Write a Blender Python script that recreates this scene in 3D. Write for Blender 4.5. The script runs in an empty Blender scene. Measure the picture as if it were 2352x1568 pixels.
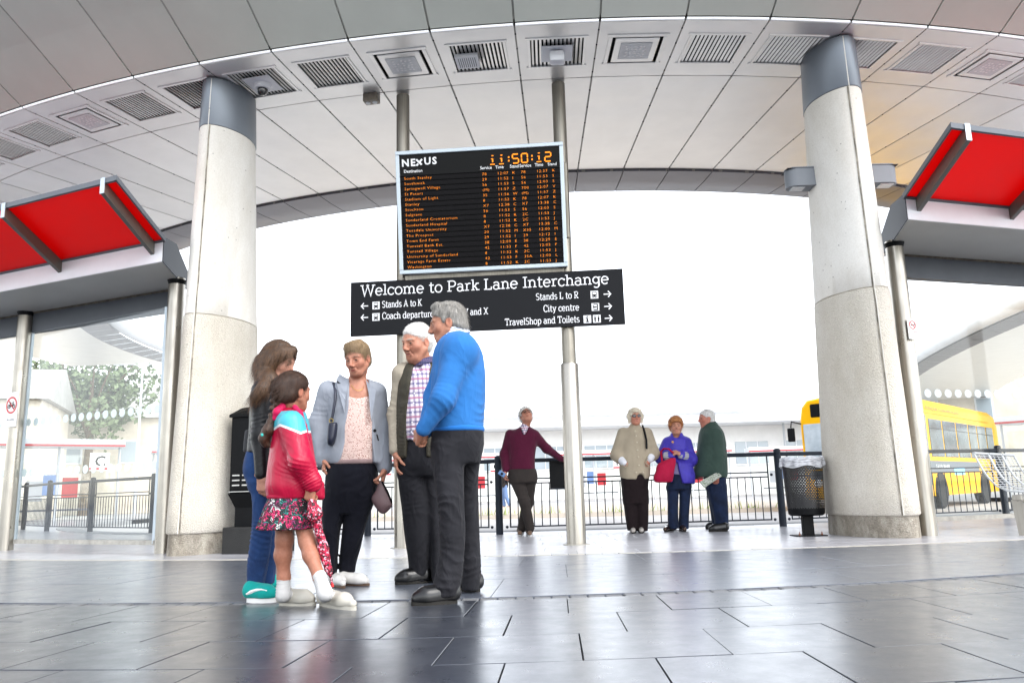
import bpy, bmesh, math, random
import numpy as np
from mathutils import Vector, Matrix, Quaternion
R = math.radians
rnd = random.Random(7)
scene = bpy.context.scene
COL = scene.collection

# ------------------------------------------------------------------ camera
CAM_H, PITCH, ROLL, FPX = 0.61, 10.59, 1.54, 1829.3      # FPX: focal length in units of a 2352 px wide frame (28 mm lens)
cd = bpy.data.cameras.new('camera'); cam = bpy.data.objects.new('camera', cd); COL.objects.link(cam)
cd.sensor_width = 36.0; cd.lens = 28.0; cd.clip_start = 0.05; cd.clip_end = 2000
_p, _r = R(PITCH), R(ROLL)
_F = Vector((0, math.cos(_p), math.sin(_p))); _X = Vector((1, 0, 0)); _U0 = _X.cross(_F)
_RV = _X*math.cos(_r) - _U0*math.sin(_r); _UV = _U0*math.cos(_r) + _X*math.sin(_r)
cam.matrix_world = Matrix(((_RV.x, _UV.x, -_F.x, 0), (_RV.y, _UV.y, -_F.y, 0), (_RV.z, _UV.z, -_F.z, CAM_H), (0, 0, 0, 1)))
scene.camera = cam
cd.dof.use_dof = False

# ------------------------------------------------------------------ world, sun, exposure (bright overcast day)
SUN_EL, SUN_AZ = 46, 135          # azimuth measured from +Y towards +X
wd = bpy.data.worlds.new('World'); scene.world = wd; wd.use_nodes = True
nt = wd.node_tree; nt.nodes.clear()
_o = nt.nodes.new('ShaderNodeOutputWorld'); _b = nt.nodes.new('ShaderNodeBackground')
_s = nt.nodes.new('ShaderNodeTexSky'); _h = nt.nodes.new('ShaderNodeHueSaturation')
_s.sky_type = 'NISHITA'; _s.sun_disc = False; _s.sun_elevation = R(SUN_EL); _s.sun_rotation = R(SUN_AZ)
_s.air_density = 1.0; _s.dust_density = 1.0; _s.ozone_density = 1.0
_h.inputs['Saturation'].default_value = 0.25
_b.inputs['Strength'].default_value = 0.14
nt.links.new(_s.outputs[0], _h.inputs['Color']); nt.links.new(_h.outputs[0], _b.inputs['Color']); nt.links.new(_b.outputs[0], _o.inputs[0])
sd = bpy.data.lights.new('sun', 'SUN'); sun = bpy.data.objects.new('sun', sd); COL.objects.link(sun)
sd.energy = 0.5; sd.angle = R(35); sd.color = (1.0, 0.965, 0.91)
_d = Vector((math.sin(R(SUN_AZ))*math.cos(R(SUN_EL)), math.cos(R(SUN_AZ))*math.cos(R(SUN_EL)), math.sin(R(SUN_EL))))
sun.rotation_euler = _d.to_track_quat('Z', 'Y').to_euler(); sun.location = (20, 10, 30)
vs = scene.view_settings
vs.view_transform = 'Standard'; vs.look = 'None'; vs.gamma = 1.0; vs.use_curve_mapping = False
vs.exposure = 2.1
scene.cycles.max_bounces = 8; scene.cycles.diffuse_bounces = 5; scene.cycles.glossy_bounces = 4
scene.cycles.transmission_bounces = 6; scene.cycles.transparent_max_bounces = 16
scene.cycles.use_denoising = True
scene.cycles.sample_clamp_indirect = 6.0
scene.cycles.caustics_reflective = False; scene.cycles.caustics_refractive = False

# ------------------------------------------------------------------ helpers
def at(x, y, Y):
    """world point at depth Y seen at (x, y) of a 2352 px wide photograph (survey helper)"""
    d = _F + _RV*((x-1176)/FPX) - _UV*((y-784)/FPX)
    return Vector((0, 0, CAM_H)) + d*(Y/d.y)
def atz(x, y, z):
    d = _F + _RV*((x-1176)/FPX) - _UV*((y-784)/FPX)
    return Vector((0, 0, CAM_H)) + d*((z-CAM_H)/d.z)
def lin(h):
    h = h.lstrip('#'); v = [int(h[i:i+2], 16)/255 for i in (0, 2, 4)]
    return tuple((c/12.92 if c <= .04045 else ((c+.055)/1.055)**2.4) for c in v)
def tag(o, label=None, cat=None, group=None, kind=None):
    if label: o['label'] = label
    if cat: o['category'] = cat
    if group: o['group'] = group
    if kind: o['kind'] = kind
    return o
def empty(name, loc=(0, 0, 0), rz=0.0, label=None, cat=None, group=None, kind=None):
    o = bpy.data.objects.new(name, None); COL.objects.link(o); o.location = loc; o.rotation_euler = (0, 0, rz)
    o.empty_display_size = .1
    return tag(o, label, cat, group, kind)
def mesh_obj(name, me, mats=None, parent=None, loc=None, rot=None):
    if mats is not None and len(me.materials) == 0:
        for m in (mats if isinstance(mats, (list, tuple)) else [mats]): me.materials.append(m)
    o = bpy.data.objects.new(name, me); COL.objects.link(o)
    if parent is not None: o.parent = parent
    if loc is not None: o.location = loc
    if rot is not None: o.rotation_euler = rot
    return o
def world_child(name, verts, faces, mat, parent, smooth=True):
    """mesh given in world coordinates, stored relative to an unrotated parent"""
    off = Vector((0, 0, 0)); q = parent
    while q is not None: off += Vector(q.location); q = q.parent
    v = np.asarray(verts, float) - np.array(off)
    me = bpy.data.meshes.new(name); me.from_pydata(v.tolist(), [], [list(map(int, f)) for f in faces]); me.update()
    if smooth: me.polygons.foreach_set('use_smooth', [True]*len(me.polygons))
    return mesh_obj(name, me, mat, parent)

class MB:
    def __init__(s): s.v = []; s.f = []; s.mi = []; s.cur = 0
    def add(s, vs_, fs_):
        n = len(s.v); s.v += [tuple(v) for v in vs_]
        for f in fs_: s.f.append([n+i for i in f]); s.mi.append(s.cur)
        return s
    def box(s, c, d, M=None):
        c = Vector(c); x, y, z = d[0]/2, d[1]/2, d[2]/2
        P = [Vector((sx*x, sy*y, sz*z)) for sz in (-1, 1) for sy in (-1, 1) for sx in (-1, 1)]
        if M is not None: P = [M @ q for q in P]
        return s.add([q+c for q in P], [(0, 2, 3, 1), (4, 5, 7, 6), (0, 1, 5, 4), (2, 6, 7, 3), (0, 4, 6, 2), (1, 3, 7, 5)])
    def bbox(s, c, d, b=.01, M=None):
        """box with chamfered edges"""
        c = Vector(c); h = [max(q/2, b*1.01) for q in d]; P = []; 
        bm = bmesh.new(); bmesh.ops.create_cube(bm, size=1)
        for v in bm.verts: v.co = Vector((v.co.x*2*h[0], v.co.y*2*h[1], v.co.z*2*h[2]))
        bmesh.ops.bevel(bm, geom=list(bm.edges), offset=b, segments=2, affect='EDGES', profile=.5)
        bm.verts.index_update()
        s.add([(M @ v.co if M is not None else v.co)+c for v in bm.verts], [[v.index for v in f.verts] for f in bm.faces]); bm.free(); return s
    def ring(s, rows, closed=True, cap=True):
        """rows: list of rings (lists of points) skinned together"""
        n = len(rows[0]); base = len(s.v)
        for r_ in rows: s.v += [tuple(p) for p in r_]
        m = n if closed else n-1
        for i in range(len(rows)-1):
            for j in range(m):
                a = base+i*n+j; b = base+i*n+(j+1) % n
                s.f.append([a, b, b+n, a+n]); s.mi.append(s.cur)
        if cap and closed:
            s.f.append([base+j for j in range(n)][::-1]); s.mi.append(s.cur)
            s.f.append([base+(len(rows)-1)*n+j for j in range(n)]); s.mi.append(s.cur)
        return s
    def tube(s, pts, r, n=12, cap=True):
        pts = [Vector(p) for p in pts]; rr = r if isinstance(r, (list, tuple)) else [r]*len(pts); rows = []; up = None
        for i, p in enumerate(pts):
            t = (pts[min(i+1, len(pts)-1)]-pts[max(i-1, 0)]).normalized()
            if up is None: up = Vector((0, 0, 1)) if abs(t.z) < .9 else Vector((0, 1, 0))
            x = t.cross(up).normalized(); y = x.cross(t).normalized(); up = y
            rows.append([p+(x*math.cos(k*2*math.pi/n)+y*math.sin(k*2*math.pi/n))*rr[i] for k in range(n)])
        return s.ring(rows, True, cap)
    def lathe(s, prof, c=(0, 0, 0), n=24, cap=True):
        c = Vector(c)
        return s.ring([[c+Vector((r_*math.cos(k*2*math.pi/n), r_*math.sin(k*2*math.pi/n), z)) for k in range(n)] for r_, z in prof], True, cap)
    def prism(s, poly, a, b):
        """poly: list of 3d points (planar), extruded by vector b-a"""
        d = Vector(b)-Vector(a); n = len(poly); P = [Vector(p) for p in poly]
        return s.ring([P, [p+d for p in P]], True, True)
    def mesh(s, name, smooth=False, angle=None):
        me = bpy.data.meshes.new(name); me.from_pydata(s.v, [], s.f); me.update()
        if any(s.mi): me.polygons.foreach_set('material_index', s.mi)
        bm = bmesh.new(); bm.from_mesh(me); bmesh.ops.recalc_face_normals(bm, faces=bm.faces); bm.to_mesh(me); bm.free()
        if smooth:
            me.polygons.foreach_set('use_smooth', [True]*len(me.polygons))
            try: me.set_sharp_from_angle(angle=R(angle or 40))
            except Exception: pass
        return me
    def build(s, name, mat, parent=None, loc=None, rot=None, smooth=False, angle=None):
        return mesh_obj(name, s.mesh(name, smooth, angle), mat, parent, loc, rot)
def place(name, me, parent=None, loc=(0, 0, 0), rz=0.0, scale=None):
    o = bpy.data.objects.new(name, me); COL.objects.link(o); o.parent = parent; o.location = loc; o.rotation_euler = (0, 0, rz)
    if scale: o.scale = scale
    return o
def Rz(a): return Matrix.Rotation(a, 3, 'Z')

# ------------------------------------------------------------------ materials
def ramp(n, stops):
    cr = n.color_ramp
    while len(cr.elements) < len(stops): cr.elements.new(.5)
    for e, (p, c) in zip(cr.elements, stops): e.position = p; e.color = (*c, 1)
class Mat:
    def __init__(s, name):
        s.m = bpy.data.materials.new(name); s.m.use_nodes = True; s.t = s.m.node_tree
        s.b = s.t.nodes['Principled BSDF']; s.out = s.t.nodes['Material Output']
    def n(s, kind, **kw):
        q = s.t.nodes.new('ShaderNode'+kind)
        for k, v in kw.items():
            if k in q.bl_rna.properties: setattr(q, k, v)
            else: q.inputs[k.replace('_', ' ')].default_value = v
        return q
    def l(s, a, b): s.t.links.new(a, b)
    def coord(s, which='Object', scale=(1, 1, 1), rot=(0, 0, 0)):
        tc = s.n('TexCoord'); mp = s.n('Mapping'); mp.inputs['Scale'].default_value = scale; mp.inputs['Rotation'].default_value = rot
        s.l(tc.outputs[which], mp.inputs['Vector']); return mp.outputs['Vector']
    def math(s, op, a, b=None, c=None):
        q = s.n('Math', operation=op)
        for i, v in enumerate((a, b, c)):
            if v is None: continue
            if hasattr(v, 'is_linked'): s.l(v, q.inputs[i])
            else: q.inputs[i].default_value = v
        return q.outputs[0]
    def mix(s, f, a, b, mode='MIX'):
        q = s.n('MixRGB', blend_type=mode)
        for i, v in ((0, f), (1, a), (2, b)):
            if hasattr(v, 'is_linked'): s.l(v, q.inputs[i])
            elif i == 0: q.inputs[0].default_value = v
            else: q.inputs[i].default_value = (*v, 1)
        return q.outputs[0]
def mat(name, col, rough=.6, metal=0.0, var=.0, vscale=3.0, col2=None, bump=0.0, bscale=60.0, spec=.5, coat=0.0, sheen=0.0, emit=None,
        estr=0.0, rvar=.0, aniso=None, vdetail=6, bdist=.01, ior=None):
    q = Mat(name); c = lin(col) if isinstance(col, str) else tuple(col); b = q.b
    b.inputs['Roughness'].default_value = rough; b.inputs['Metallic'].default_value = metal; b.inputs['Specular IOR Level'].default_value = spec
    b.inputs['Coat Weight'].default_value = coat; b.inputs['Sheen Weight'].default_value = sheen
    if coat: b.inputs['Coat Roughness'].default_value = .08
    b.inputs['Base Color'].default_value = (*c, 1)
    if emit: b.inputs['Emission Color'].default_value = (*(lin(emit) if isinstance(emit, str) else emit), 1); b.inputs['Emission Strength'].default_value = estr
    vec = None
    if var or bump or rvar or col2: vec = q.coord('Object')
    if var or col2 or rvar:
        sc = aniso or (1, 1, 1)
        v2 = q.coord('Object', sc)
        no = q.n('TexNoise', Scale=vscale, Detail=vdetail, Roughness=.62); q.l(v2, no.inputs['Vector'])
        c2 = (lin(col2) if isinstance(col2, str) else tuple(col2)) if col2 else tuple(x*(1-var) for x in c)
        c1 = c if col2 else tuple(min(1, x*(1+var*.6)) for x in c)
        rp = q.n('ValToRGB'); ramp(rp, [(.32, c2), (.68, c1)]); q.l(no.outputs[0], rp.inputs[0]); q.l(rp.outputs[0], b.inputs['Base Color'])
        if rvar:
            mr = q.n('MapRange'); mr.inputs[1].default_value = .3; mr.inputs[2].default_value = .7
            mr.inputs[3].default_value = max(.02, rough-rvar); mr.inputs[4].default_value = min(1, rough+rvar)
            q.l(no.outputs[0], mr.inputs[0]); q.l(mr.outputs[0], b.inputs['Roughness'])
    if bump:
        nb = q.n('TexNoise', Scale=bscale, Detail=4.0, Roughness=.6); q.l(vec, nb.inputs['Vector'])
        bp = q.n('Bump', Strength=bump, Distance=bdist); q.l(nb.outputs[0], bp.inputs['Height']); q.l(bp.outputs[0], b.inputs['Normal'])
    return q.m
# ------------------------------------------------------------------ surface materials
def granite(name, c1, c2, rough, speck=.25, rv=.08, coat=.6):
    q = Mat(name); v = q.coord('Object'); b = q.b
    info = q.n('ObjectInfo')
    n1 = q.n('TexNoise', Scale=420.0, Detail=3.0, Roughness=.7); q.l(v, n1.inputs['Vector'])
    n2 = q.n('TexNoise', Scale=2.2, Detail=6.0, Roughness=.65); 
    tc = q.n('NewGeometry'); q.l(tc.outputs['Position'], n2.inputs['Vector'])
    rp = q.n('ValToRGB'); ramp(rp, [(.3, lin(c1)), (.72, lin(c2))]); q.l(n1.outputs[0], rp.inputs[0])
    rp2 = q.n('ValToRGB'); ramp(rp2, [(.3, (.84, .85, .87)), (.7, (1.06, 1.05, 1.04))]); q.l(n2.outputs[0], rp2.inputs[0])
    cm = q.mix(1.0, rp.outputs[0], rp2.outputs[0], 'MULTIPLY')
    rr = q.n('MapRange'); rr.inputs[3].default_value = .90; rr.inputs[4].default_value = 1.08; q.l(info.outputs['Random'], rr.inputs[0])
    cm2 = q.mix(1.0, cm, rr.outputs[0], 'MULTIPLY'); vg = q.n('TexVoronoi', Scale=2.6); q.l(tc.outputs['Position'], vg.inputs['Vector']); gs = q.n('ValToRGB'); ramp(gs, [(.035, (1.7, 1.65, 1.6)), (.05, (1, 1, 1))]); q.l(vg.outputs['Distance'], gs.inputs[0]); cm2 = q.mix(.8, cm2, gs.outputs[0], 'MULTIPLY'); q.l(cm2, b.inputs['Base Color'])
    mr = q.n('MapRange'); mr.inputs[1].default_value = .3; mr.inputs[2].default_value = .7; mr.inputs[3].default_value = rough-rv; mr.inputs[4].default_value = rough+rv
    n3 = q.n('TexNoise', Scale=5.0, Detail=7.0, Roughness=.7); q.l(tc.outputs['Position'], n3.inputs['Vector'])
    q.l(n3.outputs[0], mr.inputs[0]); q.l(mr.outputs[0], b.inputs['Roughness'])
    b.inputs['Coat Weight'].default_value = coat; b.inputs['Coat Roughness'].default_value = .24; b.inputs['Specular IOR Level'].default_value = .9
    bp = q.n('Bump', Strength=.05, Distance=.003); q.l(n1.outputs[0], bp.inputs['Height']); q.l(bp.outputs[0], b.inputs['Normal'])
    return q.m
M = {}
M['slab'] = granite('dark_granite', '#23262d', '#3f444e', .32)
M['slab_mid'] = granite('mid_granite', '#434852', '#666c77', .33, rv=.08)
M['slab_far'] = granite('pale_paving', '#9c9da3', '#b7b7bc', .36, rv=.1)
M['sett'] = mat('sett_stone', '#6f7072', .7, var=.35, vscale=9, bump=.5, bscale=80)
M['sett_pale'] = mat('pale_sett', '#a8a59c', .65, var=.25, vscale=9, bump=.4, bscale=80)
M['joint'] = mat('joint_dirt', '#0d0c0c', .9)
M['pale_apron'] = mat('pale_apron', '#b4b2b0', .85, var=.18, vscale=.8, bump=.3, bscale=150)  # ground made paler to bounce more light up to the ceiling
M['kerb'] = mat('kerb_concrete', '#9a9a9a', .8, var=.22, vscale=4, bump=.3, bscale=60)
def panel_mat(name, col, rough, wav=.35, metal=.0):
    q = Mat(name); b = q.b; b.inputs['Roughness'].default_value = rough; b.inputs['Specular IOR Level'].default_value = .55; b.inputs['Metallic'].default_value = metal
    info = q.n('ObjectInfo'); v = q.n('NewGeometry').outputs['Position']
    rr = q.n('MapRange'); rr.inputs[3].default_value = .94; rr.inputs[4].default_value = 1.03; q.l(info.outputs['Random'], rr.inputs[0])
    n2 = q.n('TexNoise', Scale=1.6, Detail=5.0, Roughness=.6); q.l(v, n2.inputs['Vector'])
    rp = q.n('ValToRGB'); c = lin(col); ramp(rp, [(.3, tuple(x*.93 for x in c)), (.7, c)]); q.l(n2.outputs[0], rp.inputs[0])
    q.l(q.mix(1.0, rp.outputs[0], rr.outputs[0], 'MULTIPLY'), b.inputs['Base Color'])
    n = q.n('TexNoise', Scale=1.9, Detail=2.0, Roughness=.4); q.l(v, n.inputs['Vector'])
    bp = q.n('Bump', Strength=wav, Distance=.05); q.l(n.outputs[0], bp.inputs['Height']); q.l(bp.outputs[0], b.inputs['Normal'])
    return q.m
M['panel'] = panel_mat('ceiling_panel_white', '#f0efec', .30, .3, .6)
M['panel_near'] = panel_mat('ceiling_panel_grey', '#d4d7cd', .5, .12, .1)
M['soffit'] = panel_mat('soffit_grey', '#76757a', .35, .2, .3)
M['backing'] = mat('ceiling_backing', '#a3a098', .8)
M['void'] = mat('vent_void', '#0b0b0c', .9)
M['white_paint'] = mat('white_painted_metal', '#e2e4e8', .4, var=.06, vscale=2)
M['trim_white'] = mat('glow_strip', '#f2f4f5', .4, emit='#f4f8ff', estr=.12)  # white trim; the light it catches is put in as faint emission
M['slat'] = mat('vent_slat', '#c4c4c0', .5, var=.06)
M['greige'] = mat('greige_panel', '#b5b3ac', .5, var=.06, vscale=1.5)
M['dgrey'] = mat('slate_grey_metal', '#2c3038', .5, var=.1, spec=.12)
M['mgrey'] = mat('grey_metal', '#62666c', .45, var=.08, spec=.2)
def red_sheet():
    q = Mat('red_roof_sheet'); b = q.b; b.inputs['Base Color'].default_value = (*lin('#e30a0a'), 1); b.inputs['Roughness'].default_value = .35; b.inputs['Specular IOR Level'].default_value = .3
    t = q.n('BsdfTranslucent'); t.inputs['Color'].default_value = (.95, .012, .010, 1); mx = q.n('MixShader'); n = q.n('TexNoise', Scale=1.3, Detail=5.0); mr = q.n('MapRange'); mr.inputs[3].default_value = .55; mr.inputs[4].default_value = .72
    q.l(n.outputs[0], mr.inputs[0]); q.l(mr.outputs[0], mx.inputs[0]); q.l(b.outputs[0], mx.inputs[1]); q.l(t.outputs[0], mx.inputs[2]); q.l(mx.outputs[0], q.out.inputs[0]); return q.m
M['red'] = red_sheet()
M['black'] = mat('black_paint', '#0b0c0e', .5, spec=.12, var=.2, vscale=8, bump=.15, bscale=40)
M['fence'] = mat('fence_paint', '#272c35', .5, var=.2, vscale=6, spec=.15)
def steel(name, axis_scale=(60, 60, 1.2), col='#a9a49b', rough=.32):
    q = Mat(name); b = q.b; b.inputs['Metallic'].default_value = 1.0; b.inputs['Roughness'].default_value = rough
    v = q.coord('Object', axis_scale); n = q.n('TexNoise', Scale=1.0, Detail=5.0, Roughness=.6); q.l(v, n.inputs['Vector'])
    rp = q.n('ValToRGB'); c = lin(col); ramp(rp, [(.3, tuple(x*.72 for x in c)), (.7, c)]); q.l(n.outputs[0], rp.inputs[0]); q.l(rp.outputs[0], b.inputs['Base Color'])
    v2 = q.coord('Object', (3, 3, 2)); n2 = q.n('TexNoise', Scale=2.0, Detail=6.0); q.l(v2, n2.inputs['Vector'])
    mr = q.n('MapRange'); mr.inputs[1].default_value = .3; mr.inputs[2].default_value = .7; mr.inputs[3].default_value = rough-.08; mr.inputs[4].default_value = rough+.12
    q.l(n2.outputs[0], mr.inputs[0]); q.l(mr.outputs[0], b.inputs['Roughness'])
    return q.m
M['steel'] = steel('brushed_steel')
M['steel_dull'] = steel('dull_steel', col='#8d887e', rough=.42)
M['alu'] = mat('aluminium_frame', '#b9c4cb', .38, metal=.3, var=.05)
def glass_mat(name='pane_glass', refl=.032):
    q = Mat(name); t = q.t
    tr = q.n('BsdfTransparent'); tr.inputs['Color'].default_value = (.96, .98, .975, 1)
    gl = q.n('BsdfGlossy'); gl.inputs['Roughness'].default_value = .03; gl.inputs['Color'].default_value = (1, 1, 1, 1)
    fr = q.n('LayerWeight'); fr.inputs[0].default_value = .5; mx = q.n('MixShader')
    q.l(q.math('MULTIPLY_ADD', q.math('POWER', fr.outputs['Facing'], 4.0), .45, refl), mx.inputs[0]); q.l(tr.outputs[0], mx.inputs[1]); q.l(gl.outputs[0], mx.inputs[2]); q.l(mx.outputs[0], q.out.inputs[0]); t.nodes.remove(q.b); return q.m
M['glass'] = glass_mat(); M['glass_clear'] = glass_mat('clear_pane_glass', .012)
M['dot'] = mat('glass_dot_film', '#dfe8ea', .6)

# ------------------------------------------------------------------ ground, road
RC = Vector((1.364, 26.43, 0)); TH0, DTH = -.017, .0502
def rpt(t, r_, z): return Vector((RC.x+r_*math.sin(t), RC.y-r_*math.cos(t), z))
ROAD = -.12
g = MB(); g.add([(-400, -300, ROAD-.004), (400, -300, ROAD-.004), (400, 700, ROAD-.004), (-400, 700, ROAD-.004)], [(0, 1, 2, 3)])
tag(g.build('ground', M['pale_apron']), kind='structure')
def annulus(r0, r1, z, t0, t1, n=48):
    m = MB(); m.ring([[rpt(t0+(t1-t0)*i/n, r_, z) for i in range(n+1)] for r_ in (r0, r1)], False, False); return m
# bedding under the paving (shows in the joints) and the kerb edge towards the bus road
m = MB(); n = 72
rows = [[rpt(-1.75+3.3*i/n, r_, z) for i in range(n+1)] for r_, z in ((13.75, ROAD-.01), (13.75, -.016), (48, -.016))]
m.ring(rows, False, False); tag(m.build('paving_bed', M['joint']), kind='structure')
kerb = tag(empty('kerb', tuple(RC)), kind='structure')
def kerbstone(dt, name='kerbstone'):
    m = MB(); N = 4; rows = []
    for i in range(N+1):
        t = (-.5+i/N)*dt
        f = lambda r_, z: Vector((r_*math.sin(t), -r_*math.cos(t), z))
        rows.append([f(13.72, ROAD-.02), f(13.72, -.015), f(13.74, .004), f(14.18, .006), f(14.18, -.02)])
    m.ring(rows, True, True); return m.mesh(name, False)
ks = kerbstone(.062); ks.materials.append(M['kerb'])
for i in range(-24, 20): place('kerbstone', ks, kerb, (0, 0, 0), i*.0632)

# ------------------------------------------------------------------ paving: slabs and setts
def slab_mesh(name, P, h, mtl, bev=.0022, loc=None):
    """P: 4 corners (world xy) anticlockwise"""
    c = sum((Vector((p[0], p[1], 0)) for p in P), Vector())/len(P); q = [Vector((p[0], p[1], 0))-c for p in P]
    top = [v*(1-bev/max(.05, v.length)) for v in q]
    m = MB(); m.ring([[v+Vector((0, 0, -.05)) for v in q], [v+Vector((0, 0, h-bev*.6)) for v in q], [v+Vector((0, 0, h)) for v in top]], True, False)
    m.f.append([8, 9, 10, 11]); m.mi.append(0)
    me = m.mesh(name); me.materials.append(mtl); return me, c
yset = lambda x: 4.86+.040*(x+.25)**2
def yset_row(x, d): return yset(x)-d
fore = tag(empty('forecourt_paving', (0, 0, 0)), kind='structure')
def xr(u, y):                         # joints run towards the centre of the ring
    return RC.x+(u-RC.x)*(RC.y-y)/(RC.y-4.3)
gap = .0045
rr_ = random.Random(3)
ds = [.12, .70, 1.27, 1.82, 2.36, 2.90, 3.5, 4.1]
for i in range(7):
    off = (.27 if i % 2 == 0 else .0) + rr_.uniform(-.03, .03)
    us = [off+.52*k for k in range(-9, 11)]
    for k in range(len(us)-1):
        g_ = gap*.5*rr_.uniform(.6, 1.9)
        P = []
        for (u, d) in ((us[k]+g_, ds[i+1]-g_*.6), (us[k+1]-g_, ds[i+1]-g_*.6), (us[k+1]-g_, ds[i]+g_*.6), (us[k]+g_, ds[i]+g_*.6)):
            y = yset_row(u, d); x = xr(u, y); y = yset_row(x, d); P.append((x, y))
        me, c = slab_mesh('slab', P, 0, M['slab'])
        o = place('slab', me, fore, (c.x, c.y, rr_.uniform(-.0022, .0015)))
        o.rotation_euler = (rr_.gauss(0, .0010), rr_.gauss(0, .0010), 0)
# the rest of the forecourt beyond the built slabs
m = MB(); m.ring([[(-60, -60, -.004), (60, -60, -.004)], [(-60, .2, -.004), (60, .2, -.004)]], False, False); tag(m.build('forecourt_floor', M['slab']), kind='structure')
strip = tag(empty('sett_strip', (0, 0, 0)), kind='structure')
for i in range(-40, 40):
    x0, x1 = -.02+.105*i+.004, -.02+.105*(i+1)-.004
    P = [(x0, yset(x0)-.115), (x1, yset(x1)-.115), (x1, yset(x1)-.005), (x0, yset(x0)-.005)]
    me, c = slab_mesh('sett', P, 0, M['sett'], .008)
    place('sett', me, strip, (c.x, c.y, rr_.uniform(-.006, .001)))
conc = tag(empty('concourse_paving', (0, 0, 0)), kind='structure')
R2 = 18.57
def ycirc(x, r_): return RC.y-math.sqrt(r_*r_-(x-RC.x)**2)
for i in range(3):
    a0, a1 = i/3, (i+1)/3
    off = .3*(i % 2)+rr_.uniform(-.1, .1)
    for k in range(-6, 7):
        P = []
        for (u, a) in ((k*1.1+off+.0016, a0), ((k+1)*1.1+off-.0016, a0), ((k+1)*1.1+off-.0016, a1), (k*1.1+off+.0016, a1)):
            s_ = .0016 if a == a0 else -.0016
            x = RC.x+(u-RC.x)*(1+.14*(.5-a)); y = yset(x)*(1-a)+ycirc(x, R2+.12)*a+s_
            P.append((x, y))
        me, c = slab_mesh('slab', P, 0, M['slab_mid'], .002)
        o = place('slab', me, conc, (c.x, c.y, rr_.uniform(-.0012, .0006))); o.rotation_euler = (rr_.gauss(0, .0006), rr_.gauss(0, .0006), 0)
strip2 = tag(empty('sett_strip', (RC.x, RC.y, 0)), kind='structure')
me = bpy.data.meshes.new('sett'); 
def arc_piece(name, r0, r1, w, mtl, bev):
    dt = w/((r0+r1)/2); P = [(r_*math.sin(t), -r_*math.cos(t)) for r_, t in ((r1, -dt/2), (r1, dt/2), (r0, dt/2), (r0, -dt/2))]
    me, c = slab_mesh(name, P, 0, mtl, bev)
    for v in me.vertices: v.co.x += c.x; v.co.y += c.y
    return me
s2 = arc_piece('sett', R2-.005, R2+.105, .152, M['sett_pale'], .006)
for i in range(-56, 36): place('sett', s2, strip2, (0, 0, rr_.uniform(-.003, .001)), i*.16/R2)
far = tag(empty('platform_paving', (RC.x, RC.y, 0)), kind='structure')
nr = 10; edges = [R2-.01-(R2-.01-14.19)*i/nr for i in range(nr+1)]
for i in range(nr):
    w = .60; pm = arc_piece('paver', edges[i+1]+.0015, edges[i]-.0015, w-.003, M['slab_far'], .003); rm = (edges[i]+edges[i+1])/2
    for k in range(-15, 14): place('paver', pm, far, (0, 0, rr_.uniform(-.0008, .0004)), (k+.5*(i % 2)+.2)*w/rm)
m = MB(); 
for (ta, tb) in ((-1.7, -.50), (.46, 1.5)): m.ring([[rpt(ta+(tb-ta)*i/20, r_, -.004) for i in range(21)] for r_ in (14.2, R2)], False, False)
tag(m.build('platform_floor', M['slab_far']), kind='structure')
m = MB(); m.add([(-60, .2, -.006), (-4.6, .2, -.006), (-6.6, 8.2, -.006), (-13, 12.5, -.006), (-60, 12.5, -.006)], [(0, 1, 2, 3, 4)]); m.add([(60, .2, -.006), (60, 12.5, -.006), (13, 12.5, -.006), (8.2, 8.2, -.006), (5.2, .2, -.006)], [(0, 1, 2, 3, 4)])
tag(m.build('concourse_floor', M['slab_mid']), kind='structure')

# ------------------------------------------------------------------ ceiling of the ring canopy
ZC = 5.584
ceil = tag(empty('ceiling', (RC.x, RC.y, 0)), kind='structure')
def pol(t, r_, z): return Vector((r_*math.sin(t), -r_*math.cos(t), z))
PROF = {'far': [(14.50, ZC), (17.38, ZC)], 'mid': [(17.38, ZC), (18.56, ZC)], 'near': [(18.60, ZC+.02), (19.2, ZC+.36), (20.0, ZC+.78)]}
GT = .0009
def band_panel(name, prof, mtl, th=.03, dt=DTH):
    m = MB(); N = 3; g = .008; rows = []
    pr = list(prof); r0, r1 = pr[0][0]+g, pr[-1][0]-g; pr[0] = (r0, pr[0][1]); pr[-1] = (r1, pr[-1][1])
    for j, (r_, z) in enumerate(pr):
        gt = .011/r_
        low = [pol(-dt/2+gt+(dt-2*gt)*i/N, r_, z) for i in range(N+1)]; hi = [p+Vector((0, 0, th)) for p in low[::-1]]
        rows.append(low+hi)
    m.ring(rows, True, True); me = m.mesh(name); me.materials.append(mtl); return me
def hole_panel(name, mtl, hw, h0, h1, th=.03):
    """mid-band panel with a rectangular opening: |x|<hw, h0<r<h1"""
    m = MB(); g = .008; a = DTH/2
    out = [pol(-a+.009/17.4, 17.38+g, 0), pol(a-.009/17.4, 17.38+g, 0), pol(a-.009/18.5, 18.56-g, 0), pol(-a+.009/18.5, 18.56-g, 0)]
    inn = [Vector((-hw, -h0, 0)), Vector((hw, -h0, 0)), Vector((hw, -h1, 0)), Vector((-hw, -h1, 0))]
    z0, z1 = Vector((0, 0, ZC)), Vector((0, 0, ZC+th))
    v = [p+z0 for p in out]+[p+z0 for p in inn]+[p+z1 for p in out]+[p+z1 for p in inn]
    f = []
    for i in range(4):
        j = (i+1) % 4; f += [(i, j, 4+j, 4+i), (i+8, 12+i, 12+j, 8+j), (i, i+8, j+8, j), (4+i, 4+j, 12+j, 12+i)]
    m.add(v, f); me = m.mesh(name); me.materials.append(mtl); return me
HW, H0, H1 = .31, 17.66, 18.30
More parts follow.
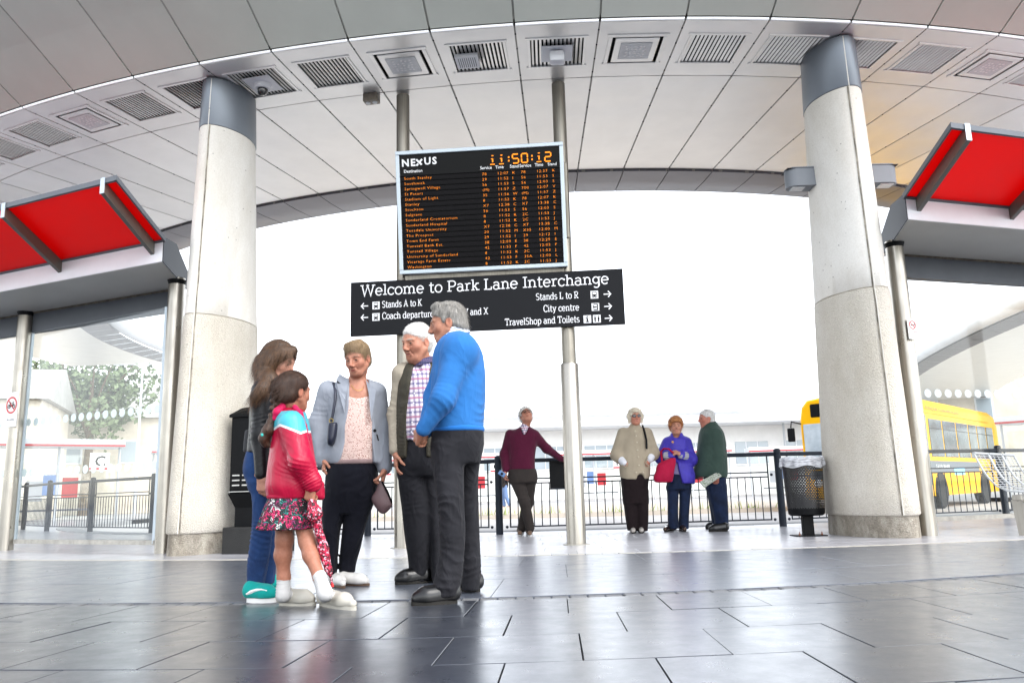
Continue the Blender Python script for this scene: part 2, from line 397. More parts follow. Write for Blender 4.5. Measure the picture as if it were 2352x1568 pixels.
pm_far = band_panel('panel', PROF['far'], M['panel']); pm_near = band_panel('panel', PROF['near'], M['panel_near'])
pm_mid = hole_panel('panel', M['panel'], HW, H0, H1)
# vent frame and slats
fm = MB()
for (c, d) in (((0, -(H0+.012), ZC-.003), (2*HW+.09, .03, .016)), ((0, -(H1-.012), ZC-.003), (2*HW+.09, .03, .016)), ((-HW+.012-.02, -(H0+H1)/2, ZC-.003), (.03, H1-H0-.055, .016)), ((HW-.012+.02, -(H0+H1)/2, ZC-.003), (.03, H1-H0-.055, .016))): fm.bbox(c, d, .003)
fm = fm.mesh('vent'); fm.materials.append(M['panel'])
sm = MB(); sm.box((0, 0, 0), (.026, H1-H0-.03, .012), Matrix.Rotation(R(24), 3, 'Y')); sm = sm.mesh('slat'); sm.materials.append(M['panel'])
sf_ = MB()
for j in range(13): sf_.box(((-.5+(j+.5)/13)*(2*HW-.02), -(H0+H1)/2, ZC+.012), (.026, H1-H0-.03, .012), Matrix.Rotation(R(24), 3, 'Y'))
sm_far = sf_.mesh('slat_rows'); sm_far.materials.append(M['panel'])
stripm = MB(); N = 3
stripm.ring([[pol(-DTH/2+.014/18.6+(DTH-.028/18.6)*i/N, 18.572, ZC-.004) for i in range(N+1)]+[pol(-DTH/2+.014/18.6+(DTH-.028/18.6)*i/N, 18.588, ZC+.0) for i in range(N+1)][::-1], [pol(-DTH/2+.014/18.6+(DTH-.028/18.6)*i/N, 18.572, ZC+.02) for i in range(N+1)]+[pol(-DTH/2+.014/18.6+(DTH-.028/18.6)*i/N, 18.588, ZC+.02) for i in range(N+1)][::-1]], True, True)
stripm = stripm.mesh('glow_strip'); stripm.materials.append(M['trim_white'])
# soffit below the rim
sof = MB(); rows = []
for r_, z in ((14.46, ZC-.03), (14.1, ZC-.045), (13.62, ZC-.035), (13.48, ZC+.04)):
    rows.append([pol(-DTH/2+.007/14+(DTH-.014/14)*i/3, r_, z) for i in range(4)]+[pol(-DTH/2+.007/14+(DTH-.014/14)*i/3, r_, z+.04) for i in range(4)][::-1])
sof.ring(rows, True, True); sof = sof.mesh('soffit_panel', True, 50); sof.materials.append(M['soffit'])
rivet = MB(); rivet.lathe([(.0, -.006), (.009, -.004), (.011, .0), (.011, .004)], n=8); rivet = rivet.mesh('rivet'); rivet.materials.append(M['dgrey'])
LIGHTS = {-13, -8, -3, 0, 5, 10}
K0, K1 = -19, 18
for k in range(K0, K1):
    t = TH0+DTH*(k+.5)
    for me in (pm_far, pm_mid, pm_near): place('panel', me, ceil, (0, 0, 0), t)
    place('soffit_panel', sof, ceil, (0, 0, 0), t); place('glow_strip', stripm, ceil, (0, 0, 0), t)
    if k not in LIGHTS:
        v = place('vent', fm, ceil, (0, 0, 0), t)
        if not -12 <= k <= 8:
            o = place('slat_rows', sm_far, v, (0, 0, 0)); o['kind'] = 'stuff'; continue
        for j in range(13): place('slat', sm, v, ((-.5+(j+.5)/13)*(2*HW-.02), -(H0+H1)/2, ZC+.012))
m = MB(); N = 60; ta, tb = TH0+DTH*K0, TH0+DTH*K1
for prof in ([(14.46, ZC-.025), (14.46, ZC+.034), (17.4, ZC+.034)], [(17.4, ZC+.1), (18.56, ZC+.1), (18.6, ZC+.064), (19.2, ZC+.40), (20.0, ZC+.82)]):
    m.ring([[pol(ta+(tb-ta)*i/N, r_, z) for i in range(N+1)] for r_, z in prof], False, False)
m.build('backing', M['backing'], ceil)
# joint cover strips between panels of the near bands and the vent band (thin grey beads with rivets)
jm = MB()
for (ra, za), (rb, zb) in (((17.40, ZC+.006), (18.55, ZC+.006)), ((14.6, ZC+.006), (17.36, ZC+.006)), ((18.62, ZC+.045), (19.98, ZC+.785))):
    jm.add([Vector((-.008, -ra, za)), Vector((.008, -ra, za)), Vector((.008, -rb, zb)), Vector((-.008, -rb, zb))], [(0, 1, 2, 3)])
jm = jm.mesh('joint_strip'); jm.materials.append(mat('joint_bead', '#a8a7a0', .5, spec=.2))
for k in range(K0, K1+1):
    t = TH0+DTH*k
    place('joint_strip', jm, ceil, (0, 0, 0), t)
    if -9 <= k <= 6:
        for j in range(4):
            o = place('rivet', rivet, ceil, tuple(pol(t, 17.5+.3*j, ZC+.002)), 0)
        for j in range(6):
            o = place('rivet', rivet, ceil, tuple(pol(t, 14.75+.46*j, ZC+.002)), 0)
# roof deck, outer edge cut short for more skylight, and its round white rim
m = MB(); m.ring([[pol(ta+(tb-ta)*i/N, r_, z) for i in range(N+1)] for r_, z in ((13.47, ZC+.06), (13.4, ZC+.40), (14.2, ZC+.95), (18.5, ZC+1.3), (20.1, ZC+1.4), (20.1, ZC+.85))], False, False)
tag(m.build('roof_deck', M['white_paint'], smooth=True), kind='structure').location = (RC.x, RC.y, 0)

def ceiling_light(k, label, lit=True):
    t = TH0+DTH*(k+.5); o = empty('ceiling_light', (RC.x, RC.y, 0), t, label, 'ceiling light', 'square recessed lights in the ceiling')
    m = MB(); c = -(H0+H1)/2
    for s_ in (-1, 1):
        m.bbox((0, c+s_*(.32-.02), ZC-.004), (.70, .045, .018), .003); m.bbox((s_*(HW-.0), c, ZC-.004), (.045, .55, .018), .003)
    m.build('frame', M['panel'], o)
    m = MB(); m.bbox((0, c, ZC+.0), (.50, .50, .03), .006); m.build('housing', M['panel'], o)
    m = MB(); m.bbox((0, c, ZC-.018), (.36, .34, .008), .003); d = m.build('diffuser', M['diffuser'], o)
    m = MB(); m.box((0, c, ZC+.06), (.66, .68, .01)); m.build('recess', M['void'], o)
    if lit:
        for a in range(5):
            for b in range(5):
                if rr_.random() < .8: m2 = place('led', LED, d, ((a-2)*.05+rr_.uniform(-.01, .01), c+(b-2)*.05+rr_.uniform(-.01, .01), ZC-.0235))
    return o
M['diffuser'] = mat('light_diffuser', '#d3d6d8', .25, var=.08, vscale=30, bump=.3, bscale=60)
LED = MB(); LED.lathe([(0, -.002), (.014, -.001), (.016, .001)], n=8); LED = LED.mesh('led'); LED.materials.append(mat('led_lens', '#f2f2f2', .2))
ceiling_light(-8, 'square ceiling light between louvred vents, above the left red shelter roof')
ceiling_light(-3, 'square ceiling light directly above the left pole of the departure board')
ceiling_light(0, 'square ceiling light just right of the white wireless unit on the ceiling')
ceiling_light(5, 'square ceiling light at the upper right, past the right column')
m = MB(); m.box((0, 0, ZC+.05), (.66, .68, .01)); rec = m.mesh('vent_backing'); rec.materials.append(M['void'])
for k in range(K0, K1):
    if k not in LIGHTS: place('vent_backing', rec, ceil, tuple(pol(TH0+DTH*(k+.5), (H0+H1)/2, 0)), TH0+DTH*(k+.5))
# fittings on the vents
def on_ceiling(k, r_): t = TH0+DTH*(k+.5); p = pol(t, r_, 0); return (RC.x+p.x, RC.y+p.y, ZC), t
p, t = on_ceiling(-5, 17.98)
o = empty('dome_camera', p, t, 'white dome security camera on a plate over a ceiling vent by the left column', 'security camera')
m = MB(); m.bbox((0, 0, -.018), (.36, .36, .012), .003); m.build('plate', M['white_paint'], o)
m = MB(); m.lathe([(.0, -.09), (.085, -.085), (.10, -.07), (.10, -.024), (.0, -.024)], n=24); m.build('base', M['white_paint'], o, smooth=True)
m = MB(); m.lathe([(.0, -.165), (.03, -.16), (.055, -.135), (.062, -.10), (.062, -.088), (0, -.088)], n=20); m.build('dome', mat('dark_dome', '#050506', .08, coat=.6), o, smooth=True)
p, t = on_ceiling(-1, 17.98)
o = empty('wireless_unit', p, t, 'white wireless access point labelled AP 2 on a ceiling vent', 'access point')
m = MB(); m.bbox((0, .0, -.016), (.36, .34, .010), .003); m.build('plate', M['white_paint'], o)
m = MB(); m.bbox((0, -.05, -.10), (.17, .14, .13), .025); m.build('body', M['white_paint'], o, smooth=True)
m = MB(); 
for s_ in (-.04, .0, .04): m.lathe([(.012, -.04), (.012, .03)], (s_, .06, -.06), 8)
m.build('connectors', M['black'], o)
p, t = on_ceiling(-2, 17.95)
o = empty('ceiling_speaker', (p[0], p[1], p[2]), t, 'small white louvred speaker box fixed on a ceiling vent', 'speaker')
m = MB(); m.bbox((-.14, -.02, -.03), (.27, .27, .045), .006); m.build('body', M['white_paint'], o)
m = MB(); m.box((0, 0, 0), (.006, .20, .004)); sl = m.mesh('slot'); sl.materials.append(M['mgrey'])
for j in range(9): place('slot', sl, o, (-.14+(j-4)*.024, -.02, -.054))
p, t = on_ceiling(-4, 17.44)
o = empty('emergency_light', (p[0]+.28, p[1]+.03, p[2]), t, 'small twin-lens emergency light box under the ceiling joint', 'emergency light')
m = MB(); m.bbox((0, 0, -.055), (.19, .13, .11), .012); m.build('body', mat('aged_plastic', '#8a8173', .4, var=.3, vscale=20), o)
for s_ in (-1, 1): m = MB(); m.lathe([(.0, -.122), (.03, -.118), (.034, -.108), (0, -.1)], (s_*.045, 0, 0), 12); m.build('lens', M['diffuser'], o, smooth=True)
p, t = on_ceiling(-11, 18.0)
o = empty('ceiling_speaker', p, t, 'pale louvred speaker box on the vent at the far left edge', 'speaker')
m = MB(); m.bbox((.05, .0, -.03), (.27, .27, .045), .006); m.build('body', M['white_paint'], o)
for j in range(9): place('slot', sl, o, (.05+(j-4)*.024, 0, -.054))

# ------------------------------------------------------------------ the two big columns
def aggregate(name, c1, c2, bump, scale, stain=0.0):
    q = Mat(name); b = q.b; v = q.coord('Object'); b.inputs['Roughness'].default_value = .82
    vo = q.n('TexVoronoi', Scale=scale); q.l(v, vo.inputs['Vector'])
    n1 = q.n('TexNoise', Scale=scale*1.4, Detail=5.0, Roughness=.7); q.l(v, n1.inputs['Vector'])
    n2 = q.n('TexNoise', Scale=1.3, Detail=6.0, Roughness=.65); q.l(q.coord('Object', (1, 1, .45)), n2.inputs['Vector'])
    rp = q.n('ValToRGB'); ramp(rp, [(.28, lin(c1)), (.62, lin(c2))]); q.l(n1.outputs[0], rp.inputs[0])
    rp2 = q.n('ValToRGB'); ramp(rp2, [(.3, (.80, .77, .72)), (.62, (1, 1, 1))]); q.l(n2.outputs[0], rp2.inputs[0])
    col = q.mix(1.0, rp.outputs[0], rp2.outputs[0], 'MULTIPLY')
    # small dark pits
    vp = q.n('TexVoronoi', Scale=scale*.22); q.l(v, vp.inputs['Vector'])
    pit = q.n('ValToRGB'); ramp(pit, [(.04, (.25, .22, .2)), (.09, (1, 1, 1))]); q.l(vp.outputs['Distance'], pit.inputs[0])
    col = q.mix(.75, col, pit.outputs[0], 'MULTIPLY')
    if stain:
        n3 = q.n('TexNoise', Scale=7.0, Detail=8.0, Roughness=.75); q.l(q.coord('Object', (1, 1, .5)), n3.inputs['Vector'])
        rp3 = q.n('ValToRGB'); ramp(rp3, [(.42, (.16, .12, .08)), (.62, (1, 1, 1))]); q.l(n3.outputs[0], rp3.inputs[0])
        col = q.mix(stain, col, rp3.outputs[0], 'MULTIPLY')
    q.l(col, b.inputs['Base Color'])
    h = q.math('ADD', vo.outputs['Distance'], n1.outputs[0])
    bp = q.n('Bump', Strength=bump, Distance=.012); q.l(h, bp.inputs['Height']); q.l(bp.outputs[0], b.inputs['Normal'])
    return q.m
M['agg'] = aggregate('exposed_aggregate', '#b8b0a2', '#e6e1d6', .7, 75)
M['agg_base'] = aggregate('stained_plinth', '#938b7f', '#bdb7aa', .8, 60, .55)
M['smooth_conc'] = aggregate('smooth_concrete', '#dcd8d0', '#e9e6df', .06, 40)
M['cap'] = mat('cap_grey', '#767d85', .4, metal=.4, var=.08, vscale=2)
M['seam'] = mat('weathered_seam', '#b0a898', .9, col2='#38332b', vscale=7)
def column(label, n0, n1, e, L, S):
    """n0,n1: nose position at base and ceiling; e: outward direction; L,S: (base, top) half lengths"""
    e = Vector((*e, 0)).normalized(); f = Vector((-e.y, e.x, 0))
    base = Vector((*n0, 0)) - e*L[0]
    root = empty('column', tuple(base), 0, label, 'column')
    def sect(z, grow=0.0, N=72):
        a = z/5.6; Lz = L[0]+(L[1]-L[0])*a+grow; Sz = S[0]+(S[1]-S[0])*a+grow
        nose = Vector((*n0, 0))*(1-a)+Vector((*n1, 0))*a; c = nose-e*(Lz-grow)
        out = []
        for i in range(N):
            th = 2*math.pi*i/N; cx_, sx = math.cos(th), math.sin(th)
            # a lens rounded at its ends
            p = 1.85
            u = abs(cx_)**(2/p)*math.copysign(1, cx_); w = abs(sx)**(2/p)*math.copysign(1, sx)
            out.append(c+e*(Lz*u)+f*(Sz*w)+Vector((0, 0, z)))
        return out
    def seg(name, zs, grow, mtl):
        m = MB(); m.ring([sect(z, g_) for z, g_ in zip(zs, grow)], True, True)
        m.v = [Vector(v)-base for v in m.v]; return m.build(name, mtl, root, smooth=True, angle=50)
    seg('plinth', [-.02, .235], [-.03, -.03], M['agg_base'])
    seg('lower_shaft', [.232, .25, .5, 1.0, 1.5, 2.0, 2.5, 2.695, 2.70], [-.02, 0, 0, 0, 0, 0, 0, 0, -.012], M['agg'])
    seg('upper_shaft', [2.706, 2.712, 3, 3.5, 4, 4.5, 4.98], [-.014, -.006, -.006, -.006, -.006, -.006, -.006], M['smooth_conc'])
    seg('cap', [4.984, 4.99, 5.57], [.0, .004, .004], M['cap'])
    # the joint that runs up the nose: a raised fillet each side of a dark gap
    side = f if f.y*0+f.x*(-base.x) > 0 else -f
    for nm, wd_, out_, mtl in (('seam_gap', .013, .003, M['seam']), ('seam_bead', .010, .006, M['smooth_conc'])):
        m = MB(); rows = []
        for i in range(29):
            z = .24+i*(5.56-.24)/28; s0 = sect(z, out_-(.006 if z > 2.7 else 0)); idx = 3 if side.dot(s0[3]-s0[0]) > 0 else -3
            p = Vector(s0[idx]); q_ = Vector(s0[idx+(1 if idx > 0 else -1)]); d = (q_-p); d.z = 0; d.normalize()
            if nm == 'seam_bead': p = p-d*.016
            jit = rr_.uniform(-.003, .003) if nm == 'seam_gap' else 0
            nrm = Vector((d.y, -d.x, 0)); nrm = nrm if nrm.dot(p-(Vector(s0[0])-e*.4)) > 0 else -nrm
            rows.append([p-base-d*(wd_/2+jit)-nrm*.01, p-base-d*(wd_/2+jit)+nrm*.003, p-base+d*(wd_/2-jit)+nrm*.003, p-base+d*(wd_/2-jit)-nrm*.01])
        m.ring(rows, True, True); m.build(nm, mtl, root)
    return root
colL = column('massive tapering concrete column left of the group, with a black cabinet beside it', (-3.81, 8.98), (-3.56, 8.80), (-.283, -.96), (.77, .42), (.36, .25))
colR = column('massive tapering concrete column by the bin and the right shelter, with two wall lights', (4.22, 8.72), (3.88, 8.24), (.147, -.989), (.77, .42), (.40, .26))
# two box lamps on the right column
for (px, lab, s_) in ((1836, 'grey box wall light on the left face of the right column', -1), (2022, 'grey box wall light on the right face of the right column, near the red roof', 1)):
    p = at(px, 412 if s_ < 0 else 405, 8.95 if s_ < 0 else 8.9)
    o = empty('wall_light', tuple(p), 0, lab, 'wall light', 'box lights on the right column')
    m = MB(); poly = []
    for i in range(9): a = math.pi/2+math.pi*i/8; poly.append((s_*-1*(math.cos(a)*.10)-.0*s_, math.sin(a)*.10))
    pts = [(s_*.12+(-s_)*0, .10)]
    prof = [(-s_*.20, -.11), (-s_*.20, .11)]+[(s_*(.06+.11*math.cos(a)), .11*math.sin(a)) for a in [math.pi/2-math.pi*i/8 for i in range(9)]]
    m.ring([[Vector((x, y, z)) for x, y in prof] for z in (-.115, .115)], True, True); b_ = m.build('housing', mat('lamp_grey', '#7b7f84', .5, var=.06, spec=.2), o, smooth=True, angle=35)
    m = MB(); m.box((s_*.04, 0, -.120), (.15, .13, .012)); m.build('lens', M['diffuser'], o)
    m = MB(); m.box((s_*.0, 0, .098), (.34, .225, .006)); m.build('lid_seam', M['dgrey'], o)
    m = MB(); m.box((-s_*.24, 0, 0), (.12, .10, .16)); m.build('bracket', M['mgrey'], o)

# ------------------------------------------------------------------ poles of the information board
def board_pole(loc, label):
    o = empty('steel_pole', loc, 0, label, 'pole')
    m = MB(); m.lathe([(.082, 2.02), (.082, 5.56)], n=28); m.build('upper_tube', M['steel_dull'], o, smooth=True)
    m = MB(); m.lathe([(.108, .0), (.108, 2.02), (.100, 2.04), (.082, 2.045)], n=28); m.build('sleeve', M['steel'], o, smooth=True, angle=50)
    m = MB(); m.lathe([(.15, -.003), (.15, .006), (.108, .008)], n=28); m.build('floor_collar', M['sett_pale'], o)
    return o
board_pole((-1.30, 9.36, 0), 'steel pole holding up the left end of the departure board')
board_pole((.66, 9.16, 0), 'steel pole holding up the right end of the departure board')

# ------------------------------------------------------------------ red-roofed shelters
def shelter(label, A, t, rear, outer, L, zs, zf, zo, posts, rafters, panes, dots, ztop, dot_rows, gmat):
    A = Vector((*A, 0)); t = Vector((*t, 0)).normalized(); rear = Vector((*rear, 0)); outer = Vector((*outer, 0))
    root = empty('bus_shelter', (A.x, A.y, 0), 0, label, 'shelter')
    O = Vector((0, 0, 0)); Z = Vector((0, 0, 1))
    m = MB(); P = lambda s_, r_, z: O+t*s_+rear*r_+Z*z
    # canopy box: fascia in front, flat soffit below, sloping back
    m.ring([[P(s_, 0, zs), P(s_, 0, zf), P(s_, .5, zf+.10), P(s_, 1.12, zs+.22), P(s_, 1.12, zs)] for s_ in (.0, L)], True, True); m.build('fascia', M['white_paint'], root)
    m = MB(); m.ring([[P(s_, .012, zs-.006), P(s_, .012, zs-.0015), P(s_, 1.0, zs-.0015), P(s_, 1.0, zs-.006)] for s_ in (.01, L-.01)], True, True); m.build('soffit', M['greige'], root)
    m = MB(); m.ring([[P(s_, -.006, zs-.004), P(s_, -.006, zf+.012), P(s_, .52, zf+.115), P(s_, 1.13, zs+.23), P(s_, 1.13, zs-.004)] for s_ in (-.012, -.001)], True, True); m.build('end_cap', M['dgrey'], root)
    m = MB(); m.ring([[P(s_, 1.0, zs-.002), P(s_, 1.0, zs-.30), P(s_, 1.10, zs-.30), P(s_, 1.10, zs-.002)] for s_ in (.06, L)], True, True); m.build('beam', M['mgrey'], root)
    m = MB(); m.ring([[P(s_, .985, zs-.006), P(s_, .985, zs-.03), P(s_, .999, zs-.03), P(s_, .999, zs-.006)] for s_ in (.06, L)], True, True); m.build('drip_rail', mat('dirty_rail', '#6d6456', .8, var=.5, vscale=12), root)
    # sloping red roof sheets between rafters
    Q = lambda s_, o_, dz=0.0: O+t*s_+outer*o_+Z*(zf-.03+(zo-zf)*o_+dz)
    edges = [-.01]+rafters+[L]
    for i in range(len(edges)-1):
        m = MB(); a, b = edges[i]+.004, edges[i+1]-.004
        m.ring([[Q(s_, .02, .0), Q(s_, .985, 0), Q(s_, .985, .02), Q(s_, .02, .02)] for s_ in (a, b)], True, True); m.build('roof_sheet', M['red'], root)
    for s_ in rafters:
        m = MB(); m.ring([[Q(s_+w, -.10, -.15), Q(s_+w, 1.0, -.13), Q(s_+w, 1.0, .03), Q(s_+w, -.10, .0)] for w in (-.028, .028)], True, True); r_ = m.build('rafter', mat('rafter_paint', '#5b5850', .45, var=.1), root)
        m = MB(); m.ring([[Q(s_+w, 1.001, -.135), Q(s_+w, 1.008, -.135), Q(s_+w, 1.008, .035), Q(s_+w, 1.001, .035)] for w in (-.032, .032)], True, True); m.build('end_plate', M['alu'], r_)
    for o_, w in ((.992, .016), (.01, .02)):
        m = MB(); m.ring([[Q(s_, o_-w, -.02), Q(s_, o_+w*.4, -.02), Q(s_, o_+w*.4, .034), Q(s_, o_-w, .034)] for s_ in (-.02, L)], True, True); m.build('edge_rail', M['mgrey'], root)
    m = MB(); m.ring([[Q(s_, 0, -.02), Q(s_, 1, -.02), Q(s_, 1, .034), Q(s_, 0, .034)] for s_ in (-.035, -.012)], True, True); m.build('edge_rail', M['mgrey'], root)
    for (x, y) in posts:
        m = MB(); m.lathe([(.098, -.02), (.098, zs+.02)], (x-A.x, y-A.y, 0), 28); m.build('post', M['steel'], root, smooth=True)
        m = MB(); m.lathe([(.098, zs-.06), (.115, zs-.007), (.098, zs-.005)], (x-A.x, y-A.y, 0), 28); m.build('post_collar', M['black'], root, smooth=True)
    for (p, q_) in panes:
        p = Vector((*p, 0))-A; q_ = Vector((*q_, 0))-A; d = (q_-p).normalized(); nn = Vector((-d.y, d.x, 0))*.006
        m = MB(); m.ring([[p-nn+Z*z, p+nn+Z*z, q_+nn+Z*z, q_-nn+Z*z] for z in (.14, ztop)], True, True); gp = m.build('pane', M[gmat], root)
        m = MB(); m.ring([[p-nn*5+Z*z, p+nn*5+Z*z, q_+nn*5+Z*z, q_-nn*5+Z*z] for z in (.085, .14)], True, True); m.build('base_rail', M['sett_pale'], root)
        for e_ in (p, q_): m = MB(); m.box(e_+d*(.02 if e_ is p else -.02)+Z*((ztop+.1)/2), (.05, .05, ztop-.1)); m.build('mullion', M['alu'], root)
        if dots:
            dm = MB(); k_ = 20; c0 = [(d*math.cos(2*math.pi*i/k_)+Z*math.sin(2*math.pi*i/k_))*.055 for i in range(k_)]
            dm.ring([[c_-nn*1.35 for c_ in c0], [c_-nn*1.05 for c_ in c0]], True, True); dm = dm.mesh('glass_dot'); dm.materials.append(M['dot'])
            for z in dot_rows:
                s_ = .12
                while s_ < (q_-p).length-.06: place('glass_dot', dm, gp, tuple(p+d*s_+Z*z)); s_ += .165
    return root
shelter('left glass bus shelter with white canopy and sloping red roof', (-3.99, 8.80), (-.915, .403), (-.21, 1.13), (-.06, -1.07), 6.0, 3.3, 3.58, 3.90,
        [(-4.16, 9.62), (-6.93, 11.08), (-9.7, 12.4)], [.16, 1.72, 3.4, 5.1], [((-4.32, 9.78), (-6.86, 11.12)), ((-7.1, 11.25), (-9.6, 12.4))], True, 3.0, (1.03, 1.72), 'glass')
shelter('right bus shelter with white canopy and sloping red roof, cut off by the frame', (4.32, 8.25), (.957, .29), (.33, 1.27), (-.07, -1.17), 5.2, 3.38, 3.66, 3.93,
        [(4.57, 9.12), (7.6, 10.05)], [.16, 1.46, 3.0, 4.6], [((5.0, 10.3), (7.7, 11.1))], True, 3.05, (1.72,), 'glass_clear')
# small signs on the posts
def round_ban(parent, c, r_, right, up, out, glyph, mtl_red):
    """ban ring with slash, slightly proud of a plate"""
    n_ = 32
    m = MB(); m.ring([[c+out*.002+(right*math.cos(a)+up*math.sin(a))*rr for a in [2*math.pi*i/n_ for i in range(n_)]] for rr in (r_, r_*.80)], True, False); m.build('ban_ring', mtl_red, parent)
    m = MB(); d = (right-up).normalized(); w = (right+up).normalized()*r_*.08
    m.add([c+out*.0035-d*r_*.8-w, c+out*.0035+d*r_*.8-w, c+out*.0035+d*r_*.8+w, c+out*.0035-d*r_*.8+w], [(0, 1, 2, 3)]); m.build('ban_slash', mtl_red, parent)
    m = MB()
    for g_ in glyph: m.tube([c+out*.002+right*(x*r_)+up*(y*r_) for x, y in g_], r_*.035, 6)
    m.build('pictogram', M['black'], parent)
M['signwhite'] = mat('sign_white', '#f0f0ee', .4); M['signred'] = mat('sign_red', '#c8161d', .4)
# ------------------------------------------------------------------ lettering
TXT = []
def text(s_, size, mtl, parent, loc, rot=(R(90), 0, 0), name='lettering', align='LEFT', bold=0.0, sx=1.0, track=1.0, ext=.001):
    cu = bpy.data.curves.new(name, 'FONT'); cu.body = s_; cu.size = size; cu.align_x = align; cu.offset = bold; cu.extrude = ext; cu.space_character = track; cu.resolution_u = 2
    o = bpy.data.objects.new('tmp_text', cu); COL.objects.link(o); TXT.append((o, name, mtl, parent, loc, rot, sx)); return o
def flush_text():
    dg = bpy.context.evaluated_depsgraph_get()
    done = [(bpy.data.meshes.new_from_object(o.evaluated_get(dg)), o, *r_) for o, *r_ in TXT]
    for me, o, name, mtl, parent, loc, rot, sx in done:
        cu = o.data; bpy.data.objects.remove(o); bpy.data.curves.remove(cu)
        me.materials.clear(); me.materials.append(mtl); me.name = name
        q = mesh_obj(name, me, None, parent, loc, rot); q.scale = (sx, 1, 1)
    TXT.clear()
def arc(cx, cy, rx, ry, a0, a1, n=14): return [(cx+rx*math.cos(R(a0+(a1-a0)*i/n)), cy+ry*math.sin(R(a0+(a1-a0)*i/n))) for i in range(n+1)]
X = .68
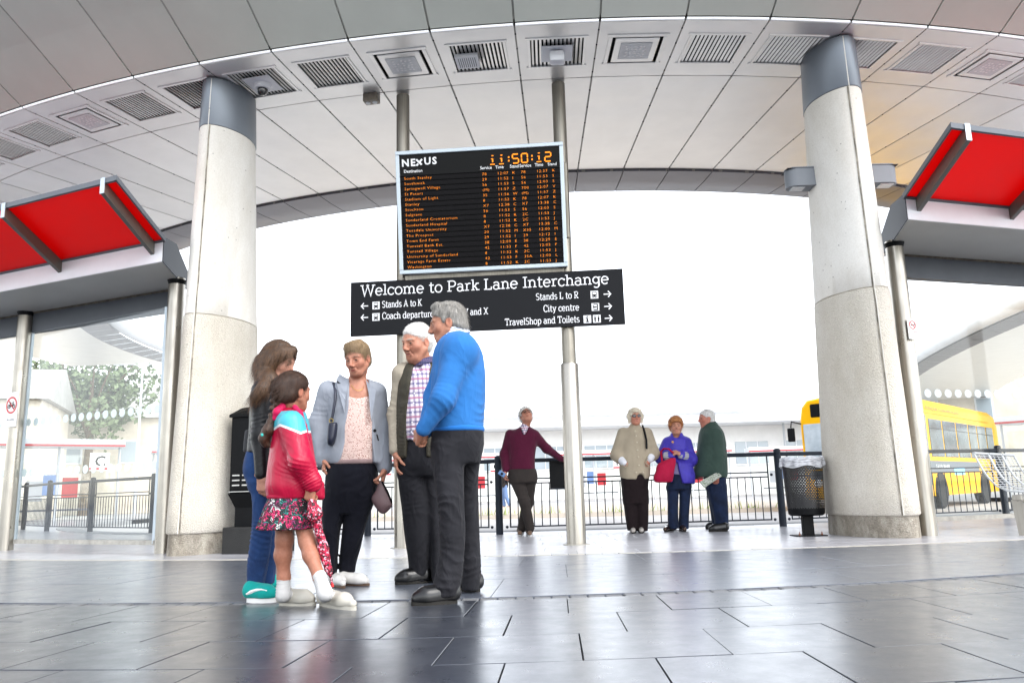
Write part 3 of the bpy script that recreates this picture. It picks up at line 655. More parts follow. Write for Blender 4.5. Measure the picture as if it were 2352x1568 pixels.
GL = {  # slab-serif stroke letters: advance, strokes, serif feet (x, y, left, right)
 ' ': (.34, [], []),
 'W': (1.14, [[(.1, 1), (.32, 0), (.56, .95), (.80, 0), (1.04, 1)]], [(.1, 1, .11, .12), (.56, 1, .1, .1), (1.04, 1, .12, .11)]),
 'e': (.64, [[(.07, .36), (.56, .36)], arc(.32, .34, .25, .34, 0, 318)], []),
 'l': (.34, [[(.17, 1), (.17, 0)]], [(.17, 0, .14, .14), (.17, 1, .13, 0)]),
 'c': (.58, [arc(.32, .34, .25, .34, 38, 322), [(.52, .66), (.52, .5)]], []),
 'o': (.66, [arc(.33, .34, .26, .34, 0, 360, 20)], []),
 'm': (1.06, [[(.16, X), (.16, 0)], arc(.34, .42, .18, .25, 170, 0)+[(.52, 0)], arc(.70, .42, .18, .25, 170, 0)+[(.88, 0)]], [(.16, 0, .11, .11), (.52, 0, .1, .1), (.88, 0, .11, .12), (.16, X, .12, 0)]),
 't': (.46, [[(.2, .92), (.2, .16)]+arc(.32, .14, .12, .13, 180, 330, 8), [(.05, X), (.42, X)]], []),
 'P': (.74, [[(.17, 1), (.17, 0)], [(.17, .97), (.4, .97)]+arc(.42, .71, .24, .26, 90, -90)+[(.17, .45)]], [(.17, 0, .13, .17), (.17, 1, .13, 0)]),
 'a': (.64, [arc(.28, .5, .19, .17, 160, 0, 10)+[(.47, 0)], arc(.27, .2, .20, .2, 40, 330, 16)], [(.47, 0, 0, .13)]),
 'r': (.5, [[(.17, X), (.17, 0)], arc(.36, .42, .19, .25, 170, 55)], [(.17, 0, .12, .15), (.17, X, .12, 0)]),
 'k': (.66, [[(.16, 1), (.16, 0)], [(.5, X), (.18, .28)], [(.28, .4), (.52, 0)]], [(.16, 0, .12, .1), (.16, 1, .12, 0), (.52, 0, .1, .12), (.5, X, .11, .1)]),
 'L': (.68, [[(.17, 1), (.17, .04), (.58, .04), (.58, .26)]], [(.17, 0, .13, 0), (.17, 1, .13, .15)]),
 'n': (.7, [[(.16, X), (.16, 0)], arc(.35, .42, .19, .25, 170, 0)+[(.54, 0)]], [(.16, 0, .11, .12), (.54, 0, .11, .12), (.16, X, .12, 0)]),
 'h': (.7, [[(.16, 1), (.16, 0)], arc(.35, .42, .19, .25, 170, 0)+[(.54, 0)]], [(.16, 0, .11, .12), (.54, 0, .11, .12), (.16, 1, .12, 0)]),
 'I': (.4, [[(.2, 1), (.2, 0)]], [(.2, 0, .15, .15), (.2, 1, .15, .15)]),
 'g': (.66, [arc(.3, .38, .22, .29, 0, 360, 18), [(.52, X), (.52, -.1)]+arc(.32, -.1, .2, .19, 0, -150, 10)], [(.52, X, 0, .12)]),
 'S': (.66, [arc(.33, .74, .23, .24, 30, 265, 14)+arc(.33, .26, .25, .25, 85, -150, 14)], []),
 'd': (.7, [arc(.3, .34, .23, .34, 0, 360, 18), [(.53, 1), (.53, 0)]], [(.53, 1, .14, 0), (.53, 0, 0, .13)]),
 's': (.54, [arc(.27, .5, .18, .17, 30, 265, 10)+arc(.27, .17, .19, .17, 85, -150, 10)], []),
 'A': (.86, [[(.13, 0), (.43, 1), (.73, 0)], [(.25, .34), (.61, .34)]], [(.13, 0, .12, .12), (.73, 0, .12, .12)]),
 'K': (.8, [[(.17, 1), (.17, 0)], [(.62, 1), (.2, .42)], [(.32, .58), (.66, 0)]], [(.17, 0, .13, .12), (.17, 1, .13, .12), (.66, 0, .12, .13), (.62, 1, .12, .12)]),
 'C': (.76, [arc(.42, .5, .33, .5, 38, 322, 18), [(.68, .95), (.68, .72)]], []),
 'p': (.7, [[(.16, X), (.16, -.27)], arc(.38, .34, .23, .34, 0, 360, 18)], [(.16, -.27, .12, .14), (.16, X, .12, 0)]),
 'u': (.7, [[(.16, X)]+arc(.34, .24, .18, .24, 180, 350, 10), [(.53, X), (.53, 0)]], [(.16, X, .12, 0), (.53, X, .12, 0), (.53, 0, 0, .13)]),
 'X': (.82, [[(.14, 1), (.68, 0)], [(.68, 1), (.14, 0)]], [(.14, 0, .12, .12), (.68, 0, .12, .12), (.14, 1, .12, .12), (.68, 1, .12, .12)]),
 'R': (.8, [[(.17, 1), (.17, 0)], [(.17, .97), (.4, .97)]+arc(.42, .73, .22, .24, 90, -90)+[(.17, .49)], [(.38, .48), (.62, 0)]], [(.17, 0, .13, .15), (.17, 1, .13, 0), (.62, 0, .1, .14)]),
 'i': (.34, [[(.17, X), (.17, 0)], [(.17, .9), (.17, .99)]], [(.17, 0, .14, .14), (.17, X, .13, 0)]),
 'y': (.66, [[(.1, X), (.33, .02)], [(.56, X), (.27, -.18), (.12, -.26)]], [(.1, X, .1, .12), (.56, X, .12, .1)]),
 'T': (.76, [[(.38, 1), (.38, 0)], [(.06, .76), (.06, .96), (.70, .96), (.70, .76)]], [(.38, 0, .15, .15)]),
 'v': (.64, [[(.1, X), (.32, .02), (.54, X)]], [(.1, X, .1, .12), (.54, X, .12, .1)]),
}
def slab_text(s_, size, mtl, parent, x0, z0, y, align='LEFT', w=.108, name='lettering', fit=None):
    m = MB(); cur = 0.0; th = .0015
    total = sum(GL[c][0] for c in s_)*size; fx = fit/total if fit else 1.0; total *= fx
    if align == 'RIGHT': x0 -= total
    def bar(a, b, ww):
        a = Vector(a); b = Vector(b); d = (b-a); L_ = d.length
        if L_ < 1e-6: return
        d /= L_; n_ = Vector((-d.y, d.x))*ww*.5
        m.add([(p.x, y+.0003*(len(m.f) % 7), p.y) for p in (a-n_, b-n_, b+n_, a+n_)], [(0, 1, 2, 3)])
    for ch in s_:
        adv, st, sf = GL[ch]; T = lambda p: (x0+(cur+p[0])*size*fx, z0+p[1]*size)
        for line in st:
            P = [Vector(T(p)) for p in line]; wv = w*size*.5; L_, Rr = [], []
            for i, p in enumerate(P):
                d = (P[min(i+1, len(P)-1)]-P[max(i-1, 0)]); d = d.normalized() if d.length > 1e-9 else Vector((1, 0)); n_ = Vector((-d.y, d.x))*wv
                if 0 < i < len(P)-1:
                    a_ = (P[i]-P[i-1]).normalized(); b_ = (P[i+1]-P[i]).normalized(); cs = max(.35, math.sqrt(max(0, (1+a_.dot(b_))/2))); n_ = n_/cs
                L_.append(p+n_); Rr.append(p-n_)
            yy = y-.0004*(st.index(line)+1); base = len(m.v)
            m.v += [(q.x, yy, q.y) for q in L_]+[(q.x, yy, q.y) for q in Rr]; k = len(P)
            for i in range(k-1): m.f.append([base+i, base+i+1, base+k+i+1, base+k+i]); m.mi.append(0)
        for (sx_, sy, lft, rgt) in sf:
            a = T((sx_-lft-.02, sy+(w*.4 if sy < .5 else -w*.4))); b = T((sx_+rgt+.02, sy+(w*.4 if sy < .5 else -w*.4))); hh = w*size*.42
            m.add([(a[0], y-.0018, a[1]-hh), (b[0], y-.0018, b[1]-hh), (b[0], y-.0018, b[1]+hh), (a[0], y-.0018, a[1]+hh)], [(0, 1, 2, 3)])
        cur += adv
    return m.build(name, mtl, parent)

# ------------------------------------------------------------------ departure board
M['screen'] = mat('screen_black', '#050506', .35, spec=.12)
M['screen_row'] = mat('screen_row', '#0e0c0e', .5, spec=.1)
M['amber'] = mat('amber_led', '#c07a28', .6, spec=.1, emit='#ff861a', estr=.36)
M['print_white'] = mat('printed_white', '#e9e9e9', .5)
brd = empty('departure_board', (-.315, 9.075, 3.165), -.0764, 'black departure board with amber rows of bus times in a pale metal frame', 'departure board')
brd.rotation_euler = (R(9.9), 0, -.0764)
BW, BH = 1.99, 1.46
m = MB(); m.bbox((0, .075, BH/2), (BW-.004, .15, BH-.004), .008); m.build('case', M['mgrey'], brd)
for c, d in (((0, -.005, .0225), (BW, .05, .045)), ((0, -.005, BH-.0225), (BW, .05, .045)), ((-BW/2+.0225, -.005, BH/2), (.045, .0496, BH-.092)), ((BW/2-.0225, -.005, BH/2), (.045, .0496, BH-.092))):
    m = MB(); m.bbox(c, d, .006); m.build('frame_bar', M['alu'], brd)
IW, IH = BW-.09, BH-.09
m = MB(); m.box((0, -.003, BH/2), (IW+.004, .006, IH+.004)); m.build('screen', M['screen'], brd)
U = lambda u: -IW/2+u*IW
V = lambda v: BH-.045-v*IH
ROWS = [("South Stanley", "78", "12:07 K", "78", "12:37 K"), ("Southwick", "29", "11:52 I", "56", "11:53 S"), ("Springwell Village", "56", "11:53 S", "56", "12:03 S"), ("St Peters", "(M)", "11:57 Z", "700", "12:07 V"), ("Stadium of Light", "35", "11:56 W", "(M)", "11:57 Z"), ("Stanley", "8", "11:52 K", "78", "12:07 K"), ("Stockton", "X7", "12:38 C", "X7", "13:38 C"), ("Sulgrave", "56", "11:53 S", "56", "12:03 S"), ("Sunderland Crematorium", "8", "11:52 K", "2C", "11:53 J"), ("Sunderland Hospital", "8", "11:52 K", "2C", "11:53 J"), ("Teesdale University", "X7", "12:38 C", "X7", "13:38 C"), ("The Prospect", "20", "11:52 M", "X35", "12:00 M"), ("Town End Farm", "29", "11:52 I", "29", "12:12 I"), ("Tunstall Bank Est.", "38", "12:09 E", "38", "12:29 E"), ("Tunstall Village", "42", "11:53 F", "42", "12:03 F"), ("University of Sunderland", "8", "11:52 K", "2C", "11:53 J"), ("Vicarage Farm Estate", "42", "11:53 F", "35A", "12:00 L"), ("Washington", "8", "11:52 K", "2C", "11:53 J")]
for i, (dst, s1, t1, s2_, t2) in enumerate(ROWS):
    z = V(.204+.0452*i)
    m = MB(); m.box((0, -.0075, z), (IW-.02, .003, .047)); row = m.build('display_row', M['screen_row'], brd)
    m = MB(); m.box((0, -.013, z+.0305), (IW-.01, .018, .006)); m.build('louvre', M['screen'], brd)
    for u, s_ in ((.025, dst), (.515, s1), (.61, t1[:5]), (.703, t1[6:]), (.757, s2_), (.853, t2[:5]), (.95, t2[6:])):
        text(s_, .045, M['amber'], row, (U(u), -.0105, z-.0170), name='led_text', sx=1.16, track=1.15, bold=-.0010, ext=.0005)
for u, s_ in ((.025, 'Destination'), (.505, 'Service'), (.60, 'Time'), (.69, 'Stand'), (.75, 'Service'), (.845, 'Time'), (.925, 'Stand')):
    text(s_, .052, M['print_white'], brd, (U(u), -.0072, V(.163 if u > .1 else .155)), name='heading', sx=.92, bold=.0006, ext=.0005)
# clock: segments of amber lamps
SEG = {'1': 'bc', '5': 'afgcd', '0': 'abcdef', '2': 'abged'}
def clock(s_, u, v, h):
    x = U(u); z = V(v); w = .070
    for ch in s_:
        m = MB()
        if ch == ':':
            for dz in (.3, .7): m.box((x+w*.25, -.009, z+h*dz), (.016, .004, .018))
            m.build('clock_colon', M['amber'], brd); x += .062; continue
        th = .014; g_ = th*.75
        B = {'a': ((x+w/2, z+h), (w-g_, th)), 'd': ((x+w/2, z), (w-g_, th)), 'g': ((x+w/2, z+h/2), (w-g_, th)), 'b': ((x+w, z+h*.75), (th, h/2-g_)), 'c': ((x+w, z+h*.25), (th, h/2-g_)), 'e': ((x, z+h*.25), (th, h/2-g_)), 'f': ((x, z+h*.75), (th, h/2-g_))}
        if ch == '1':
            for (cx_, cz_, ww, hh) in ((.55, .45, .014, .42), (.55, .97, .022, .10), (.5, .0, .055, .1), (.42, .62, .02, .06)): m.box((x+w*cx_, -.009, z+h*cz_), (ww, .004, hh*h))
        else:
            for k in SEG[ch]: (bx_, bz), (dx, dz) = B[k]; m.box((bx_, -.009-.0004*'abcdefg'.index(k), bz), (dx, .004, dz))
        m.build('clock_digit', M['amber'], brd); x += .106
clock('11:50:12', .565, .125, .105)
text('NE', .118, M['print_white'], brd, (U(.013), -.0075, V(.098)), name='logo', bold=.004, track=1.25)
text('US', .118, M['print_white'], brd, (U(.155), -.0075, V(.092)), name='logo', bold=.004, track=1.25)
m = MB()
def bar2(m, a, b, w, y=-.0085):
    a = Vector(a); b = Vector(b); d = (b-a).normalized(); n_ = Vector((-d.y, d.x))*w/2
    m.add([(p.x, y, p.y) for p in (a-n_, b-n_, b+n_, a+n_)], [(0, 1, 2, 3)])
cx_, cz_ = U(.125), V(.07)
bar2(m, (cx_-.035, cz_+.035), (cx_+.028, cz_-.030), .022); bar2(m, (cx_+.035, cz_+.035), (cx_+.006, cz_+.006), .022, -.009); bar2(m, (cx_-.035, cz_-.04), (cx_-.012, cz_-.016), .022, -.009)
m.build('logo_cross', M['print_white'], brd)
for s_ in (-1, 1):
    m = MB(); m.bbox((s_*.98, .16, BH*.55), (.10, .06, .9), .01); m.build('bracket', M['steel_dull'], brd)
m = MB(); m.bbox((0, .09, -.04), (1.9, .09, .07), .01); m.build('under_rail', M['steel_dull'], brd)

# ------------------------------------------------------------------ welcome sign
sg = empty('direction_sign', (-.305, 9.115, 2.455), 0, 'long black sign reading Welcome to Park Lane Interchange under the departure board', 'sign')
sg.rotation_euler = (0, 0, math.atan2(-.30, 3.21)); SW, SH = 3.24, .66
m = MB(); m.bbox((0, .02, SH/2), (SW, .04, SH), .004); m.build('panel', mat('sign_black', '#0d0e12', .45, var=.06, vscale=1.5, spec=.15), sg)
M['sign_letter'] = mat('sign_letter', '#dcdcde', .35)
def L(px): return (px-1120)/622*SW              # letters surveyed along the sign
px = SW/622
slab_text('Welcome to Park Lane Interchange', .132, M['sign_letter'], sg, L(833), .485, -.004, fit=567*px)
LS = .080
slab_text('Stands A to K', LS, M['sign_letter'], sg, L(883), .330, -.004, fit=93*px)
slab_text('Coach departures', LS, M['sign_letter'], sg, L(883), .190, -.004, fit=127*px)
slab_text('W and X', LS, M['sign_letter'], sg, L(1067), .190, -.004, fit=60*px)
slab_text('Stands L to R', LS, M['sign_letter'], sg, L(1331), .330, -.004, 'RIGHT', fit=96*px)
slab_text('City centre', LS, M['sign_letter'], sg, L(1331), .185, -.004, 'RIGHT', fit=80*px)
slab_text('TravelShop and Toilets', LS, M['sign_letter'], sg, L(1331), .045, -.004, 'RIGHT', fit=167*px)
def arrow(x, z, s_):
    m = MB(); bar2(m, (x-s_*.04, z), (x+s_*.042, z), .012, -.003); bar2(m, (x+s_*.012, z+.036), (x+s_*.046, z-.003), .012, -.0036); bar2(m, (x+s_*.012, z-.036), (x+s_*.046, z+.003), .012, -.0042); m.build('arrow', M['sign_letter'], sg)
def picto(x, z, kind):
    m = MB(); m.box((x, -.0015, z), (.088, .003, .092)); p = m.build('pictogram', M['sign_letter'], sg)
    m = MB(); K = M['black']
    if kind == 'bus':
        m.box((x, -.0045, z+.004), (.052, .003, .058)); m.build('symbol', K, p)
        m = MB(); m.box((x, -.007, z+.014), (.040, .002, .022)); m.box((x-.017, -.007, z-.015), (.008, .002, .008)); m.box((x+.017, -.007, z-.015), (.008, .002, .008)); m.build('symbol', M['sign_letter'], p)
        m = MB(); m.box((x-.017, -.0045, z-.031), (.010, .003, .010)); m.box((x+.017, -.0045, z-.031), (.010, .003, .010)); m.build('symbol', K, p)
    elif kind == 'door':
        for c, d in (((x+.024, z), (.010, .07)), ((x+.002, z+.033), (.05, .008)), ((x+.002, z-.033), (.05, .008)), ((x-.006, z), (.04, .010)), ((x-.020, z+.008), (.008, .018)), ((x-.020, z-.008), (.008, .018))): m.box((c[0], -.0045-.0003*len(m.f), c[1]), (d[0], .003, d[1]))
        m.build('symbol', K, p)
    elif kind == 'i':
        m.box((x, -.0045, z-.008), (.016, .003, .044)); m.box((x, -.0049, z-.029), (.036, .003, .009)); m.box((x-.008, -.0053, z+.012), (.022, .003, .009)); m.box((x, -.0045, z+.032), (.016, .003, .014)); m.build('symbol', K, p)
    else:
        for s_ in (-1, 1):
            m.box((x+s_*.02, -.0045, z+.002), (.018, .003, .03)); m.box((x+s_*.02, -.0049, z-.022), (.011 if s_ < 0 else .014, .003, .028)); m.box((x+s_*.02, -.0045, z+.028), (.012, .003, .012))
        m.build('symbol', K, p)
for z in (.365, .225): arrow(L(843), z-.004, -1); picto(L(869), z-.004, 'bus')
for z, kinds in ((.368, [('bus', 1366)]), (.222, [('door', 1367)]), (.082, [('i', 1348), ('wc', 1369)])):
    arrow(L(1394), z-.006, 1)
    for kd, px in kinds: picto(L(px), z-.006, kd)

# ------------------------------------------------------------------ fences along the platform edge
def fence(label, pts, gate=None):
    root = empty('railing_fence', (pts[0][0], pts[0][1], 0), 0, label, 'fence'); o0 = Vector((pts[0][0], pts[0][1], 0))
    pm = MB(); pm.lathe([(.052, -.02), (.052, 1.02), (.046, 1.025), (.046, 1.045), (.052, 1.05), (.050, 1.10), (.03, 1.115), (0, 1.12)], n=16); pm = pm.mesh('post', True, 40); pm.materials.append(M['fence'])
    bm_ = MB(); bm_.lathe([(.0075, .10), (.0075, .71)], n=6); bm_ = bm_.mesh('baluster', True); bm_.materials.append(M['fence'])
    hm = MB(); hm.lathe([(0, -.022), (.018, -.014), (.022, 0), (.018, .014), (0, .022)], n=8); hm = hm.mesh('joint_knuckle', True); hm.materials.append(M['fence'])
    for p in pts: place('post', pm, root, (p[0]-o0.x, p[1]-o0.y, 0))
    for a, b in zip(pts[:-1], pts[1:]):
        a = Vector((*a, 0))-o0; b = Vector((*b, 0))-o0; d = (b-a); L_ = d.length; d.normalize()
        for z, r_, nm in ((1.035, .030, 'top_rail'), (.775, .010, 'mid_rail'), (.71, .010, 'mid_rail'), (.10, .011, 'bottom_rail')):
            m = MB(); m.tube([a+d*(.05 if r_ > .02 else .16)+Vector((0, 0, z)), b-d*(.05 if r_ > .02 else .16)+Vector((0, 0, z))], r_, 10); m.build(nm, M['fence'], root, smooth=True)
        for q_ in (a+d*.16, b-d*.16):
            m = MB(); m.lathe([(.011, .09), (.011, 1.01)], tuple(q_), 8); m.build('end_upright', M['fence'], root, smooth=True)
            for z in (.10, .74): place('joint_knuckle', hm, root, tuple(q_+(d*-.05 if q_ == a+d*.16 else d*.05)+Vector((0, 0, z))))
        n_ = int((L_-.32)/.112)
        for i in range(1, n_): place('baluster', bm_, root, tuple(a+d*(.16+(L_-.32)*i/n_)))
    return root
fence('dark railing fence along the platform edge behind the four waiting people', [(-4.6, 13.3), (-2.24, 12.25), (-.25, 11.72), (3.85, 11.83), (7.7, 12.85), (11.2, 14.6)])
fence('dark railing fence seen through the glass of the left shelter', [(-6.9, 15.4), (-8.85, 16.9), (-10.5, 18.2), (-12.0, 19.8), (-13.6, 21.6)])
o = empty('notice_panel', (.52, 11.66, .62), .02, 'small black panel hanging on the fence beside the man in burgundy', 'panel')
m = MB(); m.bbox((.12, 0, .20), (.30, .025, .40), .006); m.build('plate', M['black'], o)
m = MB(); m.bbox((.12, -.012, .0), (.31, .03, .02), .004); m.build('bottom_edge', M['dgrey'], o)

# ------------------------------------------------------------------ cabinet, bin, bench
o = empty('utility_cabinet', (-2.93, 9.28, 0), -.3, 'black metal utility cabinet on a plinth behind the teenage girl', 'cabinet')
m = MB(); m.bbox((0, 0, .14), (.62, .50, .30), .012); m.build('plinth', mat('cabinet_plinth', '#1b1b1a', .7, var=.4, vscale=9, bump=.4), o)
m = MB(); m.ring([[(-.21, -.17, .29), (.21, -.17, .29), (.21, .17, .29), (-.21, .17, .29)], [(-.21, -.17, .50), (.21, -.17, .50), (.21, .17, .50), (-.21, .17, .50)], [(-.27, -.23, .66), (.27, -.23, .66), (.27, .23, .66), (-.27, .23, .66)]], True, True); m.build('foot', M['black'], o)
m = MB(); m.bbox((0, 0, 1.09), (.52, .44, .86), .01); bd = m.build('body', M['black'], o)
m = MB(); m.ring([[(-.28, -.24, 1.52), (.28, -.24, 1.52), (.28, .24, 1.52), (-.28, .24, 1.52)], [(-.28, -.24, 1.55), (.28, -.24, 1.55), (.28, .24, 1.55), (-.28, .24, 1.55)], [(-.18, -.15, 1.63), (.2, -.15, 1.66), (.2, .15, 1.66), (-.18, .15, 1.63)]], True, True); m.build('lid', M['black'], o)
m = MB(); m.bbox((0, -.232, 1.10), (.45, .012, .78), .004); dr = m.build('door', M['black'], o)
sl2 = MB(); sl2.bbox((0, 0, 0), (.095, .012, .016), .005); sl2 = sl2.mesh('louvre'); sl2.materials.append(mat('worn_edge', '#b9b9b5', .5, var=.2))
for c in (-.16, -.03): 
    for k in range(3): place('louvre', sl2, dr, (c, -.243, .75+k*.055))
m = MB(); m.box((0, -.243, .68), (.50, .006, .008)); m.build('trim', sl2.materials[0], o)

def perforated():
    q = Mat('perforated_black'); b = q.b; b.inputs['Base Color'].default_value = (.010, .010, .011, 1); b.inputs['Roughness'].default_value = .35
    tc = q.n('TexCoord'); mp = q.n('Mapping'); q.l(tc.outputs['UV'], mp.inputs[0]); mp.inputs['Scale'].default_value = (1, 1, 1)
    sp = q.n('SeparateXYZ'); q.l(mp.outputs[0], sp.inputs[0])
    row = q.math('FLOOR', sp.outputs[1]); off = q.math('MULTIPLY', q.math('MODULO', row, 2.0), .5)
    fx = q.math('SUBTRACT', q.math('FRACT', q.math('ADD', sp.outputs[0], off)), .5); fy = q.math('SUBTRACT', q.math('FRACT', sp.outputs[1]), .5)
    r2 = q.math('ADD', q.math('MULTIPLY', fx, fx), q.math('MULTIPLY', q.math('MULTIPLY', fy, fy), .75))
    hole = q.math('LESS_THAN', r2, .056)
    tr = q.n('BsdfTransparent'); mx = q.n('MixShader'); q.l(hole, mx.inputs[0]); q.l(b.outputs[0], mx.inputs[1]); q.l(tr.outputs[0], mx.inputs[2]); q.l(mx.outputs[0], q.out.inputs[0]); return q.m
o = empty('litter_bin', (3.41, 9.6, 0), 0, 'round black perforated litter bin with a clear plastic liner, by the right column', 'litter bin')
def uv_cyl(name, prof, mtl, parent, n_=48, us=44, vs_=1/.0195, loc=(0, 0, 0)):
    m = MB(); m.lathe(prof, n=n_, cap=False); me = m.mesh(name, True, 60); uv = me.uv_layers.new()
    for p in me.polygons:
        ang = [math.atan2(me.vertices[me.loops[l].vertex_index].co.y, me.vertices[me.loops[l].vertex_index].co.x) % (2*math.pi) for l in p.loop_indices]
        if max(ang)-min(ang) > math.pi: ang = [a+2*math.pi if a < math.pi else a for a in ang]
        for l, a in zip(p.loop_indices, ang): uv.data[l].uv = (a/(2*math.pi)*us, me.vertices[me.loops[l].vertex_index].co.z*vs_)
    return mesh_obj(name, me, mtl, parent, loc)
uv_cyl('basket', [(.205, .30), (.212, .34), (.232, .86)], perforated(), o)
m = MB(); m.lathe([(.0, .232), (.18, .232), (.203, .25), (.2075, .30), (.209, .315), (.204, .316), (.19, .26), (.0, .255)], n=40); m.build('base_pan', M['black'], o, smooth=True)
m = MB(); m.lathe([(.228, .85), (.236, .852), (.236, .885), (.228, .888)], n=40); m.build('rim', M['black'], o, smooth=True)
q = Mat('clear_plastic'); tr = q.n('BsdfTransparent'); tr.inputs['Color'].default_value = (.9, .9, .92, 1); mx = q.n('MixShader'); q.b.inputs['Base Color'].default_value = (.75, .76, .8, 1); q.b.inputs['Roughness'].default_value = .18
wv = q.n('TexNoise', Scale=9.0, Detail=2.0); rp = q.n('ValToRGB'); ramp(rp, [(.35, (.35, .35, .35)), (.7, (.75, .75, .75))]); q.l(wv.outputs[0], rp.inputs[0]); q.l(rp.outputs[0], mx.inputs[0]); q.l(tr.outputs[0], mx.inputs[1]); q.l(q.b.outputs[0], mx.inputs[2]); q.l(mx.outputs[0], q.out.inputs[0])
m = MB(); rows = []
for (r_, z, a_) in ((.252, .795, .012), (.249, .83, .012), (.25, .87, .006), (.243, .905, .008), (.215, .91, .008), (.208, .86, .004)):
    rows.append([Vector(((r_+a_*math.sin(11*th)+a_*.6*math.sin(23*th+1))*math.cos(th), (r_+a_*math.sin(11*th))*math.sin(th), z+a_*1.2*math.sin(5*th+r_*40))) for th in [2*math.pi*i/64 for i in range(64)]])
m.ring(rows, True, False); m.build('liner_bag', q.m, o, smooth=True)
m = MB(); m.bbox((0, 0, .115), (.125, .08, .235), .008); m.build('stem', M['black'], o)
m = MB(); m.bbox((0, 0, .006), (.36, .26, .012), .003); m.build('base_plate', M['black'], o)
for sx_ in (-.13, .13):
    m = MB(); m.lathe([(.012, .012), (.012, .026), (.005, .03), (.005, .05)], (sx_, -.08, 0), 8); m.build('bolt', mat('rusty_bolt', '#7a4a35', .6), o)

_bc = at(2237, 1046, 8.72); _bz = .80; _bo = Matrix.Rotation(_bz, 3, 'Z') @ Vector((-.30, .36, 0))
o = empty('steel_bench', (_bc.x-_bo.x, _bc.y-_bo.y, 0), _bz, 'silver wire bench seat at the right edge, in front of the bus', 'bench')
prof = [(.36, .875), (.34, .82), (.30, .71), (.25, .61), (.18, .52), (.08, .465), (-.05, .455), (-.18, .465), (-.27, .475), (-.31, .46), (-.33, .43)]   # (y back, z)
wire = MB()
def seat(x0, w):
    st = empty('seat_shell', (x0, 0, 0)); st.parent = o
    for s_ in (0, w):
        m = MB(); rows = []
        for i, (y, z) in enumerate(prof):
            a = Vector(prof[max(i-1, 0)]); b = Vector(prof[min(i+1, len(prof)-1)]); d = (b-a).normalized(); n_ = Vector((-d.y, d.x))
            rows.append([(s_-.02, y+n_.x*.006, z+n_.y*.006), (s_+.02, y+n_.x*.006, z+n_.y*.006), (s_+.02, y-n_.x*.006, z-n_.y*.006), (s_-.02, y-n_.x*.006, z-n_.y*.006)])
        m.ring(rows, True, True); m.build('side_frame', M['seat_steel'], st, smooth=True, angle=50)
    for (y, z) in (prof[0], prof[-1]):
        m = MB(); m.tube([(0, y, z), (w, y, z)], .016, 10); m.build('edge_bar', M['seat_steel'], st, smooth=True)
    # wires across
    acc = 0; n_ = 30; segs = [Vector(p) for p in prof]; tot = sum((segs[i+1]-segs[i]).length for i in range(len(segs)-1))
    for k in range(1, n_):
        s_ = tot*k/n_; i = 0
        while s_ > (segs[i+1]-segs[i]).length and i < len(segs)-2: s_ -= (segs[i+1]-segs[i]).length; i += 1
        p = segs[i].lerp(segs[i+1], s_/(segs[i+1]-segs[i]).length)
        place('wire', WIRE, st, (0, p.x, p.y))
    for xx in (w*.33, w*.66):
        m = MB(); m.tube([(xx, y, z-.006) for y, z in prof], .004, 6); m.build('rib', M['seat_steel'], st, smooth=True)
M['seat_steel'] = mat('painted_seat_steel', '#a8abad', .35, metal=.5, var=.08)
wm = MB(); wm.tube([(0, 0, 0), (.54, 0, 0)], .0036, 6); WIRE = wm.mesh('wire', True); WIRE.materials.append(M['seat_steel'])
seat(-.30, .54); seat(.27, .54); seat(.84, .54)
m = MB(); m.bbox((.55, -.02, .40), (2.0, .09, .06), .01); m.build('beam', M['steel'], o)
for xx in (.02, 1.3):
    m = MB(); m.ring([[(xx-.05, -.14, 0), (xx+.05, -.14, 0), (xx+.05, .10, 0), (xx-.05, .10, 0)], [(xx-.05, -.16, .37), (xx+.05, -.16, .37), (xx+.05, .13, .37), (xx-.05, .13, .37)]], True, True); m.build('leg', M['steel'], o)

# signs stuck on shelter posts
p = at(27, 940, 10.98); o = empty('no_cycling_sign', tuple(p), -.45, 'white no-cycling sign plate wrapped on the left shelter post', 'sign')
m = MB(); m.bbox((0, 0, 0), (.25, .006, .48), .002); pl = m.build('plate', M['signwhite'], o)
bike = [[(.45*math.cos(a)*.5-.42, .45*math.sin(a)*.5-.15) for a in [2*math.pi*i/14 for i in range(15)]], [(.45*math.cos(a)*.5+.42, .45*math.sin(a)*.5-.15) for a in [2*math.pi*i/14 for i in range(15)]], [(-.42, -.15), (-.2, .2), (.28, .2), (.0, -.15), (-.42, -.15)], [(.42, -.15), (.28, .2), (.24, .36), (.38, .38)], [(-.2, .2), (-.24, .32), (-.34, .32), (-.14, .32)]]
round_ban(pl, Vector((-.005, -.004, .06)), .118, Vector((1, 0, 0)), Vector((0, 0, 1)), Vector((0, -1, 0)), bike, M['signred'])
text('No cycling', .036, M['dgrey'], pl, (-.085, -.0045, -.15), name='lettering', ext=.0002)
p = at(2096, 755, 8.98); o = empty('no_smoking_sign', tuple(p), .35, 'small white no-smoking sign on the right shelter post', 'sign')
m = MB(); m.bbox((0, 0, 0), (.14, .006, .24), .002); pl = m.build('plate', M['signwhite'], o)
round_ban(pl, Vector((0, -.004, .045)), .05, Vector((1, 0, 0)), Vector((0, 0, 1)), Vector((0, -1, 0)), [[(-.6, -.1), (.55, -.1)], [(-.6, -.02), (.55, -.02)], [(.65, .0), (.6, .25), (.75, .4)]], M['signred'])
text('NO SMOKING', .021, M['signred'], pl, (-.062, -.0045, -.04), name='lettering', ext=.0002)
for k in range(3): m = MB(); m.box((0, -.004, -.062-.016*k), (.11-.02*(k == 2), .001, .004)); m.build('small_print', M['mgrey'], pl)

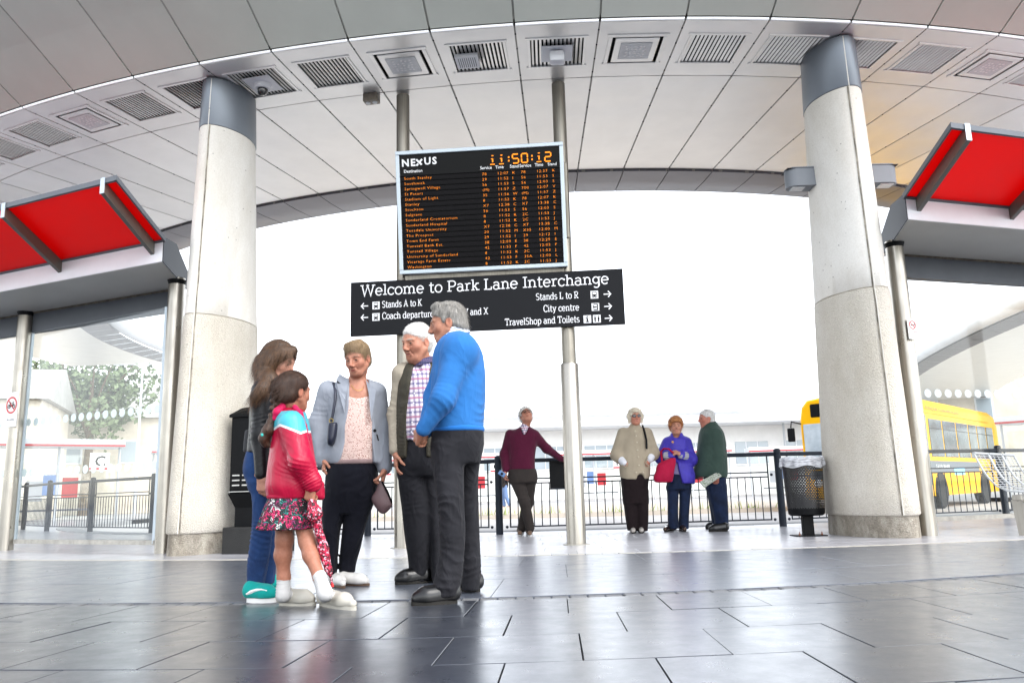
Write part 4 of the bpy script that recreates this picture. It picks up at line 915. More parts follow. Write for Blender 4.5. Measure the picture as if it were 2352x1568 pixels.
# ------------------------------------------------------------------ the yellow bus
M['yellow'] = mat('bus_yellow', '#ecb005', .5, var=.05, vscale=2, spec=.12)
M['busglass'] = mat('bus_window', '#20272c', .15, col2='#56626a', vscale=1.6, spec=.15)
M['tyre'] = mat('tyre_rubber', '#141414', .8, var=.2)
M['rubber'] = mat('window_rubber', '#15161a', .6)
M['buscream'] = mat('bus_dark_band', '#4b5560', .35)
def bus(loc, ang):
    o = empty('bus', loc, ang, 'yellow single-deck bus beyond the fence, partly hidden by the right column', 'bus')
    L_, Wd, H_ = 9.6, 2.4, 2.85     # local: +x towards the front, side shown is +y
    prof = [(-Wd/2, .32), (-Wd/2, 2.30), (-Wd/2+.06, 2.62), (-Wd/2+.22, 2.79), (-.5, 2.85), (.5, 2.85), (Wd/2-.22, 2.79), (Wd/2-.06, 2.62), (Wd/2, 2.30), (Wd/2, .32)]
    m = MB(); rows = []
    for x, s_, dz in ((-L_/2, .95, -.05), (-L_/2+.12, 1, 0), (L_/2-.25, 1, 0), (L_/2-.06, .97, -.02), (L_/2, .93, -.07)): rows.append([Vector((x, y*s_, z+(dz if z > 2 else 0))) for y, z in prof])
    m.ring(rows, True, True); body = m.build('body', M['yellow'], o, smooth=True, angle=35)
    # side windows (near side), pillars stay body colour
    xs = [-4.1, -3.2, -2.15, -1.2, .05, 1.35, 2.55]
    for i in range(6):
        a, b = xs[i]+.05, xs[i+1]-.05
        m = MB(); m.bbox(((a+b)/2, Wd/2+.004, 1.78), (b-a, .02, .96), .008); w = m.build('window', M['busglass'], o)
        m = MB(); m.box(((a+b)/2, Wd/2+.016, 2.02), (b-a-.04, .006, .018)); m.build('transom', M['rubber'], w)
    # door near the front
    m = MB(); m.bbox((3.35, Wd/2+.004, 1.42), (1.25, .02, 1.95), .01); d = m.build('door', M['yellow'], o)
    for s_ in (-1, 1): m = MB(); m.bbox((3.35+s_*.31, Wd/2+.016, 1.46), (.54, .012, 1.75), .01); m.build('door_pane', M['busglass'], d)
    m = MB(); m.box((.7, Wd/2+.006, 1.05), (5.2, .006, .28)); m.build('side_band', M['buscream'], o)
    m = MB(); m.box((.2, Wd/2+.010, .93), (1.0, .003, .2)); m.build('blue_flash', mat('flash_blue', '#7fc6e6', .5), o)
    m = MB(); m.box((-.3, Wd/2+.006, 2.42), (6.8, .008, .02)); m.build('cant_rail', M['yellow'], o)
    m = MB(); m.box((-.3, Wd/2+.006, .80), (7.6, .01, .03)); m.build('rub_rail', M['yellow'], o)
    text('Working locally to provide better bus services', .15, mat('slogan_ink', '#8a4a12', .5), o, (2.6, Wd/2+.006, 2.50), (R(83), 0, R(180)), name='slogan', ext=.001, sx=1.1)
    text('Call 0191 386 4438', .15, M['print_white'], o, (2.3, Wd/2+.012, 1.0), (R(90), 0, R(180)), name='slogan', ext=.001)
    # wheels in arches
    for x in (2.0, -2.35):
        m = MB(); n_ = 22; m.ring([[(x+.56*math.cos(math.pi*i/n_), y, .36+.56*math.sin(math.pi*i/n_)) for i in range(n_+1)]+[(x-.56, y, .30), (x+.56, y, .30)] for y in (Wd/2+.007, Wd/2-.02)], True, True); m.build('wheel_arch', M['tyre'], o)
        for y in (-Wd/2+.10, Wd/2-.10):
            wh = empty('wheel', (x, y, .46)); wh.parent = o; wh.rotation_euler = (R(-90 if y > 0 else 90), 0, 0)
            m = MB(); m.lathe([(.30, -.13), (.44, -.13), (.465, -.10), (.465, .10), (.44, .13), (.30, .13)], n=30); m.build('tyre', M['tyre'], wh, smooth=True, angle=35)
            m = MB(); m.lathe([(0, .05), (.10, .05), (.12, .10), (.20, .07), (.29, .12), (.305, .125), (.305, -.12), (0, -.12)], n=24); m.build('rim', M['alu'], wh, smooth=True)
            nm = MB(); nm.lathe([(.02, 0), (.02, .04), (0, .045)], n=6); nm = nm.mesh('wheel_nut'); nm.materials.append(M['mgrey'])
            for k in range(8): place('wheel_nut', nm, wh, (.155*math.cos(k*math.pi/4), .155*math.sin(k*math.pi/4), .08))
    # front
    m = MB(); m.bbox((L_/2-.005, 0, 1.62), (.03, 2.16, 1.12), .03); ws = m.build('windscreen', mat('windscreen_glass', '#8d99a3', .12, col2='#c3ccd2', vscale=1.4, spec=.3), o)
    m = MB(); m.box((L_/2+.014, 0, 1.62), (.008, .03, 1.08)); m.build('windscreen_bar', M['rubber'], ws)
    m = MB(); m.bbox((L_/2-.03, 0, 2.50), (.03, 1.75, .36), .05); ds_ = m.build('destination_box', M['black'], o)
    m = MB(); m.box((L_/2-.012, .1, 2.50), (.006, 1.15, .26)); m.build('destination_screen', mat('blind', '#8b8f92', .4), ds_)
    text('NOT IN SERVICE', .15, mat('blind_text', '#e8e07a', .5, emit='#e8e060', estr=.3), ds_, (L_/2-.006, -.50, 2.44), (R(90), 0, R(90)), name='lettering', sx=.95)
    m = MB(); m.bbox((L_/2, 0, .90), (.03, 2.0, .22), .02); m.build('front_panel', M['buscream'], o)
    m = MB(); m.bbox((L_/2+.02, 0, .45), (.10, 2.3, .24), .03); m.build('bumper', M['yellow'], o)
    for s_ in (-1, 1):
        m = MB(); m.lathe([(0, .03), (.09, .025), (.11, 0), (.11, -.02)], n=16); h = m.mesh('headlamp', True); h.materials.append(M['diffuser']); q_ = place('headlamp', h, o, (L_/2+.0, s_*.82, .70)); q_.rotation_euler = (0, R(90), 0)
        m = MB(); m.tube([(L_/2-.05, s_*1.15, 2.2), (L_/2+.22, s_*1.28, 2.25), (L_/2+.24, s_*1.30, 2.1)], .018, 6); mr_ = m.build('mirror', M['black'], o)
        m = MB(); m.bbox((L_/2+.24, s_*1.30, 1.92), (.07, .18, .34), .02); m.build('mirror_head', M['black'], mr_)
    m = MB(); m.tube([(L_/2+.02, .1, .98), (L_/2+.05, .4, 1.28)], .012, 6); m.build('wiper', M['black'], o)
    return o
_bf = Vector((8.98, 18.7, ROAD)); _bd = Vector((.68, .733, 0))     # front near corner, direction to the rear
_bn = Vector((-.733, .68, 0))
bc = _bf+_bd*4.8+_bn*1.2
bus((bc.x, bc.y, ROAD), math.atan2(-_bd.y, -_bd.x))
# ------------------------------------------------------------------ organic modelling: signed-distance fields meshed by surface nets
V3 = lambda *a: np.array(a if len(a) > 1 else a[0], float)
def unit(v): v = np.asarray(v, float); return v/np.linalg.norm(v)
class Fld:
    def __init__(s): s.p = []
    def cone(s, a, b, ra, rb=None, k=.02, op=1):
        a, b = V3(a), V3(b); rb = ra if rb is None else rb; s.p.append(('c', (a, b, ra, rb), k, op, np.minimum(a-ra, b-rb), np.maximum(a+ra, b+rb))); return s
    def chain(s, pts, rs, k=.02, op=1):
        for i in range(len(pts)-1): s.cone(pts[i], pts[i+1], rs[i], rs[i+1], k, op)
        return s
    def ell(s, c, r, k=.02, rot=None, op=1):
        c, r = V3(c), V3(r); rot = np.eye(3) if rot is None else rot; e = np.abs(rot) @ r; s.p.append(('e', (c, r, rot), k, op, c-e, c+e)); return s
    def loft(s, rows, k=.02, op=1, p=2.4, rnd_=.012):
        rows = sorted(rows); z = np.array([q[0] for q in rows]); A = np.array([q[1:5] for q in rows], float)
        zz = np.linspace(z[0], z[-1], 60); B = np.stack([cubic(z, A[:, i], zz) for i in range(4)], 1)
        lo = V3((B[:, 0]-B[:, 2]).min(), (B[:, 1]-B[:, 3]).min(), z[0]); hi = V3((B[:, 0]+B[:, 2]).max(), (B[:, 1]+B[:, 3]).max(), z[-1])
        s.p.append(('l', (zz, B, p, rnd_), k, op, lo, hi)); return s
    def plane(s, c, n, k=.004):     # keeps the side the normal points away from
        s.p.append(('p', (V3(c), unit(n)), k, -2, None, None)); return s
    def mesh(s, h):
        pad = 3*h
        add = [q for q in s.p if q[3] == 1]
        lo = np.min([q[4] for q in add], 0)-pad; hi = np.max([q[5] for q in add], 0)+pad
        n = np.ceil((hi-lo)/h).astype(int)+1
        ax = [(lo[i]+h*np.arange(n[i])).astype(np.float32) for i in range(3)]
        f = np.full(n, .2, np.float32)
        for typ, a, k, op, pl, ph in s.p:
            if op == -2: sl = (slice(None),)*3
            else:
                m = k+3.5*h; i0 = np.maximum(((pl-m-lo)/h).astype(int), 0); i1 = np.minimum(((ph+m-lo)/h).astype(int)+2, n)
                if np.any(i1 <= i0): continue
                sl = tuple(slice(i0[i], i1[i]) for i in range(3))
            X_, Y_, Z_ = ax[0][sl[0]][:, None, None], ax[1][sl[1]][None, :, None], ax[2][sl[2]][None, None, :]
            if typ == 'c':
                A, B, ra, rb = a; d = B-A; L2 = max(d @ d, 1e-9)
                t = np.clip(((X_-A[0])*d[0]+(Y_-A[1])*d[1]+(Z_-A[2])*d[2])/L2, 0, 1)
                v = np.sqrt((X_-A[0]-t*d[0])**2+(Y_-A[1]-t*d[1])**2+(Z_-A[2]-t*d[2])**2)-(ra+(rb-ra)*t)
            elif typ == 'e':
                c, r, M_ = a; x, y, z = X_-c[0], Y_-c[1], Z_-c[2]
                q = [(x*M_[0, i]+y*M_[1, i]+z*M_[2, i])/r[i] for i in range(3)]
                k0 = np.sqrt(q[0]**2+q[1]**2+q[2]**2)+1e-6; k1 = np.sqrt((q[0]/r[0])**2+(q[1]/r[1])**2+(q[2]/r[2])**2)+1e-6
                v = k0*(k0-1)/k1
            elif typ == 'l':
                zz, B, p, rn = a; zc = np.clip(ax[2][sl[2]], zz[0], zz[-1]); g = [np.interp(zc, zz, B[:, i])[None, None, :] for i in range(4)]
                q = (np.abs((X_-g[0])/g[2])**p+np.abs((Y_-g[1])/g[3])**p+1e-9)**(1/p); v = (q-1)*np.minimum(g[2], g[3])
                dz = np.maximum(Z_-zz[-1], zz[0]-Z_)+rn; vv = v+rn
                v = np.sqrt(np.maximum(dz, 0)**2+np.maximum(vv, 0)**2)+np.minimum(np.maximum(dz, vv), 0)-rn
            else:
                c, nn = a; v = (X_-c[0])*nn[0]+(Y_-c[1])*nn[1]+(Z_-c[2])*nn[2]; v = np.broadcast_to(v, f.shape)
            v = v.astype(np.float32); o = f[sl]
            if op == 1: hh = np.maximum(k-np.abs(o-v), 0)/k; f[sl] = np.minimum(o, v)-hh*hh*k*.25
            else:
                v = -v if op == -1 else v
                hh = np.maximum(k-np.abs(o-v), 0)/k; f[sl] = np.maximum(o, v)+hh*hh*k*.25
        return nets(f, lo, h)
def cubic(x, y, xx):
    x = np.asarray(x, float); y = np.asarray(y, float)
    if len(x) < 3: return np.interp(xx, x, y)
    m = np.gradient(y, x); i = np.clip(np.searchsorted(x, xx)-1, 0, len(x)-2); h = x[i+1]-x[i]; t = (xx-x[i])/h
    return (2*t**3-3*t**2+1)*y[i]+(t**3-2*t**2+t)*h*m[i]+(-2*t**3+3*t**2)*y[i+1]+(t**3-t**2)*h*m[i+1]
_C = np.array([[i, j, k] for i in (0, 1) for j in (0, 1) for k in (0, 1)])
_E = [(a, b) for a in range(8) for b in range(a+1, 8) if np.abs(_C[a]-_C[b]).sum() == 1]
def nets(f, lo, h):
    ins = f < 0; cnt = sum(ins[c[0]:f.shape[0]-1+c[0], c[1]:f.shape[1]-1+c[1], c[2]:f.shape[2]-1+c[2]].astype(np.int8) for c in _C)
    act = np.argwhere((cnt > 0) & (cnt < 8)); idx = np.full(cnt.shape, -1, np.int64); idx[tuple(act.T)] = np.arange(len(act))
    val = np.stack([f[tuple((act+c).T)] for c in _C], 1); P = np.zeros((len(act), 3)); w = np.zeros(len(act))
    for a, b in _E:
        cr = (val[:, a] < 0) != (val[:, b] < 0); t = np.where(cr, val[:, a]/np.where(cr, val[:, a]-val[:, b], 1), 0)
        P += np.where(cr[:, None], _C[a]+t[:, None]*(_C[b]-_C[a]), 0); w += cr
    V = lo+h*(act+P/w[:, None]); Q = []
    for d in range(3):
        e1, e2 = [q for q in range(3) if q != d]; s0 = [slice(None)]*3; s1 = [slice(None)]*3; s0[d] = slice(0, -1); s1[d] = slice(1, None)
        A, B = ins[tuple(s0)], ins[tuple(s1)]; g = np.argwhere(A != B); g = g[(g[:, e1] > 0) & (g[:, e2] > 0) & (g[:, e1] < f.shape[e1]-1) & (g[:, e2] < f.shape[e2]-1)]
        fl = A[tuple(g.T)]
        def off(u, v): q = g.copy(); q[:, e1] -= u; q[:, e2] -= v; return idx[tuple(q.T)]
        q = np.stack([off(0, 0), off(1, 0), off(1, 1), off(0, 1)], 1); flip = fl if d != 1 else ~fl
        q[~flip] = q[~flip][:, ::-1]; Q.append(q)
    return V, np.concatenate(Q)
def vnormals(V, Q):
    n = np.cross(V[Q[:, 2]]-V[Q[:, 0]], V[Q[:, 3]]-V[Q[:, 1]]); N = np.zeros_like(V)
    for i in range(4): np.add.at(N, Q[:, i], n)
    return N/(np.linalg.norm(N, axis=1, keepdims=True)+1e-12)
def relax(V, Q, it=1, lam=.5):
    for _ in range(it):
        S = np.zeros_like(V); c = np.zeros(len(V))
        for i in range(4):
            for j in (1, 3): np.add.at(S, Q[:, i], V[Q[:, (i+j) % 4]]); np.add.at(c, Q[:, i], 1)
        V = V+lam*(S/np.maximum(c, 1)[:, None]-V)
    return V
def add_col(me, C):
    at_ = me.color_attributes.new('Col', 'FLOAT_COLOR', 'POINT'); at_.data.foreach_set('color', np.c_[C, np.ones(len(C))].astype(np.float32).ravel())
def skin_obj(name, F, mtl, root, vox, disp=None, col=None, it=1):
    V, Q = F.mesh(vox); V = relax(V, Q, it)
    N = vnormals(V, Q)
    if disp is not None: V = V+N*disp(V, N)[:, None]
    off = np.zeros(3); q = root
    while q is not None: off += np.array(q.location); q = q.parent
    me = bpy.data.meshes.new(name); me.from_pydata((V-off).tolist(), [], Q.tolist()); me.update(); me.polygons.foreach_set('use_smooth', [True]*len(me.polygons))
    if col is not None: add_col(me, col(V, N))
    me.materials.append(mtl)
    o = mesh_obj(name, me, None, root); o['_v'] = 0; del o['_v']
    return o, V, N
_rs = np.random.RandomState(5)
def wrinkle(amp=.004, f=28, seed=0, stretch=(1, 1, .55), sharp=1.6):
    rs = np.random.RandomState(seed); D = rs.normal(size=(6, 3)); D /= np.linalg.norm(D, axis=1)[:, None]; D = D*np.array(stretch); ph = rs.uniform(0, 6.3, 12)
    def fn(V, N):
        s_ = 0
        for i in range(3):
            wv = np.sin(V @ D[i]*f*(1+.35*i)+ph[i]+1.8*np.sin(V @ D[i+3]*f*.45+ph[i+6])); s_ = s_+(np.abs(wv)**sharp*np.sign(wv))/(1+.5*i)
        return amp*s_*.6
    return fn
def folds(*L):
    """(centre, direction, radius, amplitude, wavelength): irregular soft creases near a joint"""
    def fn(V, N):
        s_ = np.zeros(len(V))
        for n_, (c, d, r_, a_, wl) in enumerate(L):
            rs = np.random.RandomState(int(abs(c[0]*977+c[2]*131+n_*17)) % 9973); q = V-V3(c); d = unit(d); e1 = unit(np.cross(d, [.3, .9, .2])); e2 = np.cross(d, e1); u = q @ d; w1, w2 = q @ e1, q @ e2; ph = rs.uniform(0, 6.3, 6)
            warp = 1.5*np.sin(w1*13+ph[0])+1.3*np.sin(w2*17+ph[1])+1.1*np.sin((w1+u)*23+ph[2])+2.0*np.sin(u*9+ph[5])
            msk = np.clip(.5+.9*np.sin(w1*9+u*14+ph[3])*np.sin(w2*11-u*8+ph[4]), 0, 1); wv = np.sin(2*np.pi*u/(wl*1.25)+warp); s_ += .62*a_*msk*(1-2*np.abs(wv)**.75)*np.exp(-(q**2).sum(1)/r_**2)
        return s_
    return fn
def both(*fs): return lambda V, N: sum(f(V, N) for f in fs)
def at_np(x, y, Y): return np.array(at(x, y, Y))
def NP(zx, zy, Y): return at_np(533+.4806*zx, 680+.4805*zy, Y)      # group close to the camera
def FP(zx, zy, Y): return at_np(1120.9+.25*zx, 900.4+.25*zy, Y)     # people by the fence
def rows(cv, L_):
    out = []
    for (y, xl, xr_, Y, b) in L_:
        a, c = cv(xl, y, Y), cv(xr_, y, Y); m_ = (a+c)/2; out.append((m_[2], m_[0], m_[1], np.linalg.norm(a-c)/2, b))
    return out

# ------------------------------------------------------------------ materials for people
def skin_mat():
    q = Mat('skin'); b = q.b; a = q.n('VertexColor', layer_name='Col'); v = q.coord('Object')
    n = q.n('TexNoise', Scale=55.0, Detail=5.0, Roughness=.65); q.l(v, n.inputs['Vector']); rp = q.n('ValToRGB'); ramp(rp, [(.3, (.60, .54, .52)), (.7, (.78, .75, .73))]); q.l(n.outputs[0], rp.inputs[0])
    q.l(q.mix(1.0, a.outputs[0], rp.outputs[0], 'MULTIPLY'), b.inputs['Base Color']); b.inputs['Roughness'].default_value = .5
    b.inputs['Subsurface Weight'].default_value = .05; b.inputs['Subsurface Radius'].default_value = (.012, .005, .003); b.inputs['Subsurface Scale'].default_value = .6; b.inputs['Specular IOR Level'].default_value = .35
    bp = q.n('Bump', Strength=.25, Distance=.002); q.l(n.outputs[0], bp.inputs['Height']); q.l(bp.outputs[0], b.inputs['Normal']); return q.m
M['skin'] = skin_mat()
M['eye_white'] = mat('eye_white', '#a39a93', .25); M['iris'] = mat('iris', '#2b1d14', .15)
def cloth(name, col, rough=.85, weave=220, bump=.25, var=.14, sheen=.25, col2=None, spec=.15, vscale=7, stretch=(1, 1, 1), coat=0.0, crease=6.5, crs=.55):
    q = Mat(name); b = q.b; c = lin(col); v = q.coord('Object', stretch); b.inputs['Roughness'].default_value = rough; b.inputs['Specular IOR Level'].default_value = spec
    b.inputs['Sheen Weight'].default_value = sheen*.25; b.inputs['Sheen Roughness'].default_value = .5; b.inputs['Coat Weight'].default_value = coat; b.inputs['Coat Roughness'].default_value = .25
    n = q.n('TexNoise', Scale=vscale, Detail=6.0, Roughness=.65); q.l(v, n.inputs['Vector']); rp = q.n('ValToRGB'); ramp(rp, [(.3, lin(col2) if col2 else tuple(x*(1-var) for x in c)), (.7, tuple(min(1, x*(1+var*.5)) for x in c))]); q.l(n.outputs[0], rp.inputs[0]); q.l(rp.outputs[0], b.inputs['Base Color'])
    w = q.n('TexNoise', Scale=weave, Detail=2.0, Roughness=.5); q.l(q.coord('Object'), w.inputs['Vector']); n2 = q.n('TexNoise', Scale=crease, Detail=2.5, Roughness=.45, Distortion=.9); q.l(q.coord('Object', (1, 1, .62), (.25, .3, 0)), n2.inputs['Vector']); rdg = q.math('SUBTRACT', 1.0, q.math('ABSOLUTE', q.math('MULTIPLY_ADD', n2.outputs[0], 4.0, -2.0)))
    bp = q.n('Bump', Strength=bump, Distance=.004); q.l(w.outputs[0], bp.inputs['Height']); bp2 = q.n('Bump', Strength=crs, Distance=.012); q.l(rdg, bp2.inputs['Height']); q.l(bp.outputs[0], bp2.inputs['Normal']); q.l(bp2.outputs[0], b.inputs['Normal'])
    return q.m
def knit(name, col, rib=170, rough=.9, depth=.5, axis='Z'):
    q = Mat(name); b = q.b; c = lin(col); b.inputs['Roughness'].default_value = rough; b.inputs['Sheen Weight'].default_value = .06; b.inputs['Specular IOR Level'].default_value = .12
    v = q.coord('Object'); w = q.n('TexWave', Scale=rib/6.283, Distortion=1.2, Detail=2.0); w.bands_direction = axis; q.l(v, w.inputs['Vector'])
    n = q.n('TexNoise', Scale=9.0, Detail=6.0); q.l(v, n.inputs['Vector']); rp = q.n('ValToRGB'); ramp(rp, [(.3, tuple(x*.85 for x in c)), (.7, c)]); q.l(n.outputs[0], rp.inputs[0])
    rp2 = q.n('ValToRGB'); ramp(rp2, [(.0, (.68, .68, .68)), (.6, (1, 1, 1))]); q.l(w.outputs['Fac'], rp2.inputs[0]); q.l(q.mix(.7, rp.outputs[0], rp2.outputs[0], 'MULTIPLY'), b.inputs['Base Color'])
    bp = q.n('Bump', Strength=depth, Distance=.004); q.l(w.outputs['Fac'], bp.inputs['Height']); q.l(bp.outputs[0], b.inputs['Normal']); return q.m
def hair_mat(name, c1, c2, scale=(60, 60, 8), rough=.5):
    q = Mat(name); b = q.b; v = q.coord('Object', scale); n = q.n('TexNoise', Scale=2.2, Detail=5.0, Roughness=.7); q.l(v, n.inputs['Vector']); rp = q.n('ValToRGB'); ramp(rp, [(.3, lin(c1)), (.7, lin(c2))]); q.l(n.outputs[0], rp.inputs[0]); q.l(rp.outputs[0], b.inputs['Base Color'])
    b.inputs['Roughness'].default_value = rough; b.inputs['Specular IOR Level'].default_value = .4; bp = q.n('Bump', Strength=.7, Distance=.006); q.l(n.outputs[0], bp.inputs['Height']); q.l(bp.outputs[0], b.inputs['Normal']); return q.m
M['leather_black'] = mat('black_leather_shoe', '#0d0d0e', .3, var=.3, vscale=20, bump=.1, bscale=90, coat=.25, spec=.4)
M['sole'] = mat('shoe_sole', '#17140f', .8)

# ------------------------------------------------------------------ head, hands, feet
def frame(fwd, up=(0, 0, 1)):
    f = unit(fwd); r_ = unit(np.cross(f, up)); u = np.cross(r_, f); return np.stack([r_, f, u], 1)       # columns: right, forward, up
def head(F, c, fwd, s=1.0, tilt=0.0, jaw=1.0, nose=1.0, child=False, mouth_open=0.0, aged=1.0):
    Mx = frame(fwd)
    if tilt: a = tilt; Mx = Mx @ np.array([[math.cos(a), 0, math.sin(a)], [0, 1, 0], [-math.sin(a), 0, math.cos(a)]])
    c = V3(c); T = lambda *p: c+Mx @ (np.array(p)*s); S = lambda *r_: np.array(r_)*s
    F.ell(T(0, -.012, .045), S(.076, .096, .082), .03*s, Mx)
    F.ell(T(0, .034, -.022), S(.060*jaw, .062, .085), .04*s, Mx)
    F.ell(T(0, .058, -.088), S(.030*jaw, .028, .024), .03*s, Mx)
    for q in (-1, 1):
        F.ell(T(q*.044*jaw, .054, -.020), S(.021, .019, .019), .03*s, Mx)
        F.cone(T(q*.062*jaw, -.0, -.045), T(q*.032*jaw, .052, -.088), .016*s, .016*s, .03*s)
        F.cone(T(q*.014, .091, .030), T(q*.046, .076, .030), .0085*s, .008*s, .014*s)
        F.ell(T(q*.031, .101, .012), S(.017, .015, .0115), .012*s, Mx, -1)
        F.ell(T(q*.031, .0770, .009), S(.0165, .0155, .0150), .006*s, Mx); F.ell(T(q*.0315, .0975, .0075), S(.0150, .0140, .0064), .003*s, Mx, -1)
        F.ell(T(q*.0765, -.012, -.004), S(.009, .020, .033), .008*s, Mx); F.ell(T(q*.085, -.008, .001), S(.006, .011, .020), .006*s, Mx, -1)
        if aged: F.cone(T(q*.021, .094, -.034), T(q*.030, .078, -.064), .0022*aged*s, .0018*aged*s, .007*s, -1); F.cone(T(q*.020, .091, -.007), T(q*.040, .080, -.008), .0014*aged*s, .0012*aged*s, .006*s, -1)
        F.ell(T(q*.013, .103, -.030), S(.0085*nose, .011, .0075), .008*s, Mx)
    F.cone(T(0, .092, .024), T(0, .114, -.021), .0080*s, .0102*s*nose, .014*s)
    F.cone(T(-.017, .0885, -.0565), T(.017, .0885, -.0565), .0050*s, .0050*s, .010*s)
    F.cone(T(-.014, .0870, -.0650), T(.014, .0870, -.0650), .0058*s, .0058*s, .010*s)
    F.cone(T(-.018, .0960, -.0607), T(.018, .0960, -.0607), (.0026+mouth_open)*s, (.0026+mouth_open)*s, .004*s, -1)
    return T, Mx
def face_colour(T, Mx, s, base, brow, lip='#a5584f', blush=.35, beard=0.0):
    b = np.array(lin(base)); br = np.array(lin(brow)); lp = np.array(lin(lip)); c0 = T(0, 0, 0)
    def fn(V, N):
        q = ((V-c0) @ Mx)/s; C = np.tile(b, (len(V), 1))
        inh = (np.abs(q).max(1) < .16)
        def blob(p, r_, soft=1.0): d = np.sqrt((((q-np.array(p))/np.array(r_))**2).sum(1)); return np.clip(1.5-d, 0, 1)*inh
        for sg_ in (-1, 1):
            w = blob((sg_*.045, .07, -.025), (.028, .05, .026))*blush*.45; C = C*(1-w[:, None])+w[:, None]*b*np.array([1.05, .72, .68])
            w = np.clip(1.6-np.sqrt((((q-np.array((sg_*.031, .085, .034+0*sg_)))/np.array((.019, .03, .0055)))**2).sum(1)), 0, 1)*inh*.8; C = C*(1-w[:, None])+w[:, None]*br
            w = blob((sg_*.0765, -.01, 0), (.012, .02, .03))*.4; C = C*(1-w[:, None])+w[:, None]*b*np.array([1.05, .66, .6])
            w = blob((sg_*.031, .085, .006), (.020, .03, .012))*.35; C = C*(1-w[:, None])+w[:, None]*b*.62  # eye sockets darkened, their shading put into the skin colour
        w = blob((0, .115, -.024), (.016, .02, .014))*.35; C = C*(1-w[:, None])+w[:, None]*b*np.array([1.05, .7, .65])
        w = blob((0, .092, -.061), (.016, .02, .0062)); C = C*(1-w[:, None])+w[:, None]*lp; w = np.clip(1.4-np.sqrt((((q-np.array((0, .09, -.0607)))/np.array((.0185, .03, .0016)))**2).sum(1)), 0, 1)*inh*.85; C = C*(1-w[:, None])+w[:, None]*lp*.25  # dark lip line paints in the shade of the mouth slit
        if beard: w = blob((0, .06, -.075), (.06, .06, .035))*beard; C = C*(1-w[:, None])+w[:, None]*b*.7
        return C
    return fn
def eyes(root, T, Mx, s, look=(0, 1, 0)):
    for q in (-1, 1):
        c = T(q*.031, .0765, .0085); m = MB(); rows_ = []
        lk = Mx @ unit(look); n_ = 12; ex = unit(np.cross(lk, Mx[:, 2])); ey = np.cross(ex, lk)
        for i in range(9):
            th = math.pi*i/8; rows_.append([c+.0128*s*(lk*math.cos(th)+math.sin(th)*(ex*math.cos(2*math.pi*k/n_)+ey*math.sin(2*math.pi*k/n_))) for k in range(n_)])
        off = np.array(root.location); m.ring([[p-off for p in r_] for r_ in rows_], True, True)
        for i in range(2*n_): m.mi[i] = 1
        m.mi[-2] = 1
        m.build('eye', [M['eye_white'], M['iris']], root, smooth=True)
def hand(F, w, d, pn, side=1, s=1.0, curl=(.35, .5, .35), spread=.0, thumb=(.6, .3)):
    """w wrist, d direction of the fingers, pn palm normal, side +1 thumb along d x pn"""
    d = unit(d); pn = unit(V3(pn)-d*(V3(pn) @ d)); lat = np.cross(d, pn)*side; w = V3(w)
    F.cone(w-d*.03*s, w+d*.012*s, .024*s, .024*s, .015)
    for i, (lo_, ln, r_) in enumerate(((.030, .072, .0085), (.010, .080, .0088), (-.011, .074, .0084), (-.031, .058, .0075))):
        kn = w+d*(.088-.004*abs(i-1))*s+lat*lo_*s; F.cone(w+d*.01*s+lat*lo_*.55*s, kn, .0165*s, .0125*s, .014)
        p = kn; a = 0; dd = d
        for j, fr in enumerate((.45, .31, .24)):
            a += curl[j]*(1+.12*i); dd = d*math.cos(a)+pn*math.sin(a)+lat*spread*(1.5-i)*.1; q = p+dd*ln*fr*s; F.cone(p, q, (r_-.0006*j)*s, (r_-.0006*(j+1))*s, .0045); p = q
    b = w+d*.022*s+lat*.026*s; t1 = b+(d*.55+lat*.62+pn*.35)*.045*s; t2 = t1+(d*math.cos(thumb[0])+pn*math.sin(thumb[0])+lat*.12)*.032*s; t3 = t2+(d*math.cos(thumb[0]+thumb[1])+pn*math.sin(thumb[0]+thumb[1])-lat*.1)*.024*s
    F.cone(w+d*.015*s, b, .018*s, .017*s, .014); F.cone(b, t1, .0155*s, .0115*s, .01); F.cone(t1, t2, .0105*s, .0095*s, .005); F.cone(t2, t3, .0095*s, .0078*s, .005)
